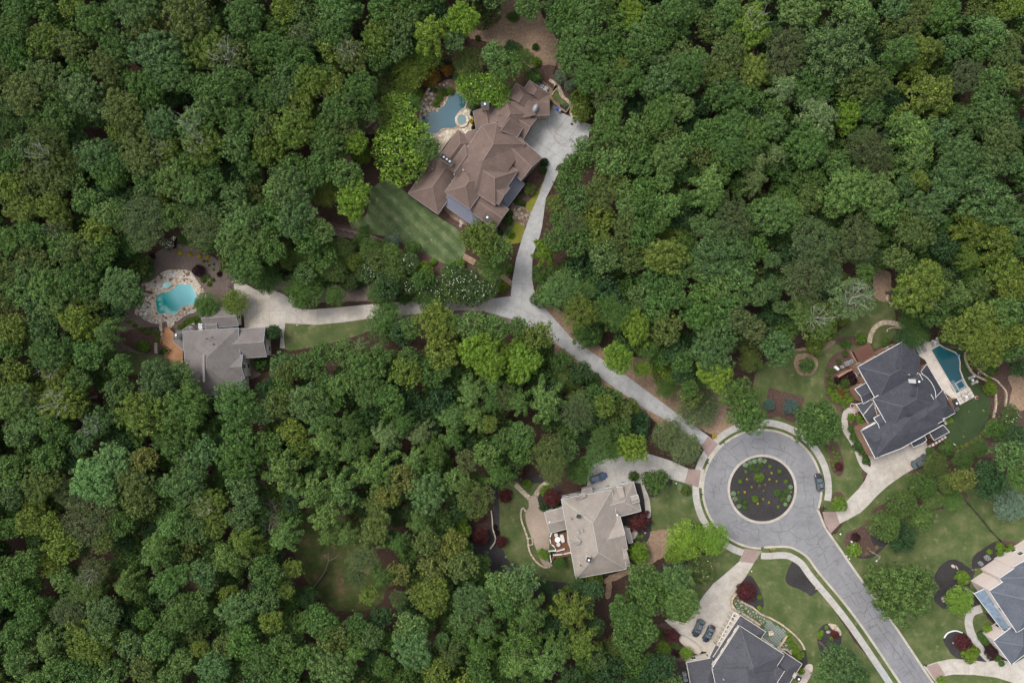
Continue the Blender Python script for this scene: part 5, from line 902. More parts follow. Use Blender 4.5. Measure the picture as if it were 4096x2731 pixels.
# --- charcoal-roofed house cut by the bottom edge
h = House('charcoal-roofed house cut by the bottom edge of the photo with two cars in its drive', 'Z7', 800, 750, MT['sh_char'], MT['cream'], MT['cap_char'], MT['cream'])
h.block((552, 715), (765, 385), (1110, 607), 7.0, .55, 'hh'); h.block((640, 1100), (552, 715), (1010, 612), 6.9, .5, 'gx', caps=False)
h.block((900, 880), (1030, 680), (1110, 735), 6.95, .2, 'xx', caps=False); h.block((560, 628), (770, 305), (965, 430), 4.8, .55, 'xh', caps=False); h.block((930, 830), (1095, 580), (1245, 680), 4.2, .5, 'xh', caps=False)
h.block((400, 900), (357, 668), (610, 612), 4.0, .5, 'gh', caps=False); h.block((470, 760), (580, 530), (680, 590), 3.9, .45, 'xh', caps=False)
h.seam([(868, 582, 5.6), (885, 545, 5.4), (1075, 612, 4.2), (1058, 668, 4.6)], [(0, 1, 2, 3)], [(0, 1)], MT['seam_dark'], posts=False)
h.chimney(1215, 790, 6.2, 1.3, 1.2, -30, 1, MT['cream']); h.vent(643, 798, 9.5, .18, MT['grey_metal'])
m_ = MB()
for a, b in (((625, 545), (755, 300)),):     # timber arbour over the garage doors
    a, b = h.p(a, 3.0), h.p(b, 3.0); d = (b - a).normalized(); nn = Vector((d.y, -d.x, 0)) * -1
    for k in (0, 1.2): m_.bar(a + nn * k, b + nn * k, .2, .25)
    for i in range(9): q = a.lerp(b, i / 8); m_.bar(q + Vector((0, 0, .2)), q + nn * 1.3 + Vector((0, 0, .2)), .25, .15); m_.box(q.x + nn.x * 1.2, q.y + nn.y * 1.2, 1.5, .25, .25, 3)
m_.build('arbour', MT['cream'], h.root); h.done()
# --- pink brick house
h = House('pale pink brick house with blue-grey roof cut by the right edge of the photo', '33', 2230, 850, MT['sh_blue'], MT['brick_pink'], MT['cap_blue'], MT['white'], step=7.5)
h.block((2285, 1105), (2030, 722), (2430, 455), 8.6, .5, 'hh'); h.block((2230, 760), (2125, 607), (2480, 370), 8.5, .5, 'xh'); h.block((2330, 640), (2248, 508), (2560, 300), 8.4, .5, 'xh'); h.block((2235, 1398), (2070, 1180), (2330, 985), 5.6, .5, 'hh')
h.seam([(1895, 745, 4.0), (2160, 1090, 4.0), (2235, 1050, 5.4), (1990, 700, 5.4)], [(0, 1, 2, 3)], [(0, 3)], MT['seam_pale'], step=.9)
h.done()
# ================================================================ OBJECTS
def oset(objs, base, axis='left'):
    """labels for look-alikes in one place: counted along an axis"""
    key = {'left': lambda o: o.location.x, 'top': lambda o: -o.location.y, 'right': lambda o: -o.location.x}[axis]
    for i, o in enumerate(sorted(objs, key=key)): o['label'] = '%s, %s from the %s' % (base, 'first' if i == 0 else ORD[i], axis)
def shrub(f, x, y, r, c, label=None, group=None, h=None, kind='S', name=None, cat='shrub', sx=1, sy=1, rz=None):
    R = max(.18, M(f, r) * 1.12); hh = h or max(.35, 1.35 * R); p = P(f, x, y, hh * .6)
    return tree(p.x, p.y, R, hh, LC[c], kind, label, cat, group, name or 'shrub', flat=hh / (R * (.85 if kind == 'S' else .95)) if kind == 'S' else None, sx=sx, sy=sy, rz=rz)
def shrubs(f, pts, c, base, group, axis='left', kind='S', h=None, name=None, cat='shrub'):
    os_ = [shrub(f, x, y, r, c if isinstance(c, str) and len(c) == 1 else c[i % len(c)], base, group, h, kind, name, cat) for i, (x, y, r) in enumerate(pts)]
    oset(os_, base, axis); return os_
# island planting
IS = '22'
shrubs('22', [(2148, 1132, 24), (2190, 1110, 20), (2232, 1098, 22), (2282, 1092, 24), (2322, 1098, 20)], 'x', 'sage green mound at the top rim of the round island bed', 'sage mounds on the island')
shrubs('22', [(2037, 1397, 21), (2050, 1444, 22), (2088, 1512, 21)], 'x', 'sage green mound at the left rim of the round island bed', 'sage mounds on the island', 'top')
shrubs('32', [(210, 1336, 20), (206, 1381, 15), (200, 1424, 18), (188, 1452, 17), (163, 1494, 18)], 'x', 'sage green mound at the right rim of the round island bed', 'sage mounds on the island', 'top')
shrubs('22', [(2205, 1155, 28), (2250, 1178, 22), (2286, 1136, 24)], 'g', 'mid green bush behind the topmost sage mounds of the island', 'green bushes on the island')
shrubs('22', [(2094, 1458, 24), (2148, 1475, 22), (2144, 1528, 24)], 'g', 'mid green bush at the lower left of the island', 'green bushes on the island')
shrubs('32', [(90, 1390, 32), (135, 1408, 20), (178, 1375, 26), (146, 1452, 26)], 'g', 'mid green bush at the lower right of the island', 'green bushes on the island')
shrubs('22', [(2278, 1250, 42), (2235, 1447, 30)], 'm', 'bigger fresh green bush inside the island bed', 'green bushes on the island', 'top')
shrubs('22', [(2152, 1196, 16), (2098, 1284, 18), (2082, 1384, 14)], 'm', 'small leafy tuft on the left half of the island', 'tufts on the island', 'top')
shrubs('32', [(20, 1145, 16), (108, 1193, 18), (168, 1287, 20), (96, 1516, 14)], 'm', 'small leafy tuft on the right half of the island', 'tufts on the island', 'top')
LC['Y'] = (.45, .34, .02); CW['Y'] = 'golden yellow'; LC['T'] = (.16, .13, .08); CW['T'] = 'dry tan'
shrubs('22', [(2158, 1263, 9), (2200, 1334, 8), (2138, 1380, 10), (2307, 1446, 8), (2258, 1486, 9)], 'Y', 'tiny golden yellow plant on the left half of the island', 'yellow plants on the island', 'top')
shrubs('32', [(33, 1205, 9), (14, 1264, 9), (80, 1280, 8), (10, 1476, 9)], 'Y', 'tiny golden yellow plant on the right half of the island', 'yellow plants on the island', 'top')
shrubs('22', [(2273, 1325, 14), (2326, 1316, 10), (2312, 1368, 11)], 'T', 'dry tan clump near the middle of the island', 'dry clumps on the island')
# ornamental trees and big shrubs: frame x y r colour kind height label
YARD = [('32', 445, 752, 222, 'g', 'R', 13, 'big round leafy tree between the cul-de-sac and the navy house'), ('32', 360, 216, 78, 'g', 'R', 5, 'round green tree standing in a ring of brown mulch'),
 ('32', 225, 600, 84, 'q', 'C', 4.6, 'larger silver blue spruce at the end of the brown bed above the roundabout'), ('32', 18, 580, 60, 'q', 'C', 3.6, 'smaller silver blue spruce, left of the other blue spruce'),
 ('32', 660, 1492, 74, 'm', 'R', 4.5, 'small bright green tree at the mouth of the navy house drive'), ('32', 910, 1095, 40, 'g', 'S', 2.2, 'dark green globe at the foot of the curving walk'), ('32', 780, 806, 38, 'g', 'S', 2, 'blue-green ball shrub right of the curving walk'),
 ('32', 718, 384, 45, 'g', 'S', 2.4, 'large dark green ball beside the purple shrubs'), ('32', 1640, 980, 74, 'g', 'R', 5, 'round green tree by the stepping stones below the navy house'), ('32', 1500, 1010, 45, 'b', 'S', 2, 'bluish shrub by the parked grey car'),
 ('32', 2090, 810, 108, 'g', 'O', 7, 'spreading green tree right of the putting green'), ('32', 2035, 230, 72, 'g', 'R', 3.5, 'leafy bush in the upper terrace right of the teal pool'), ('32', 2050, 430, 68, 'v', 'R', 3, 'yellow-green bush at the wall end right of the teal pool'),
 ('32', 1430, 1330, 150, 'g', 'C', 9, 'dense evergreen right behind the basketball hoop'), ('32', 1520, 1130, 118, 'o', 'F', 8, 'olive evergreen overhanging the parked grey car'), ('32', 1630, 1290, 110, 'e', 'C', 9, 'deep green evergreen in the middle of the row below the navy drive'), ('32', 1500, 1440, 110, 'e', 'C', 8, 'evergreen in the row, below and right of the hoop'),
 ('32', 1690, 1450, 110, 'l', 'F', 6, 'light green feathery tree at the right end of the evergreen row'), ('32', 1225, 1490, 158, 'e', 'C', 9, 'dense dark evergreen above the lamp-post bed'), ('33', 1085, 135, 160, 'e', 'C', 9, 'dense dark evergreen at the tip of the lamp-post bed'),
 ('33', 1230, 240, 140, 'd', 'O', 7, 'dark leafy tree below the evergreen row on the lawn edge'), ('33', 1420, 60, 120, 'l', 'R', 6, 'bright bushy tree at the lower right of the evergreen row'),
 ('33', 1235, 745, 300, 'e', 'O', 13, 'huge dark green oak on the lawn overhanging the road'), ('33', 1758, 805, 145, 'm', 'F', 6, 'rounded bright green tree beside the pink house'), ('33', 1803, 612, 68, 'm', 'S', 2.8, 'glossy green clipped ball beside the pink house'),
 ('33', 1800, 1195, 80, 'r', 'R', 3.2, 'dark red maple in the round black bed by the pink house walk'), ('33', 1880, 1300, 95, 'v', 'R', 3, 'low lime green spreading maple beside the walk of the pink house'), ('33', 2065, 1285, 72, 'z', 'R', 3, 'purple black shrub against the pink house'),
 ('33', 2030, 1083, 48, 'm', 'S', 2, 'small round green bush by the pink house wall'), ('33', 620, 1128, 42, 'r', 'S', 1.2, 'small red shrub in the black bed left of the road'), ('33', 1600, 1548, 42, 'm', 'S', 1.8, 'dark green bush at the bottom edge beside the lower right drive'),
 ('33', 810, 230, 45, 'z', 'R', 2, 'dark purple shrub in the lamp-post bed'), ('33', 805, 352, 72, 'm', 'S', 2, 'golden green mound under the street lamp'), ('33', 2140, 320, 42, 'v', 'S', 1.6, 'yellow-green shrub at the corner of the pink house bed'), ('33', 2042, 366, 26, 'm', 'S', 1.2, 'small round bush above the air conditioners of the pink house'),
 ('33', 2140, 380, 34, 'm', 'S', 1.5, 'light green bush touching the pink house corner'), ('33', 2235, 345, 50, 'v', 'S', 1.8, 'yellow-green shrub right of the fence end'), ('33', 2310, 350, 34, 'a', 'S', 1.8, 'orange gold shrub right of the fence end'), ('33', 2320, 400, 45, 'v', 'S', 1.8, 'lime shrub at the right photo edge by the pink house'),
 ('32', 655, 1150, 44, 'r', 'R', 2, 'dark red shrub in the small bed beside the sidewalk'), ('23', 2160, 740, 100, 'r', 'R', 4, 'large dark red maple beside the flagstone patio'), ('23', 1465, 1130, 70, 'r', 'R', 4, 'dark red maple beside the oval fountain basin'),
 ('23', 1170, 90, 106, 'r', 'P', 5, 'dark red maple right of the taupe house'), ('23', 1172, 380, 106, 'v', 'R', 5, 'yellow-green tree touching the taupe house on its right'), ('22', 365, 1435, 88, 'r', 'R', 4.5, 'round dark red maple above the taupe house terrace'),
 ('22', 1318, 1285, 128, 'g', 'O', 8, 'round green tree in the yard between the taupe house and the roundabout'), ('22', 1125, 1245, 52, 'g', 'S', 3.2, 'dark bush at the garage corner of the taupe house'), ('22', 1608, 1375, 52, 'o', 'S', 2.2, 'clipped round bush in its own grass ring by the sidewalk'), ('22', 140, 1305, 45, 'm', 'S', 1.8, 'light green bush between the two stone paths'),
 ('22', 310, 1380, 60, 'v', 'S', 2, 'yellow-green bush above the red maple'), ('22', 300, 1510, 60, 'd', 'S', 2, 'dark bush below the red maple'), ('22', 400, 1530, 50, 'k', 'S', 2, 'dark shrub beside the taupe house wing'), ('23', 290, 378, 62, 'm', 'O', 4, 'small green tree left of the deck stairs'), ('23', 437, 462, 62, 'g', 'O', 4, 'small green tree below the brown deck'),
 ('23', 720, 620, 130, 'm', 'F', 4, 'leafy green tree under the lower eave of the taupe house'), ('23', 505, 720, 42, 'v', 'S', 1.6, 'yellow-green ball in the mulch below the taupe house'), ('13', 2060, 225, 88, 'r', 'R', 4, 'larger dark red maple at the left of the taupe house lawn'), ('13', 2255, 272, 56, 'r', 'R', 3, 'bright red maple on the lawn beside the retaining wall'),
 ('13', 2192, 140, 26, 'z', 'S', 1.4, 'upper dark red ball along the low wall'), ('13', 2210, 190, 28, 'z', 'S', 1.4, 'lower dark red ball along the low wall'), ('13', 2040, 50, 50, 'r', 'R', 3, 'red maple above the other two left of the lawn'), ('22', 90, 1210, 50, 'r', 'R', 3, 'dim red maple under the trees above the stone paths'), ('23', 205, 610, 55, 'r', 'R', 3, 'dark red maple at the bottom of the taupe house lawn'), ('12', 2290, 1420, 70, 'r', 'R', 3, 'dark red maple at the upper left of the taupe house lawn'),
 ('23', 1100, 218, 1, 'g', 'S', 1, None), ('23', 1725, 140, 40, 'd', 'S', 1.8, 'dark bush at the sidewalk beside the big bright tree'), ('23', 1360, 1105, 38, 'o', 'S', 1.6, 'round yellowish ball left of the red maple by the basin'), ('23', 1385, 1165, 35, 'n', 'S', 1.5, 'brownish round bush left of the oval basin'), ('23', 1400, 1250, 75, 'v', 'R', 3.4, 'lime yellow bush below the oval basin'),
 ('23', 1600, 1290, 65, 'm', 'F', 3.5, 'light green feathery bush by the charcoal house corner'), ('23', 1380, 1420, 1, 'g', 'S', 1, None), ('23', 1515, 1300, 45, 'z', 'S', 1.4, 'dark purple low bush left of the charcoal house'), ('23', 2275, 785, 24, 'm', 'S', .9, 'small green plant at the foot of the large red maple'), ('23', 2275, 880, 24, 'm', 'S', .9, 'small green plant beside the stone wall of the patio'),
 ('01', 1900, 1232, 128, 'g', 'F', 6.5, 'left of the two feathery trees over the garage of the grey house'), ('01', 2160, 1212, 134, 'y', 'F', 6.5, 'right of the two feathery trees over the garage of the grey house'), ('11', 160, 1490, 84, 'd', 'O', 5, 'dark bushy tree at the right end of the grey house'), ('12', 30, 210, 75, 'g', 'S', 2.4, 'green bush in the court of the grey house'),
 ('01', 1820, 920, 60, 'z', 'R', 2.4, 'dark wine-coloured shrub above the turquoise pool deck'), ('01', 1520, 670, 58, 's', 'R', 2, 'white-flowering shrub at the top of the mulch garden'), ('01', 1580, 680, 34, 'z', 'S', 1.6, 'dark purple ball beside the white-flowering shrub'), ('01', 1600, 625, 26, 'z', 'S', 1.5, 'upper dark purple ball above the white-flowering shrub'), ('01', 1400, 790, 24, 'z', 'S', 1, 'lone dark ball at the left of the mulch garden'),
 ('02', 1308, 45, 58, 'm', 'S', 2.4, 'large light green mound in the mulch below the turquoise pool'), ('02', 1240, 30, 26, 'm', 'S', 1.2, 'small mound touching the large light green mound'), ('02', 1525, 85, 40, 'm', 'S', 2, 'dark-topped green ball in the corner of the cedar deck'), ('02', 1470, 95, 24, 'g', 'S', 1.2, 'small green ball beside the deck corner'), ('11', 2260, 1065, 62, 'v', 'S', 2, 'yellow-green bush where the driveway forks'),
 ('11', 2330, 900, 40, 'v', 'S', 1.6, 'lime yellow bush beside the driveway above the fork'), ('11', 1630, 835, 38, 'm', 'S', 1.2, 'low green bush on the mulch below the big lawn'), ('11', 1790, 870, 50, 'm', 'O', 2, 'leafy bush at the lower right tip of the big lawn'), ('11', 1880, 850, 50, 'm', 'O', 2, 'second leafy bush at the tip of the big lawn beside the brown path'),
 ('Z2', 2060, 450, 65, 'd', 'S', 2.6, 'dark dense bush at the right corner of the brown-roofed house'), ('Z2', 2040, 560, 60, 'g', 'S', 2, 'green bush just below the dark corner bush'), ('Z2', 1850, 840, 100, 'o', 'F', 2.5, 'olive shrub between the metal porch and the golden groundcover'), ('Z2', 1660, 1010, 55, 'g', 'S', 1.8, 'left green ball beside the flagstone landing'), ('Z2', 1740, 1030, 55, 'g', 'S', 1.8, 'right green ball beside the flagstone landing'),
 ('Z2', 1720, 890, 32, 'g', 'S', 1.2, 'small ball, left of the pair by the porch'), ('Z2', 1785, 900, 30, 'g', 'S', 1.2, 'small ball, right of the pair by the porch'), ('Z2', 1560, 1190, 60, 'g', 'S', 2, 'green bush at the lower gable of the brown-roofed house'), ('Z2', 1540, 1290, 75, 'g', 'S', 2.2, 'larger green bush below the lower gable'), ('Z2', 1400, 1450, 70, 'd', 'S', 2, 'dark bush under the lower corner of the brown-roofed house'), ('Z2', 1580, 1490, 60, 'm', 'S', 1.6, 'light green bush beside the lower golden groundcover'),
 ('Z1', 1770, 345, 75, 'd', 'R', 3, 'dark round shrub at the upper edge of the turning court'), ('Z1', 2180, 940, 55, 'o', 'S', 2.4, 'olive bush on the right rim of the turning court'), ('Z1', 475, 265, 48, 'm', 'S', 1.8, 'middle clipped mound on the pool islet'), ('Z1', 440, 345, 48, 'm', 'S', 1.8, 'lowest clipped mound on the pool islet'), ('Z1', 545, 205, 50, 'g', 'S', 1.8, 'dark upper mound beside the blue pool'), ('Z1', 610, 190, 52, 'm', 'S', 1.8, 'upper right mound beside the blue pool'), ('Z1', 500, 180, 40, 'm', 'S', 1.6, 'upper left mound beside the blue pool'),
 ('Z1', 375, 115, 50, 'm', 'S', 1.8, 'grey-green bush at the head of the rock cascade'), ('Z1', 430, 198, 24, 'm', 'S', 1, 'tiny bush right of the rock cascade'), ('Z1', 870, 460, 36, 'd', 'S', 1.6, 'upper dark hedge ball between pool terrace and house'), ('Z1', 870, 550, 34, 'Y', 'S', 1.4, 'golden hedge ball between pool terrace and house'), ('Z1', 884, 630, 32, 'd', 'S', 1.4, 'lower dark hedge ball between pool terrace and house'), ('Z1', 860, 360, 70, 's', 'F', 2, 'thin silvery shrub between the blue pool and the chimney'),
 ('Z1', 1995, 390, 36, 'q', 'S', 1.2, 'blue-grey plant in the brick planter'), ('Z1', 1740, 75, 1, 'g', 'S', 1, None), ('10', 2035, 342, 28, 'g', 'S', 1.6, 'round dark bush alone on the bare dirt'), ('20', 215, 425, 34, 'g', 'S', 1.8, 'pale-flowering bush on the dirt bank'), ('20', 225, 560, 50, 'm', 'S', 1.8, 'green bush with a white marker on the dirt bank'), ('10', 2330, 160, 40, 'o', 'F', 2.4, 'thin sapling on the bare dirt near the top edge'), ('20', 20, 160, 60, 'g', 'F', 3, 'loose young tree in the middle of the bare dirt'),
 ('10', 1490, 850, 45, 'm', 'S', 1.5, 'yellow-green bush left of the rock cascade'), ('10', 755, 1490, 40, 'v', 'S', 1.5, 'lime ball beside the small leaf-litter opening'), ('10', 810, 1530, 34, 'v', 'S', 1.4, 'lime ball just under the small leaf-litter opening'), ('10', 890, 1400, 40, 'v', 'S', 1.5, 'green ball above the small leaf-litter opening'), ('Z5', 550, 120, 75, 'm', 'S', 1.8, 'leafy bush above the pergola'), ('Z5', 350, 180, 70, 'g', 'S', 2, 'green bush left of the pergola'), ('Z5', 1330, 75, 1, 'g', 'S', 1, None),
 ('Z5', 850, 150, 70, 'g', 'F', 3, 'shaded shrub between the path arc and the navy house'), ('Z5', 1110, 130, 180, 'd', 'F', 8, 'dark needled tree overhanging the top corner of the navy house'), ('Z5', 520, 1520, 85, 'd', 'S', 1.8, 'low dark hedge clump at the lower left wall of the navy house'), ('Z5', 470, 1400, 75, 'g', 'S', 1.5, 'low hedge clump beside the curving walk'), ('Z5', 1735, 1160, 1, 'g', 'S', 1, None), ('Z5', 1700, 1180, 50, 'm', 'F', 1.2, 'wispy plant in the small bed by the putting green'),
 ('32', 2351, 1500, 1, 'g', 'S', 1, None), ('32', 2230, 1500, 160, 't', 'F', 7, 'sparse pale sage conifer on the lawn at the right edge'), ('33', 1480, 800, 1, 'g', 'S', 1, None), ('Z6', 1495, 740, 1, 'g', 'S', 1, None)]
for f, x, y, r, c, k, hh, lb in YARD:
    if lb is None: continue
    R = M(f, r) * (.88 if k == 'C' else 1); p = P(f, x, y, hh * .62); cat = 'shrub' if hh < 3.3 else 'tree'; bare = False
    o = tree(p.x, p.y, R, hh, LC[c], k, lb, cat, None, 'shrub' if cat == 'shrub' else ('red_maple' if c == 'r' else 'spruce_tree' if c == 'q' else 'yard_tree'), flat=(hh / (R * .85) if k == 'S' else 1.3 if c == 'q' else min(1.1, hh / R * .9) if hh < R * 1.3 else None))
    if 'white-flowering' in lb: flowers(o, R, hh, 26, MT['white_flower'], .10)
# clusters
shrubs('32', [(568, 433, 22), (606, 455, 20), (562, 472, 22), (598, 492, 21), (634, 482, 20), (660, 510, 18), (604, 532, 20), (634, 518, 16), (637, 555, 18), (663, 542, 15), (708, 538, 18), (690, 565, 18), (728, 496, 24), (770, 530, 24), (742, 556, 20), (703, 603, 22)], 'm', 'clipped green ball in the bed left of the navy house', 'clipped balls beside the navy house', 'top')
shrubs('32', [(656, 416, 26), (677, 460, 26), (725, 440, 24), (697, 503, 18)], 'wa', 'bronze-tipped ball among the green ones left of the navy house', 'bronze balls beside the navy house', 'top')
shrubs('32', [(634, 357, 36), (692, 318, 32), (770, 285, 42), (782, 352, 44)], 'z', 'dark purple black mound left of the navy house', 'purple mounds beside the navy house', 'left')
shrubs('32', [(590, 400, 40), (575, 350, 34), (572, 270, 28), (655, 185, 24), (712, 120, 26), (610, 270, 22)], 'o', 'loose olive plant in the bed above the clipped balls', 'olive plants beside the navy house', 'top')
shrubs('32', [(770, 700, 36), (845, 690, 34), (862, 740, 34), (835, 782, 20)], 'm', 'rounded bush right of the curving walk by the dark metal porch', 'bushes by the walk', 'top')
shrubs('32', [(800, 865, 38), (858, 945, 44), (880, 1015, 40)], 'g', 'hedge clump between the curving walk and the lower left wall', 'bushes by the walk', 'top')
shrubs('32', [(552, 1018, 12), (605, 972, 15), (640, 1028, 14), (624, 1058, 13), (656, 1062, 14), (590, 1098, 12), (631, 1100, 16), (604, 1135, 13), (564, 1058, 10), (605, 1015, 14), (528, 978, 12), (612, 1172, 11)], 'm', 'little tuft in the oval bed beside the sidewalk', 'tufts in the oval bed', 'top')
shrubs('33', [(485, 1128, 24), (497, 1105, 20), (478, 1152, 18), (540, 1058, 18), (585, 1162, 20)], 'm', 'green tuft in the black bed left of the road', 'tufts in the left black bed', 'top')
shrubs('33', [(190, 1120, 24), (200, 1180, 28), (235, 1235, 32), (265, 1290, 34), (290, 1330, 30), (320, 1310, 22), (310, 1465, 30)], 'v', 'lime bush along the curved bed by the charcoal house', 'lime bushes by the charcoal house', 'top')
shrubs('33', [(1970, 1150, 36), (2000, 1185, 36), (2035, 1225, 30)], 'g', 'dark leaning hedge bush right of the pink house walk', 'leaning hedge by the pink house', 'top'); shrubs('33', [(2110, 1340, 34), (2150, 1390, 28)], 'g', 'dark bush at the lower corner of the pink house', 'corner bushes of the pink house', 'top')
shrubs('33', [(930, 335, 20), (970, 370, 18), (915, 385, 18), (1005, 325, 18)], 'T', 'dry grassy clump under the street lamp', 'dry clumps in the lamp-post bed', 'left')
shrubs('01', [(2043, 880, 19), (2030, 915, 19), (2010, 950, 22), (2062, 842, 13)], 'z', 'dark purple ball at the right of the mulch garden', 'purple balls in the mulch garden', 'top')
shrubs('01', [(1905, 970, 20), (1948, 1000, 19), (1917, 1040, 22), (1862, 998, 26)], 'm', 'round green ball right of the turquoise pool', 'green balls right of the pool', 'top')
shrubs('01', [(1868, 832, 14), (1904, 832, 9), (1918, 868, 10), (1961, 860, 10), (1959, 905, 11)], 'm', 'tiny green ball in the mulch garden', 'tiny balls in the mulch garden', 'top')
shrubs('01', [(1647, 752, 21), (1746, 766, 20), (1829, 780, 20), (1901, 796, 19)], 'Y', 'golden yellow mound in the row across the mulch garden', 'golden mounds in the mulch garden', 'left')
shrubs('01', [(1182, 1385, 17), (1233, 1420, 21), (1292, 1451, 19), (1350, 1473, 27), (1414, 1490, 20), (1456, 1482, 17), (1447, 1544, 24), (1510, 1470, 16)], 'm', 'round green ball in the slope below the turquoise pool', 'green balls below the pool', 'left')
shrubs('Z3', [(690, 1012, 34), (740, 1000, 36), (790, 950, 48), (840, 920, 52), (900, 900, 55), (950, 890, 50), (1040, 925, 38)], 'm', 'hedge bush screening the grey house equipment', 'hedge by the grey house', 'left')
shrubs('Z5', [(1850, 480, 14), (2030, 385, 12), (2125, 365, 12), (2075, 330, 12), (2285, 590, 18), (2320, 545, 22)], 'm', 'small plant on the terrace right of the teal pool', 'terrace plants', 'left'); shrubs('Z5', [(1935, 380, 26), (1950, 440, 24), (1990, 500, 22), (2200, 630, 40), (2330, 950, 22)], 'm', 'green bush between the two terrace walls', 'bushes between the terrace walls', 'top')
shrubs('Z5', [(1790, 1530, 22), (1850, 1520, 22), (1920, 1500, 24), (1990, 1470, 24), (2050, 1430, 24), (2100, 1390, 22), (2130, 1350, 22)], 'm', 'hedge plant along the lower rim of the putting green', 'hedge along the putting green', 'left')
shrubs('23', [(1158, 225, 17), (1195, 222, 18)], 'm', 'small clipped ball by the front steps of the taupe house', 'balls by the taupe house steps'); shrubs('11', [(2245, 1050, 15), (2285, 1048, 15), (2250, 1078, 15), (2280, 1075, 14)], 'Y', 'bright yellow tuft on the bush at the driveway fork', 'yellow tufts at the fork', 'left', h=2.4)
shrubs('23', [(1485, 1225, 22), (1522, 1245, 24)], 'g', 'upright clipped cone below the oval basin', 'cones by the basin'); shrubs('10', [(1750, 590, 45), (1650, 830, 18), (1560, 740, 28)], 'd', 'shady shrub above the blue pool', 'shady shrubs above the pool')
# ---------------------------------------------------------------- pools
def pool(label, f, pts, wmat, cmat, name='swimming_pool', cw=.35, z=.30, sm=True, floor=None, wz=.2):
    q = [P(f, *p) for p in pts]; q = smooth_pts(q, True, 4) if sm else q; c = sum(q, Vector()) / len(q); root = empty(name, (c.x, c.y, 0), 0, label, 'pool' if 'pool' in name else 'spa')
    q = [v - c for v in q]; m = MB(); m.poly([(v.x, v.y, wz) for v in q]); m.build('water', wmat, root)
    n = len(q); o = [];
    A = sum(q[i].x * q[(i + 1) % n].y - q[(i + 1) % n].x * q[i].y for i in range(n)); sg = 1 if A > 0 else -1
    for i in range(n):
        d = (q[(i + 1) % n] - q[i - 1]).normalized(); o.append(q[i] + Vector((d.y, -d.x, 0)) * cw * sg)
    m = MB(); m.add([(v.x, v.y, z) for v in q] + [(v.x, v.y, z) for v in o], [((i, n + i, n + (i + 1) % n, (i + 1) % n) if sg > 0 else (i, (i + 1) % n, n + (i + 1) % n, n + i)) for i in range(n)])
    for Q in (q, o): m.add([(v.x, v.y, z) for v in Q] + [(v.x, v.y, .02) for v in Q], [(i, (i + 1) % n, n + (i + 1) % n, n + i) for i in range(n)])
    m.build('coping', cmat, root); return root
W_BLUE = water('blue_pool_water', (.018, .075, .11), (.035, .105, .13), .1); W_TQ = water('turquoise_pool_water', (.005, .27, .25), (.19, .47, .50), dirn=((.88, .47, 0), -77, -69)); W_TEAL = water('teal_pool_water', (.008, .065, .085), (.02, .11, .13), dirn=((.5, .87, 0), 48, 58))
W_SPA = water('spa_water', (.09, .17, .19), (.12, .21, .22)); W_SPL = water('pale_spa_water', (.2, .5, .48), (.3, .6, .58))
# decks
def patio(name, label, f, pts, mat, z=.16, sm=True, cat='patio'):
    q = [P(f, *p) for p in pts]; q = smooth_pts(q, True, 3) if sm else q; m = MB(); m.slab([(v.x, v.y) for v in q], .0, z); return structure(m.build(name, mat)) if label is None else tag(m.build(name, mat), label, cat)
patio('pool_terrace', 'cream flagstone terrace wrapping the blue free-form pool', 'Z1', [(800, 400), (860, 400), (880, 500), (870, 650), (900, 680), (800, 720), (700, 660), (560, 830), (470, 960), (410, 930), (330, 770), (300, 700), (400, 640), (650, 560), (740, 400), (760, 300), (800, 300)], MT['flag_cream'], .15, False)
patio('pool_terrace', 'cream and brown flagstone terrace around the turquoise pool', 'Z3', [(120, 330), (250, 300), (400, 170), (520, 120), (720, 115), (860, 130), (930, 200), (1010, 330), (1110, 480), (1110, 600), (980, 760), (820, 820), (640, 940), (600, 1010), (520, 1010), (490, 920), (380, 955), (280, 955), (150, 900), (90, 840), (0, 800), (30, 680), (90, 560), (90, 430)], MT['flag_mixed'], .15)
patio('pool_deck', 'pale travertine deck along the teal pool', 'Z5', [(1250, 85), (1320, 90), (1380, 120), (1410, 160), (1540, 110), (1560, 190), (1650, 250), (1750, 290), (1810, 340), (1830, 400), (1830, 530), (1860, 620), (1945, 750), (1710, 885), (1600, 790), (1370, 390), (1310, 350), (1210, 240), (1240, 180)], MT['travertine'], .13, False)
pool('free-form blue pool among the boulders beside the brown-roofed house', 'Z1', [(600, 250), (650, 228), (720, 225), (780, 280), (795, 340), (780, 390), (730, 430), (690, 480), (680, 560), (690, 610), (640, 645), (560, 645), (500, 655), (460, 700), (400, 712), (330, 710), (260, 650), (240, 580), (270, 510), (330, 465), (430, 440), (520, 390), (560, 330)], W_BLUE, MT['stone_wall'], cw=.3)
for r_, nm, zt, mt in ((0, 0, 0, 0),):
    c = P('Z1', 745, 540, .7); root = empty('round_spa', (c.x, c.y, 0), 0, 'oval raised spa with a cream stone rim at the edge of the blue pool', 'spa'); m = MB(); a_, b_ = M('Z1', 82), M('Z1', 92); k = 40
    for i in range(k):
        t0, t1 = 2 * math.pi * i / k, 2 * math.pi * (i + 1) / k; P0 = [(a_ * s * math.cos(t), b_ * s * math.sin(t)) for s, t in ((.66, t0), (1, t0), (1, t1), (.66, t1))]
        m.add([(*q, .65) for q in P0] + [(*q, 0) for q in P0], [(0, 1, 2, 3), (1, 5, 6, 2), (0, 3, 7, 4)])
    m.build('rim', MT['flag_cream'], root); m = MB(); m.poly([(a_ * .67 * math.cos(t * 2 * math.pi / k), b_ * .67 * math.sin(t * 2 * math.pi / k), .5) for t in range(k)]); m.build('water', W_SPA, root)
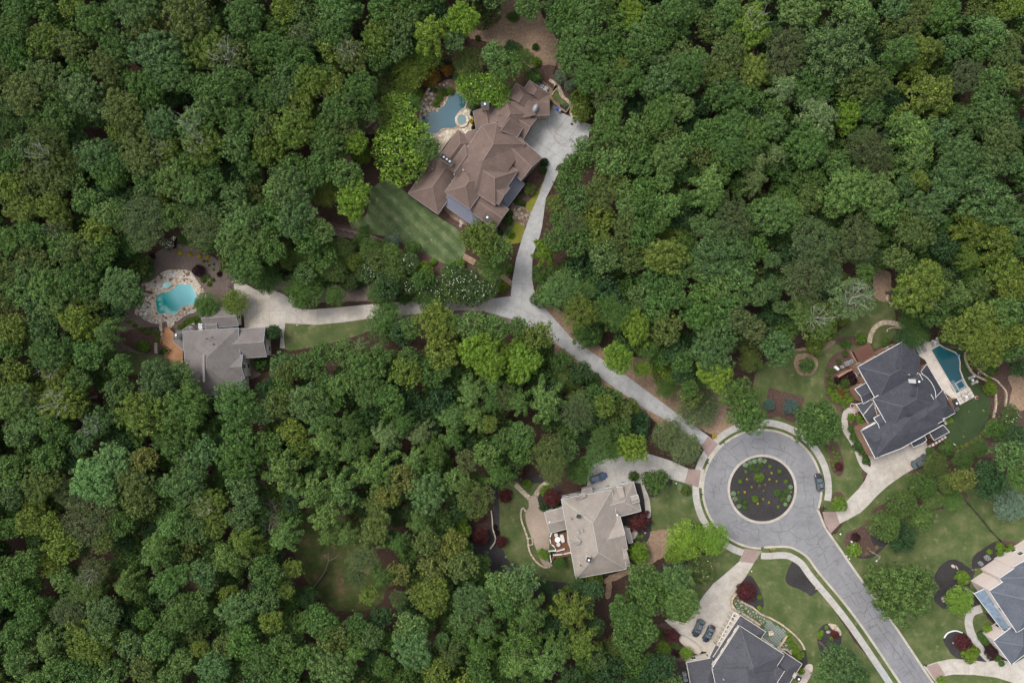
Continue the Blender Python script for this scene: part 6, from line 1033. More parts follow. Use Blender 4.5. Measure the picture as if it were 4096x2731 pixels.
pool('turquoise free-form pool in the flagstone terrace at the left', 'Z3', [(690, 345), (740, 337), (800, 350), (870, 350), (910, 380), (935, 450), (975, 520), (1010, 590), (920, 655), (800, 675), (720, 710), (660, 780), (620, 820), (560, 810), (500, 795), (440, 800), (400, 800), (360, 760), (342, 680), (335, 580), (350, 520), (400, 490), (480, 470), (570, 440), (630, 390)], W_TQ, MT['flag_cream'], cw=.28)
pool('half-moon pale spa above the turquoise pool', 'Z3', [(440, 405), (445, 360), (475, 320), (520, 305), (560, 320), (580, 350), (540, 385), (500, 400)], W_SPL, MT['flag_cream'], name='small_spa', cw=.2, z=.4, wz=.3)
pool('dark teal pool with one curved side beside the navy-roofed house', 'Z5', [(1450, 262), (1556, 200), (1620, 240), (1690, 268), (1760, 300), (1800, 350), (1815, 420), (1815, 520), (1850, 620), (1915, 745), (1775, 822), (1700, 690)], W_TEAL, MT['travertine'], cw=.3, sm=False)
c = P('Z5', 1838, 718, .5); root = empty('square_spa', (c.x, c.y, 0), math.radians(30), 'square spa with a grey tile rim in the corner of the teal pool', 'spa'); m = MB(); s_ = M('Z5', 118)
for dx, dy, a, b in ((0, .42, 1, .16), (0, -.42, 1, .16), (.42, 0, .16, .68), (-.42, 0, .16, .68)): m.box(dx * s_, dy * s_, .25, a * s_, b * s_, .5)
m.build('rim', MT['grey_trim'], root); m = MB(); m.box(0, 0, .2, .7 * s_, .7 * s_, .36); m.build('water', W_TEAL, root)
c = P('Z5', 1755, 745); tag(MB().box(0, 0, .11, M('Z5', 80), M('Z5', 110), .22, math.radians(30)).build('tanning_ledge', water('shelf_water', (.12, .16, .15), (.15, .19, .18)), None, c), 'shallow grey-green ledge in the lower corner of the teal pool', 'pool ledge')
c = P('Z5', 1728, 690); m = MB()
for k in range(4): m.box(0, M('Z5', 15) * (1.5 - k), .12 + .008 * k, M('Z5', 60), M('Z5', 9), .2, 0)
tag(m.build('pool_steps', MT['seam_pale'], None, c, math.radians(30)), 'steps going down into the teal pool', 'steps')
# lawn right of teal pool + putting green
sheet('lawn', 'Z5', [(1540, 100), (1700, 130), (1850, 250), (1880, 330), (1900, 450), (1980, 560), (2090, 680), (1950, 740), (1860, 620), (1835, 530), (1835, 400), (1800, 320), (1650, 240), (1560, 180)], .075, MT['putting'], True, 0)
sheet('putting_green', 'Z5', [(2060, 690), (2120, 780), (2190, 850), (2225, 960), (2215, 1100), (2170, 1200), (2130, 1300), (2000, 1410), (1880, 1480), (1760, 1505), (1690, 1440), (1640, 1330), (1620, 1200), (1770, 1080), (1810, 990), (2020, 870), (1950, 740)], .078, MT['putting'], True, 0)
# stepping slabs
def slabs(f, pts, sz, rz, base, group, mat=None, z=.12):
    os_ = []
    for x, y in pts:
        p = P(f, x, y); m = MB(); m.box(0, 0, z / 2, sz, sz, z); os_.append(tag(m.build('paving_slab', mat or MT['travertine'], None, (p.x, p.y, .03), math.radians(rz)), base, 'paving slab', group))
    return os_
ps = [(1943 - 45 * j - 0, 777 + 26 * j) for j in range(4)]
ps = [(1943 + 23 * i - 42 * j, 777 + 42 * i + 23 * j) for j in range(6) for i in range(3)]
os_ = slabs('Z5', [q for q in ps], .86, 30, '', 'square slabs between pool and putting green')
for i_, o_ in enumerate(os_): o_['label'] = 'square cream slab, row %s from the pool corner, %s across' % (['one', 'two', 'three', 'four', 'five', 'six'][i_ // 3], ['first', 'second', 'third'][i_ % 3])
os_ = slabs('Z5', [(1386, 1545), (1430, 1520), (1474, 1496), (1516, 1470), (1556, 1445), (1594, 1420), (1632, 1398), (1628, 1190), (1640, 1215)], .66, 30, '', 'stepping slabs below the navy house'); oset(os_, 'cream stepping slab below the navy house', 'left')
tag(MB().box(0, 0, .06, .1, .1, .1).build('marker_stake', MT['white'], None, P('20', 200, 548, 0)), 'small white marker on the dirt bank', 'marker')
# ---------------------------------------------------------------- garden walls, paths, fences
def wall(name, label, f, pts, wd, hgt, mat, cat='garden wall', sm=True):
    q = [P(f, *p) for p in pts]; q = smooth_pts(q, False, 4) if sm else q; L, R_ = strip_pts(q, wd / 2, -wd / 2); m = MB(); n = len(q)
    m.add([(v.x, v.y, hgt) for v in L] + [(v.x, v.y, hgt) for v in R_] + [(v.x, v.y, 0) for v in L] + [(v.x, v.y, 0) for v in R_], [(i, n + i, n + i + 1, i + 1) for i in range(n - 1)] + [(i, i + 1, 2 * n + i + 1, 2 * n + i) for i in range(n - 1)] + [(n + i, 3 * n + i, 3 * n + i + 1, n + i + 1) for i in range(n - 1)] + [(0, 2 * n, 3 * n, n), (n - 1, 2 * n - 1, 4 * n - 1, 3 * n - 1)])
    return tag(m.build(name, mat), label, cat)
SW = MT['stone_wall']
wall('garden_wall', 'outer curved stone wall on the terrace right of the teal pool', 'Z5', [(1975, 290), (1985, 400), (2040, 490), (2160, 590), (2280, 650), (2352, 720), (2420, 820), (2410, 1000)], .35, .6, SW)
wall('garden_wall', 'inner curved stone wall next to the lawn right of the teal pool', 'Z5', [(1890, 290), (1895, 390), (1940, 500), (2020, 590), (2190, 668)], .5, .5, SW)
wall('garden_wall', 'straight stone wall right of the putting green', 'Z5', [(2285, 830), (2290, 960), (2275, 1070), (2255, 1145)], .45, .5, SW)
wall('garden_wall', 'pale low wall curving around the taupe house terrace', 'Z6', [(70, 605), (35, 565), (10, 620), (20, 720), (60, 840), (95, 950), (105, 1040), (130, 1130), (200, 1230), (290, 1300), (375, 1300)], .45, .5, SW)
wall('garden_wall', 'short pale wall beside the stone steps of the taupe house terrace', 'Z6', [(95, 942), (150, 942), (158, 1020), (100, 1035)], .35, .45, SW, sm=False)
wall('garden_wall', 'dark stone retaining wall left of the taupe house lawn', '13', [(2160, -20), (2170, 60), (2175, 140), (2200, 250), (2150, 330)], .3, .8, MT['kerb'])
wall('garden_wall', 'sandstone wall along the flagstone patio of the charcoal house', 'Z7', [(745, 130), (710, 165), (700, 215), (740, 270), (800, 300), (870, 345), (920, 380)], .6, .6, SW); wall('garden_wall', 'long sandstone wall between patio and lawn of the charcoal house', 'Z7', [(740, 160), (790, 205), (860, 240), (920, 290), (1000, 325), (1080, 370), (1145, 420), (1200, 470), (1240, 520), (1260, 565)], .42, .5, SW)
wall('garden_wall', 'short sandstone wall closing the patio of the charcoal house', 'Z7', [(1140, 430), (1100, 500), (1065, 555), (1120, 565), (1160, 600)], .45, .5, SW); wall('garden_wall', 'red brick planter wall at the top of the turning court', 'Z1', [(1850, 345), (1930, 410), (2000, 460), (2040, 400)], .35, .9, MT['brick_tan'], sm=False)
wall('garden_wall', 'curved edging wall of the path right of the brown-roofed house', 'Z1', [(1830, 250), (1880, 175), (1915, 200), (1950, 280), (2040, 340), (2050, 400)], .22, .35, SW); wall('garden_wall', 'low stone wall along the upper edge of the grey house drive', 'Z3', [(1525, 320), (1560, 292), (1640, 290), (1720, 300)], .3, .5, SW)
wall('garden_wall', 'stone edge under the trees along the upper side of the west driveway', '11', [(30, 1092), (130, 1096), (220, 1115), (280, 1150), (320, 1180)], .25, .45, MT['fieldstone']); wall('garden_wall', 'white cobble edging at the upper side of the round black bed', '33', [(1615, 1150), (1650, 1105), (1720, 1085), (1785, 1105)], .28, .2, MT['white'])
wall('garden_wall', 'small ring wall under the trees at the right of the upper lawn', '31', [(1180, 1235), (1110, 1215), (1085, 1170), (1100, 1130), (1130, 1120)], .4, .5, SW); wall('garden_wall', 'curved stone seat wall left of the blue pool clearing', '10', [(960, 1180), (1020, 1170), (1060, 1130), (1068, 1075)], .35, .5, MT['stone_wall']); wall('garden_wall', 'low curved wall inside the path arc above the navy house', '31', [(1085, 1480), (1110, 1450), (1160, 1440), (1210, 1448)], .3, .5, SW)
wall('retaining_wall', 'long brown timber wall below the big lawn', '11', [(690, 530), (760, 540), (900, 575), (1050, 610), (1170, 640), (1290, 665)], .2, .5, MT['fieldstone']); wall('garden_wall', 'black border curving below the cedar deck', 'Z4', [(0, 665), (120, 700), (250, 735), (400, 752), (520, 765)], .2, .25, MT['black']); wall('garden_wall', 'brick wall of the equipment bay left of the navy house', 'Z5', [(205, 605), (330, 530), (480, 478)], .5, 1.6, MT['brick_tan'], sm=False)
wall('garden_wall', 'tan retaining wall beside the pergola', 'Z5', [(375, 270), (400, 330), (440, 400), (465, 435)], .3, 1.2, MT['brick_tan'], sm=False)
def path(name, f, pts, wd, mat, z=.09): return ribbon(name, f, pts, wd, z, mat, .08)
path('stone_path', '31', [(930, 1580), (945, 1500), (990, 1430), (1060, 1395), (1130, 1395), (1200, 1415), (1250, 1450)], 1.25, MT['stone_wall'], .12); path('stone_path', '22', [(30, 1310), (80, 1360), (160, 1435)], 1.2, MT['stone_wall'], .1); path('stone_path', '22', [(330, 1290), (270, 1330), (215, 1410)], 1.2, MT['stone_wall'], .1)
path('stone_path', 'Z1', [(1800, 60), (1880, 120), (1850, 200), (1900, 130), (1940, 200), (1970, 270), (2040, 330), (2080, 370), (2060, 440), (2080, 520)], .8, MT['stone_wall'], .1); path('gravel_path', '11', [(1905, 785), (1960, 815), (2010, 845)], 1.6, MT['dirt'], .07); path('gravel_path', '11', [(2250, 960), (2300, 1000), (2351, 1040)], 1.3, MT['dirt'], .07); path('stone_steps', 'Z3', [(405, 930), (405, 1020), (420, 1100), (440, 1220)], .7, MT['flag_cream'], .12)
patio('stone_landing', None, 'Z2', [(1600, 1040), (1680, 1070), (1780, 1110), (1865, 1170), (1840, 1260), (1785, 1375), (1700, 1330), (1640, 1290), (1560, 1200)], MT['fieldstone'], .12)
patio('brick_terrace', None, 'Z6', [(110, 440), (180, 405), (215, 440), (245, 530), (310, 600), (345, 780), (370, 900), (370, 1000), (360, 1100), (330, 1180), (410, 1290), (300, 1290), (230, 1150), (150, 950), (80, 760), (70, 620), (110, 560)], MT['paver_tan'], .1)
patio('flagstone_patio', None, 'Z7', [(720, 200), (740, 165), (860, 240), (920, 290), (965, 330), (940, 380), (800, 300), (740, 260)], MT['flag_grass'], .11, False); patio('front_landing', None, 'Z6', [(1300, 790), (1370, 790), (1440, 830), (1480, 880), (1440, 950), (1410, 960), (1360, 830)], MT['concrete_warm'], .2, False)
patio('front_court', None, 'Z5', [(430, 975), (470, 975), (525, 1050), (460, 1070)], MT['stone_wall'], .2, False); patio('flagstone_patio', None, 'Z7', [(1090, 545), (1110, 515), (1190, 570), (1190, 600), (1150, 590)], MT['flag_grass'], .11, False)
# checkerboard patio of the charcoal house (bluestones in grass: one patterned floor)
m = MB(); m.slab([P('Z7', *q) for q in [(970, 330), (1135, 425), (1060, 555), (935, 485), (950, 400)]], 0, .05); structure(m.build('patio_grass', MT['lawn_lush'])); m = MB()
for i in range(-12, 13):
    for j in range(-12, 13):
        x, y = 1030 + 11.5 * (i + j), 440 + 12.5 * (i - j)
        if inside([(972, 338), (1130, 428), (1060, 548), (942, 482), (955, 400)], x, y) and not (abs(x - 1005) < 24 and abs(y - 443) < 24): q = P('Z7', x, y); m.box(q.x, q.y, .06, .46, .46, .06, math.radians(43))
structure(m.build('bluestone_checker', MT['bluestone'])); m = MB(); q = P('Z7', 1005, 443); m.box(q.x, q.y, .08, 1.3, 1.3, .08, math.radians(10)); structure(m.build('patio_medallion', MT['flag_cream']))
def fence(label, f, pts, hgt, mat, step=2.2, rails=3, picket=False):
    q = [P(f, *p) for p in pts]; root = empty('garden_fence', q[0], 0, label, 'fence'); o = q[0]; m = MB(); pm = MB()
    for a, b in zip(q, q[1:]):
        a, b = a - o, b - o; k = max(1, int((b - a).length / step))
        for i in range(k + 1): v = a.lerp(b, i / k); pm.box(v.x, v.y, hgt / 2, .1, .1, hgt)
        for r in range(rails): z = hgt * (.15 + .8 * r / max(1, rails - 1)); m.bar(a + Vector((0, 0, z)), b + Vector((0, 0, z)), .06, .09)
        kk = int((b - a).length / .35)
        for i in range(kk): v = a.lerp(b, i / kk); m.box(v.x, v.y, hgt * .55, .018, .018, hgt * .85)
    m.build('rail', mat, root); pm.build('post', mat, root); return root
fence('dark iron fence running diagonally over the lawn above the pink house', '32', [(1735, 1385), (1780, 1430), (1830, 1490), (1900, 1568), (1960, 1640), (2030, 1730), (2110, 1810), (2230, 1935)], 1.4, MT['black'])
fence('dark timber fence between mulch garden and the grey house drive', 'Z3', [(1480, 100), (1495, 250), (1495, 380), (1500, 470)], 1.8, MT['black']); fence('thin black fence at the back of the bare dirt bank', '20', [(420, 550), (400, 620), (375, 680), (470, 760)], 1.0, MT['black'])
# pergolas
def pergola(label, f, pts, hgt, n1, mat):
    A, B, Cc, D = (P(f, *p, hgt) for p in pts); root = empty('pergola', (A.x, A.y, 0), 0, label, 'pergola'); o = Vector((A.x, A.y, 0)); m = MB()
    for i in range(n1): t = i / (n1 - 1); m.bar(A.lerp(B, t) - o, D.lerp(Cc, t) - o, .07, .15)
    m.build('slats', mat, root); m = MB()
    for i in range(9): t = i / 8; m.bar(A.lerp(D, t) - o - Vector((0, 0, .15)), B.lerp(Cc, t) - o - Vector((0, 0, .15)), .09, .16)
    m.build('beams', mat, root)
    for p in (A, B, Cc, D): MB().box(p.x - o.x, p.y - o.y, hgt / 2 - .1, .2, .2, hgt - .2).build('post', mat, root)
    return root
pergola('red-brown timber pergola at the upper wall of the navy house', 'Z5', [(440, 268), (640, 170), (722, 318), (520, 435)], 2.8, 26, MT['wood_red'])
pergola('brown timber pergola among trees left of the charcoal house', '23', [(1060, 1530), (1160, 1360), (1290, 1450), (1250, 1600)], 2.6, 22, MT['wood_red'])
# ---------------------------------------------------------------- furniture and small things
def at(f, x, y, z=0): p = P(f, x, y, z); return (p.x, p.y, z)
def lounger(label, f, x, y, rz, z=.13, mat=None):
    r = empty('sun_lounger', at(f, x, y, z), math.radians(rz), label, 'sun lounger', 'loungers around the teal pool'); MB().box(-.1, 0, .3, 1.3, .68, .1).build('seat', mat or MT['taupe_fabric'], r)
    m = MB(); m.bar((.5, 0, .32), (1.02, 0, .62), .68, .08); m.build('backrest', mat or MT['taupe_fabric'], r); MB().box(.72, 0, .56, .22, .5, .1).build('pillow', MT['white'], r)
    for sx in (-.65, .5):
        for sy in (-.28, .28): MB().box(sx, sy, .13, .06, .06, .26).build('leg', MT['grey_metal'], r)
    return r
for x, y, a, lb in [(1303, 188, 195, 'uppermost of the three deck loungers left of the teal pool'), (1328, 232, 195, 'middle of the three deck loungers left of the teal pool'), (1350, 270, 195, 'lowest of the three deck loungers left of the teal pool'), (1463, 178, 105, 'lounger at the top of the teal pool, left of the white table'), (1522, 145, 105, 'lounger at the top of the teal pool, right of the white table'),
                    (1965, 618, 25, 'upper of the two loungers on the lawn right of the teal pool'), (2003, 687, 25, 'lower of the two loungers on the lawn right of the teal pool'), (1868, 885, 120, 'lounger on the checker slabs left of the white table'), (1945, 865, 120, 'lounger on the checker slabs right of the white table')]: lounger(lb, 'Z5', x, y, a)
def table(label, f, x, y, r, mat, z=.13, hgt=.5, grp=None):
    t = empty('side_table', at(f, x, y, z), 0, label, 'table', grp); m = MB(); m.lathe([(r, hgt - .05), (r, hgt)], 20); m.build('table_top', mat, t); m = MB(); m.lathe([(r * .6, 0), (.05, .06), (.05, hgt - .05)], 10); m.build('leg', mat, t); return t
table('round white table between the upper loungers of the teal pool', 'Z5', 1496, 160, .3, MT['white']); table('round white table between the lawn loungers', 'Z5', 1984, 653, .33, MT['white']); table('round white table on the checker slabs', 'Z5', 1904, 868, .33, MT['white'])
table('round white table on the brown deck', 'Z6', 470, 957, .72, MT['white'], 2.4, .6); table('white round table on the left of the turquoise pool terrace', 'Z3', 130, 500, .4, MT['white'], .15)
def sofa(label, f, x, y, wd, dp, rz, mat, z=.15, name='outdoor_sofa', seats=3):
    r = empty(name, at(f, x, y, z), math.radians(rz), label, 'sofa' if seats > 1 else 'armchair'); m = MB(); m.box(0, 0, .2, wd, dp, .3); m.build('base', mat, r); MB().box(0, dp / 2 - .1, .5, wd, .2, .5).build('backrest', mat, r)
    for i in range(seats): MB().box((i - (seats - 1) / 2) * (wd - .3) / seats, -.08, .42, (wd - .36) / seats, dp - .3, .14).build('cushion', mat, r)
    for s in (-1, 1): MB().box(s * (wd / 2 - .08), 0, .4, .16, dp, .45).build('armrest', mat, r)
    return r
sofa('long white outdoor sofa at the left of the turquoise pool', 'Z3', 125, 672, 2.1, .9, 2, MT['white']); sofa('left white armchair below the outdoor sofa', 'Z3', 110, 806, .75, .8, 182, MT['white'], name='armchair', seats=1); sofa('right white armchair below the outdoor sofa', 'Z3', 177, 806, .75, .8, 178, MT['white'], name='armchair', seats=1)
def rbox(name, label, cat, f, x, y, sx, sy, sz, rz, mat, z=.1, parts=None, n=14, ex=3.2):
    """rounded soft block: covers and cushions"""
    m = MB(); prof = [(1, 0), (1, sz * .7), (.93, sz * .92), (.7, sz)]; vs = []
    for s, zz in prof:
        for k in range(n * 2):
            a = math.pi * k / n; c, d = math.cos(a), math.sin(a); vs.append((math.copysign(abs(c) ** (2 / ex), c) * sx / 2 * s, math.copysign(abs(d) ** (2 / ex), d) * sy / 2 * s, zz))
    N2 = 2 * n; fs = [(i * N2 + k, i * N2 + (k + 1) % N2, (i + 1) * N2 + (k + 1) % N2, (i + 1) * N2 + k) for i in range(3) for k in range(N2)] + [tuple(3 * N2 + k for k in range(N2))]
    m.add(vs, fs); return tag(m.build(name, mat, None, at(f, x, y, z), math.radians(rz)), label, cat)
rbox('covered_sofa', 'long beige covered sofa on the brown deck', 'sofa', 'Z6', 530, 945, 1.05, 2.1, .8, 12, MT['cushion'], 2.4); rbox('covered_chair', 'upper beige covered chair on the brown deck', 'armchair', 'Z6', 452, 900, .95, .95, .75, 15, MT['cushion'], 2.4, ex=2.5); rbox('covered_chair', 'lower beige covered chair on the brown deck', 'armchair', 'Z6', 482, 1020, 1.0, 1.05, .75, -20, MT['cushion'], 2.4, ex=2.2)
rbox('coffee_table', 'low brown table in front of the outdoor sofa', 'table', 'Z3', 127, 745, 1.1, .65, .4, 0, MT['cushion'], .15, ex=8); rbox('covered_grill', 'dark covered bench on the left rim of the flagstone terrace', 'bench', 'Z3', 132, 425, 1.1, 1.7, .8, 5, plain('brown_cover', (.12, .10, .085)), .15, ex=7)
rbox('pool_cover_box', 'grey covered box beside the navy house at the pool deck', 'storage box', 'Z5', 1272, 262, 1.0, 2.0, .7, 30, MT['grey_metal'], .13, ex=9)
def ac(label, f, x, y, rz, s=.95, z=.05, mat=None, grp=None):
    r = empty('air_conditioner', at(f, x, y, z), math.radians(rz), label, 'air conditioner', grp); m = MB(); m.box(0, 0, .04, s * 1.15, s * 1.15, .08); m.box(0, 0, .5, s, s, .84); m.build('cabinet', mat or MT['steel'], r)
    m = MB(); m.lathe([(s * .42, .92), (s * .42, .95), (s * .36, .96)], 20); m.build('fan_guard', MT['black'], r); m = MB()
    for k in range(4): a = k * math.pi / 2; m.bar((0, 0, .98), (s * .33 * math.cos(a), s * .33 * math.sin(a), .98), .14, .02)
    m.lathe([(.09, .97), (.09, 1.0)], 10); m.build('fan', mat or MT['steel'], r); return r
for x, y, lb in [(1608, 82, 'first air conditioner from the left behind the brown-roofed house'), (1655, 118, 'second air conditioner from the left behind the brown-roofed house'), (1705, 148, 'third air conditioner from the left behind the brown-roofed house'), (1757, 177, 'rightmost air conditioner behind the brown-roofed house')]: ac(lb, 'Z1', x, y, -30)
for x, y, s, lb in [(283, 481, .62, 'small air conditioner left of the navy house pair'), (347, 438, .95, 'middle large air conditioner beside the navy house'), (402, 414, .9, 'rightmost air conditioner beside the navy house')]: ac(lb, 'Z5', x, y, 25, s)
for x, y, lb in [(1045, 986, 'upper air conditioner between garage and grey house'), (1047, 1044, 'lower air conditioner between garage and grey house')]: ac(lb, 'Z3', x, y, 2)
for x, y, lb in [(340, 752, 'upper air conditioner left of the charcoal house'), (348, 792, 'lower air conditioner left of the charcoal house')]: ac(lb, 'Z7', x, y, 5, .8)
for x, y, lb in [(2005, 414, 'larger air conditioner above the pink house'), (1944, 467, 'smaller air conditioner left of the pink house corner')]: ac(lb, '33', x, y, 33, 1.0 if x > 2000 else .8, mat=MT['grey_metal'])
rbox('generator', 'white rounded generator beside the navy house equipment bay', 'generator', 'Z5', 207, 497, 1.35, .7, .9, -40, MT['white'], .05, ex=6); rbox('utility_box', 'pale green utility box in the lamp-post bed', 'utility box', '33', 778, 296, .75, .6, .7, -20, plain('sage_enamel', (.3, .38, .33)), .05, ex=8); rbox('utility_box', 'small white box just above the pale green utility box', 'utility box', '33', 765, 268, .4, .3, .5, -20, MT['white'], .05, ex=8)
rbox('pool_filter', 'grey filter box among white pipes left of the grey house', 'pool filter', 'Z3', 928, 958, .8, .6, .7, 35, MT['grey_metal'], .05, ex=7); m = MB(); rr_ = random.Random(4)
for k in range(12): a = Vector((rr_.uniform(-.8, .8), rr_.uniform(-.6, .6), rr_.uniform(.15, .5))); m.tube([a, a + Vector((rr_.uniform(-.7, .7), rr_.uniform(-.6, .6), 0))], .06, 6)
tag(m.build('pool_pipes', MT['white'], None, at('Z3', 885, 985)), 'tangle of white pool pipes beside the grey filter box', 'pipes'); tag(MB().tube([at('Z3', 430, 212, .25), at('Z3', 960, 243, .25)], .05, 6).build('skimmer_pole', MT['white']), 'long white pole lying on the upper flagstone terrace', 'pole')
def bin_(label, x, y, mat):
    r = empty('wheeled_bin', at('Z1', x, y, .12), math.radians(-35), label, 'bin'); m = MB(); m.box(0, 0, .5, .6, .68, .95); m.build('body', mat, r); m = MB(); m.box(0, 0, 1.0, .66, .74, .08); m.build('lid', mat, r); m = MB(); m.tube([(-.25, .4, .12), (.25, .4, .12)], .12, 10); m.build('wheel', MT['tyre'], r)
bin_('bright blue wheeled bin on the turning court', 1898, 414, MT['blue_plastic']); bin_('grey wheeled bin next to the bright blue one', 1925, 441, plain('grey_blue_plastic', (.2, .25, .32)))
def hoop(label, f, x, y, rz, post=(0, 1.2)):
    r = empty('basketball_hoop', at(f, x, y, .1), math.radians(rz), label, 'basketball hoop'); m = MB(); m.tube([(0, 1.3, 0), (0, 1.2, 2.4), (0, .1, 3.1)], .07, 8); m.box(0, 1.3, .1, .6, .5, .18); m.build('pole', MT['black'], r)
    m = MB(); m.box(0, 0, 3.2, 1.75, .05, 1.05); m.build('backboard', MT['white'], r); m = MB()
    for dx, dz, sx, sz in ((0, .5, 1.8, .06), (0, -.5, 1.8, .06), (.87, 0, .06, 1.0), (-.87, 0, .06, 1.0), (0, 0, .6, .05)): m.box(dx, -.035, 3.2 + dz, sx, .05, sz)
    m.build('board_frame', MT['grey_metal'], r); m = MB(); k = 16; m.tube([(.23 * math.cos(2 * math.pi * i / k), -.35 + .23 * math.sin(2 * math.pi * i / k), 2.95) for i in range(k + 1)], .03, 5, False); m.build('rim', MT['red_plastic'], r)
hoop('basketball hoop with a red rim at the right of the turning court', 'Z1', 2105, 545, 120 + 25); hoop('basketball hoop with a red rim below the navy house drive', '32', 1338, 1200, -25 + 180)
def mailbox(label, f, x, y, rz):
    r = empty('mailbox', at(f, x, y, .05), math.radians(rz), label, 'mailbox'); MB().box(0, 0, .5, .11, .11, 1.0).build('post', MT['black'], r); m = MB(); m.tube([(-.28, 0, 1.12), (.28, 0, 1.12)], .13, 10); m.box(0, 0, 1.02, .6, .25, .12); m.build('box', MT['black'], r)
for x, y, a, lb, f in [(1935, 922, -30, 'black mailbox at the upper left of the cul-de-sac beside the brick apron', '22'), (1787, 1107, -20, 'black mailbox left of the cul-de-sac between the two brick aprons', '22'), (1733, 1393, 0, 'black mailbox at the left rim of the cul-de-sac by the sidewalk', '22'), (510, 1522, 10, 'black mailbox at the right rim of the cul-de-sac', '32'), (1433, 1392, 35, 'black mailbox at the drive of the pink house', '33'), (12, 350, 60, 'dark mailbox in the flower patch below the cul-de-sac', '33')]: mailbox(lb, f, x, y, a)
shrubs('22', [(1850, 868, 12), (1868, 862, 10), (1852, 885, 10), (1875, 880, 9)], 'Y', 'yellow flower clump by the mailbox at the main driveway', 'yellow flowers at the mailbox', 'left'); shrubs('33', [(30, 345, 9), (55, 338, 8), (68, 332, 7)], 'Y', 'yellow flower clump in the patch below the cul-de-sac', 'flowers below the cul-de-sac')
# street lamp
b_ = P('33', 925, 350, 0); hd_ = P('33', 818, 284, 6.2); r = empty('street_lamp', b_, 0, 'tall pale street lamp leaning over the brown mulch bed by the road', 'street lamp'); b0 = P('33', 932, 352, 0); tp = P('33', 818, 284, 0) - b0
m = MB(); m.tube([(0, 0, 0), (0, 0, 3), (0, 0, 6)], [.11, .09, .07], 10); m.build('pole', MT['kerb'], r); m = MB(); m.tube([(0, 0, 5.9), (-.4, -.5, 6.1), (-.9, -1.0, 6.1)], .045, 6); m.build('arm', MT['steel'], r); m = MB(); m.lathe([(.1, 0), (.24, .05), (.2, .16), (.05, .24)], 12, (-.95, -1.05, 5.95)); m.build('lamp_head', MT['steel'], r)
r.location = P('33', 930, 350, 0) + Vector((-3.0, -.6, 0)) * 0
# pots
def pot(label, f, x, y, s=.38, flower='red_flower', z=.15):
    r = empty('flower_pot', at(f, x, y, z), 0, label, 'flower pot'); m = MB(); m.lathe([(s * .6, 0), (s, .25), (s * 1.05, .5), (s * .95, .55), (s * .85, .5)], 18); m.build('pot', MT['pot'], r); m = MB(); m.lathe([(s * .8, .5), (s * .5, .53)], 14); m.build('soil', MT['soil'], r); m = MB(); q = random.Random(int(x))
    for k in range(16): a, d = q.uniform(0, 6.28), s * .75 * math.sqrt(q.random()); m.lathe([(.03, 0), (.09, .05), (.04, .1)], 6, (d * math.cos(a), d * math.sin(a), .53 + q.uniform(0, .12)))
    m.build('plant', MT[flower], r)
MT['leaf_plain'] = plain('plant_leaf', (.05, .09, .03)); pot('white urn with red flowers above the front walk of the navy house', 'Z5', 407, 985, .45); pot('white urn with red flowers below the front walk of the navy house', 'Z5', 463, 1094, .45); pot('white pot beside the chimney next to the putting green', 'Z5', 1782, 1030, .4, 'leaf_plain'); pot('white pot at the corner of the checker slabs', 'Z5', 2035, 882, .42, 'red_flower'); pot('white pot on the inner terrace wall right of the teal pool', 'Z5', 2070, 562, .38, 'leaf_plain', .5); pot('white pot with dark soil inside the path arc', '31', 1102, 1464, .38, 'soil', .4); pot('small dark pot by the deck stairs of the taupe house', '23', 341, 443, .25, 'soil')
pot('pot beside the garage of the charcoal house', 'Z7', 637, 452, .3, 'leaf_plain'); pot('pot at the upper garage pier of the charcoal house', 'Z7', 690, 368, .25, 'leaf_plain'); pot('yellow-leaved pot at the patio corner of the charcoal house', 'Z7', 766, 285, .3, 'leaf_plain')
c = P('Z5', 1826, 235); rbox('lawn_statue', 'white ornament on the lawn above the teal pool', 'ornament', 'Z5', 1826, 235, .7, .9, .8, 20, MT['white'], .08, ex=1.6); rbox('pool_float', 'light blue float on the curved rim of the teal pool', 'pool float', 'Z5', 1811, 332, .7, .6, .25, 10, MT['cyan_plastic'], .3, ex=2); rbox('blue_tub', 'blue tub on the upper flagstone terrace of the turquoise pool', 'tub', 'Z3', 584, 158, .5, .42, .3, 0, MT['cyan_plastic'], .16, ex=6); rbox('round_tub', 'round dark blue pot in the bed below the turquoise pool', 'pot', 'Z3', 341, 1058, .6, .6, .5, 0, plain('slate_blue_glaze', (.05, .12, .18)), .05, ex=2)
tag(MB().tube([at('Z5', 1735, 1478, .5), at('Z5', 1770, 1500, .5)], .12, 8).build('hose_reel', MT['white'], None), 'white tube at the lower rim of the putting green', 'tube')
for i_, (x, y) in enumerate([(1945, 1062), (2130, 1045), (2140, 1055), (1870, 1390), (1880, 1395)]):
    m = MB(); m.lathe([(.09, 0), (.02, .04)], 8); m.tube([(0, 0, 0), (0, 0, .6)], .012, 5); m.add([(0, 0, .6), (.28, 0, .52), (0, 0, .42)], [(0, 1, 2)]); tag(m.build('golf_flag', MT['yellow_paint'], None, at('Z5', x, y, .09)), 'tiny yellow flag on the putting green, %s from the left' % ['third', 'fourth', 'fifth', 'first', 'second'][i_], 'golf flag', 'flags on the putting green')
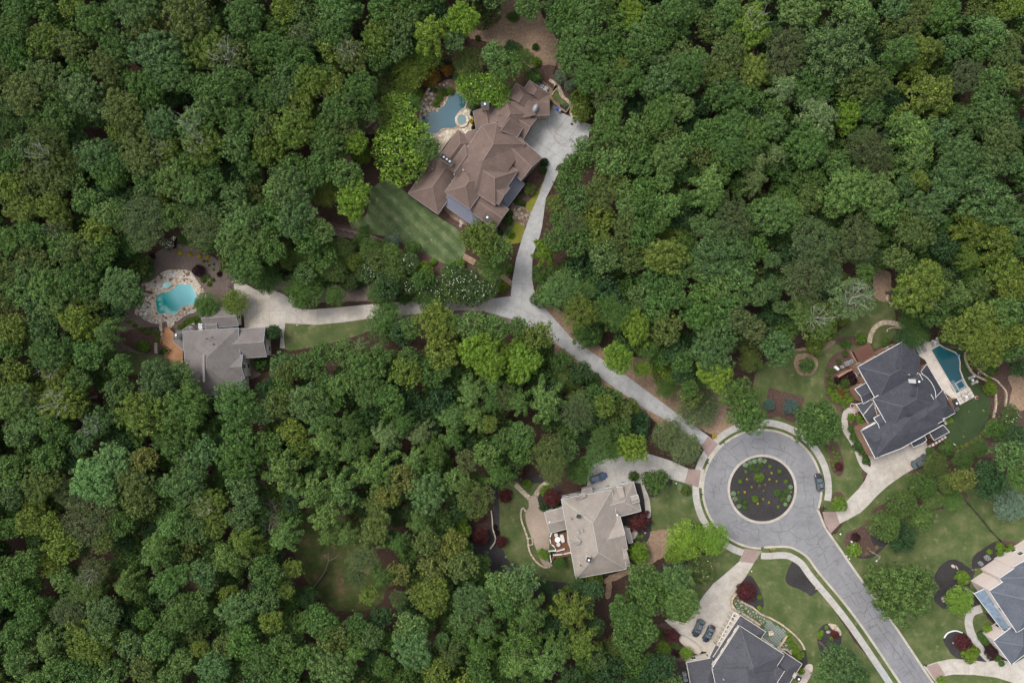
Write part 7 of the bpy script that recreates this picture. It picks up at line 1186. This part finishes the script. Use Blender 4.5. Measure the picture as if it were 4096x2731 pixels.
# boulders
def rock(f, x, y, sx, sy, hgt, rz, label, group=None, seed=0, mat=None, z=0.03):
    q = random.Random(seed + int(x)); n, L = 10, 4; vs = []
    for j in range(L):
        t = j / (L - 1); s = math.sqrt(max(.04, 1 - t ** 2.2)); 
        for k in range(n): a = 2 * math.pi * k / n; e = s * q.uniform(.82, 1.12); vs.append((e * sx / 2 * math.cos(a), e * sy / 2 * math.sin(a), hgt * t * q.uniform(.9, 1.05)))
    fs = [(i * n + k, i * n + (k + 1) % n, (i + 1) * n + (k + 1) % n, (i + 1) * n + k) for i in range(L - 1) for k in range(n)] + [tuple((L - 1) * n + k for k in range(n))]
    m = MB(); m.add(vs, fs); return tag(m.build('boulder', mat or MT['boulder'], None, at(f, x, y, z), math.radians(rz)), label, 'boulder', group)
for a in [('33', 1697, 494, 1.3, .9, .6, -35, 'large pale boulder in the black bed by the big lawn'), ('33', 1732, 508, 1.4, .45, .5, -65, 'slim boulder right of the large pale boulder'), ('33', 1600, 790, .7, .9, .5, 0, 'boulder under the rounded tree by the pink house'), ('33', 1612, 815, .8, .6, .4, 20, 'flat boulder just below the one under the rounded tree'), ('33', 455, 698, 1.4, .5, .5, 8, 'long white boulder at the lower tip of the upper black bed'), ('33', 553, 1097, 1.1, .8, .5, 10, 'white boulder in the lower black bed left of the road'),
          ('33', 1700, 1198, .6, .5, .3, 0, 'grey boulder in the round black bed'), ('32', 760, 738, .6, .5, .35, 0, 'pale rock among the bushes by the curving walk'), ('23', 1222, 188, .7, .5, .4, 30, 'rock in the bed right of the taupe house'), ('13', 2295, 410, .6, .5, .35, 0, 'rock at the end of the wall left of the taupe house'), ('11', 380, 1418, .7, .4, .3, 0, 'rock at the lower edge of the west driveway'), ('11', 1038, 118, .5, .5, .4, 0, 'white rock at the top of the big lawn'), ('33', 1877, 527, .35, .3, .2, 0, 'left of two small tan stones by the pink house'), ('33', 1908, 525, .4, .3, .2, 0, 'right of two small tan stones by the pink house'),
          ('32', 1103, 1440, .5, .4, .3, 0, 'tan rock at the edge of the evergreen bed'), ('Z2', 880, 1310, 1.4, 1.6, .3, 20, 'broad flat stone by the metal porch of the brown-roofed house'), ('Z2', 862, 1368, .9, .8, .3, -30, 'small flat stone below the broad one by the metal porch'), ('Z5', 1372, 1500, 1.1, 1.3, .25, 0, 'tan flat boulder at the court of the navy house')]: rock(*a[:7], a[7])
rk = []
for x, y, s in [(350, 180, 40), (330, 220, 45), (380, 235, 50), (350, 275, 45), (390, 290, 40), (310, 300, 40), (280, 350, 45), (240, 380, 35), (330, 400, 50), (380, 400, 40), (290, 430, 50), (350, 440, 50), (410, 420, 45), (250, 450, 40), (300, 480, 45), (245, 520, 35), (220, 560, 35), (200, 600, 30), (450, 400, 35), (500, 380, 30), (540, 330, 30), (580, 280, 30), (530, 125, 32), (570, 100, 36), (480, 120, 26), (440, 150, 24), (240, 490, 36), (450, 440, 30), (370, 350, 35), (265, 405, 30)]:
    rk.append(rock('Z1', x, y, M('Z1', s) * 1.2, M('Z1', s), random.uniform(.3, .9), random.uniform(0, 180), '', 'boulders of the cascade beside the blue pool', seed=5, mat=MT['flag_cream']))
oset(rk, 'pale boulder of the rock cascade beside the blue pool', 'top')
for x, y, a, b, r_, lb in [(375, 190, 45, 28, 50, 'upper dark basin of the rock cascade'), (318, 355, 26, 60, -30, 'lower dark basin of the rock cascade')]:
    q = P('Z1', x, y, .35); m = MB(); m.poly([(M('Z1', a) * .6 * math.cos(t * .4488), M('Z1', b) * .6 * math.sin(t * .4488), 0) for t in range(14)]); tag(m.build('cascade_basin', water('dark_basin_water', (.03, .04, .045), (.05, .06, .07)), None, (q.x, q.y, .5), math.radians(r_)), lb, 'water basin')
# fountain basin of the charcoal house
r = empty('fountain_basin', at('Z7', 383, 527, 0), math.radians(-37), 'long oval stone basin with milky water beside the two parked cars', 'fountain'); k = 40
def stad(hx, hy, t): a = 2 * math.pi * t / k; c, s = math.cos(a), math.sin(a); return (math.copysign(abs(c) ** .55, c) * hx, math.copysign(abs(s) ** .7, s) * hy)
m = MB(); 
for i in range(k):
    q = [stad(3.35, 1.15, i), stad(3.35, 1.15, i + 1), stad(3.0, .85, i + 1), stad(3.0, .85, i)]; m.add([(*v, .6) for v in q] + [(*v, 0) for v in q], [(0, 1, 2, 3), (0, 4, 5, 1), (3, 2, 6, 7)])
m.build('rim', MT['kerb'], r); m = MB(); m.poly([(*stad(3.02, .87, i), .45) for i in range(k)]); m.build('water', water('milky_water', (.42, .35, .30), (.5, .43, .38)), r)
# ---------------------------------------------------------------- cars
def car(label, f, x, y, rz, paint, L=4.75, W=1.9, Hh=1.68, suv=True, z=.12, grp=None, glassroof=True):
    r = empty('parked_car', at(f, x, y, z), math.radians(rz), label, 'car', grp); hl = L / 2
    st = [(-hl, .30, .50, .62), (-hl + .08, .82, .42, .86), (-hl + .45, .95, .30, .98), (-hl + 1.2, 1.0, .26, 1.02), (0, 1.0, .26, 1.0), (hl - 1.55, .99, .26, .98), (hl - .9, .97, .28, .92), (hl - .3, .88, .34, .80), (hl - .05, .62, .42, .66), (hl, .28, .48, .58)]
    bm = bmesh.new(); rings = []
    for (xx, wf, zb, zt) in st:
        w_ = W / 2 * wf; pr = [(-w_ * .93, zb), (-w_, zb + .18), (-w_, zt - .16), (-w_ * .93, zt - .04), (-w_ * .6, zt), (0, zt + .02), (w_ * .6, zt), (w_ * .93, zt - .04), (w_, zt - .16), (w_, zb + .18), (w_ * .93, zb)]
        rings.append([bm.verts.new((xx, a, b)) for a, b in pr])
    for a, b in zip(rings, rings[1:]):
        for i in range(len(a)): j = (i + 1) % len(a); bm.faces.new((a[i], b[i], b[j], a[j]))
    bm.faces.new(rings[0]); bm.faces.new(rings[-1][::-1]); bmesh.ops.recalc_face_normals(bm, faces=bm.faces); me = bpy.data.meshes.new('body'); bm.to_mesh(me); bm.free()
    me.polygons.foreach_set('use_smooth', [True] * len(me.polygons)); b_ = link('body', me, paint, r); md = b_.modifiers.new('s', 'SUBSURF'); md.levels = 2; md.render_levels = 2
    # cabin: glasshouse then roof
    xr, xf = (-hl + .18 if suv else -hl + .75), hl - 1.45; tr, tf = xr + (.55 if suv else .75), xf - .75; wb, wt = W / 2 * .93, W / 2 * .74; zb, zt = .93, Hh
    bq = [(xr, -wb, zb), (xf, -wb, zb), (xf + .18, 0, zb), (xf, wb, zb), (xr, wb, zb), (xr - .06, 0, zb)]; tq = [(tr, -wt, zt - .06), (tf, -wt, zt - .04), (tf + .1, 0, zt - .01), (tf, wt, zt - .04), (tr, wt, zt - .06), (tr - .05, 0, zt - .03)]
    m = MB(); m.add(bq + tq, [(i, (i + 1) % 6, 6 + (i + 1) % 6, 6 + i) for i in range(6)]); m.build('windows', MT['glass_car'], r)
    m = MB(); i_ = 1.0; m.add([(x_, y_ * 1.02, z_) for x_, y_, z_ in tq] + [(tr + .25, 0, zt + .03), (tf - .15, 0, zt + .03)], [(0, 1, 7, 6), (1, 2, 7), (2, 3, 7), (3, 4, 6, 7), (4, 5, 6), (5, 0, 6)])
    for p in ((0, 0), (1, 1), (3, 3), (4, 4)): m.bar(bq[p[0]], tq[p[1]], .09, .09)
    for s in (-1, 1): m.bar((-.1, s * wb, zb), (-.15, s * wt, zt - .05), .09, .06)
    m.build('roof', paint, r)
    if glassroof: m = MB(); m.box((tr + tf) / 2 + .1, 0, zt + .035, (tf - tr) * .62, wt * 1.25, .02); m.build('sunroof', MT['glass_roof'], r)
    for s in (-1, 1):
        if suv: m = MB(); m.tube([(tr + .1, s * wt * .93, zt + .05), (tf - .1, s * wt * .93, zt + .06)], .025, 6); m.build('roof_rail', MT['steel'], r)
        m = MB(); m.box(xf - .12, s * (W / 2 + .1), 1.02, .14, .22, .14); m.build('wing_mirror', paint, r); m = MB(); m.box(hl - .42, s * W * .36, .70, .26, .22, .10, s * -.5); m.build('headlight', MT['lamp_clear'], r); m = MB(); m.box(-hl + .14, s * W * .37, .84, .16, .3, .16, s * .2); m.build('tail_light', MT['lamp_red'], r)
        for xx in (-hl + .9, hl - .95):
            m = MB(); m.tube([(xx, s * (W / 2 - .22), .33), (xx, s * (W / 2 + .01), .33)], .34, 20); wl = m.build('wheel', MT['tyre'], r); m = MB(); m.tube([(xx, s * (W / 2 - .05), .33), (xx, s * (W / 2 + .02), .33)], .21, 14); m.build('rim', MT['steel'], wl)
    return r
car('dark blue estate car half under the tree in front of the taupe house', '22', 788, 1246, 21, MT['car_blue']); car('black car parked at the right kerb of the cul-de-sac', '32', 462, 1288, 99, MT['car_black'], z=.055); car('dark grey car parked on the navy house drive', '32', 1385, 1093, 33, MT['car_grey'], L=5.1, W=2.0)
car('black roomy car, left of the two in the bottom drive', 'Z7', 442, 398, 246, MT['car_black'], L=4.9, W=1.95); car('midnight blue saloon, right of the two in the bottom drive', 'Z7', 523, 440, 243, MT['car_navy'], L=4.8, W=1.85, Hh=1.45, suv=False)
# bits of ground life: stepping discs, drain, small markers
for f, x, y, s, lb in [('33', 665, 200, .35, 'white marker on the grass right of the roundabout'), ('33', 722, 402, .25, 'small white cap on the grass by the road'), ('33', 747, 427, .28, 'small white cap just below the other one by the road'), ('33', 1238, 1045, .25, 'white sprinkler cap below the huge oak'), ('23', 2200, 541, .25, 'white ball on the grass beside the bottom drive'), ('22', 1508, 1300, .3, 'white cap on the grass near the round tree by the roundabout')]:
    m = MB(); m.lathe([(s * .6, 0), (s * .6, .1), (s * .3, .16)], 10); tag(m.build('ground_marker', MT['white'], None, at(f, x, y, .04)), lb, 'marker')
m = MB()
for k in range(5): m.box(M('01', 0), M('01', 20) * (k - 2), .06, .75, M('01', 15), .12)
tag(m.build('garden_steps', MT['boulder'], None, at('02', 1433, 60)), 'narrow grey ladder-like steps in the mulch below the deck', 'steps'); path('stone_steps', 'Z3', [(940, 430), (1020, 340)], 1.3, MT['flag_cream'], .2)
# fallen trunk in the clearing
q_ = [P('13', 530, 682), P('13', 600, 600), P('13', 650, 520), P('13', 680, 430), P('13', 682, 345)]; q0 = q_[0]; r = empty('fallen_trunk', q0, 0, 'bare grey leaning trunk lying across the forest clearing', 'fallen tree'); m = MB(); m.tube([(v.x - q0.x, v.y - q0.y, .4 + i * .45) for i, v in enumerate(q_)], [.28, .24, .2, .14, .07], 8); m.build('trunk', MT['bark'], r)
m = MB(); a = P('13', 680, 430) - q0; b = P('13', 740, 400) - q0; c = P('13', 790, 350) - q0; m.tube([(a.x, a.y, 1.8), (b.x, b.y, 2.2), (c.x, c.y, 2.7)], [.14, .1, .05], 7); m.build('branch', MT['bark'], r)
print('OBJECTS', len(bpy.data.objects))
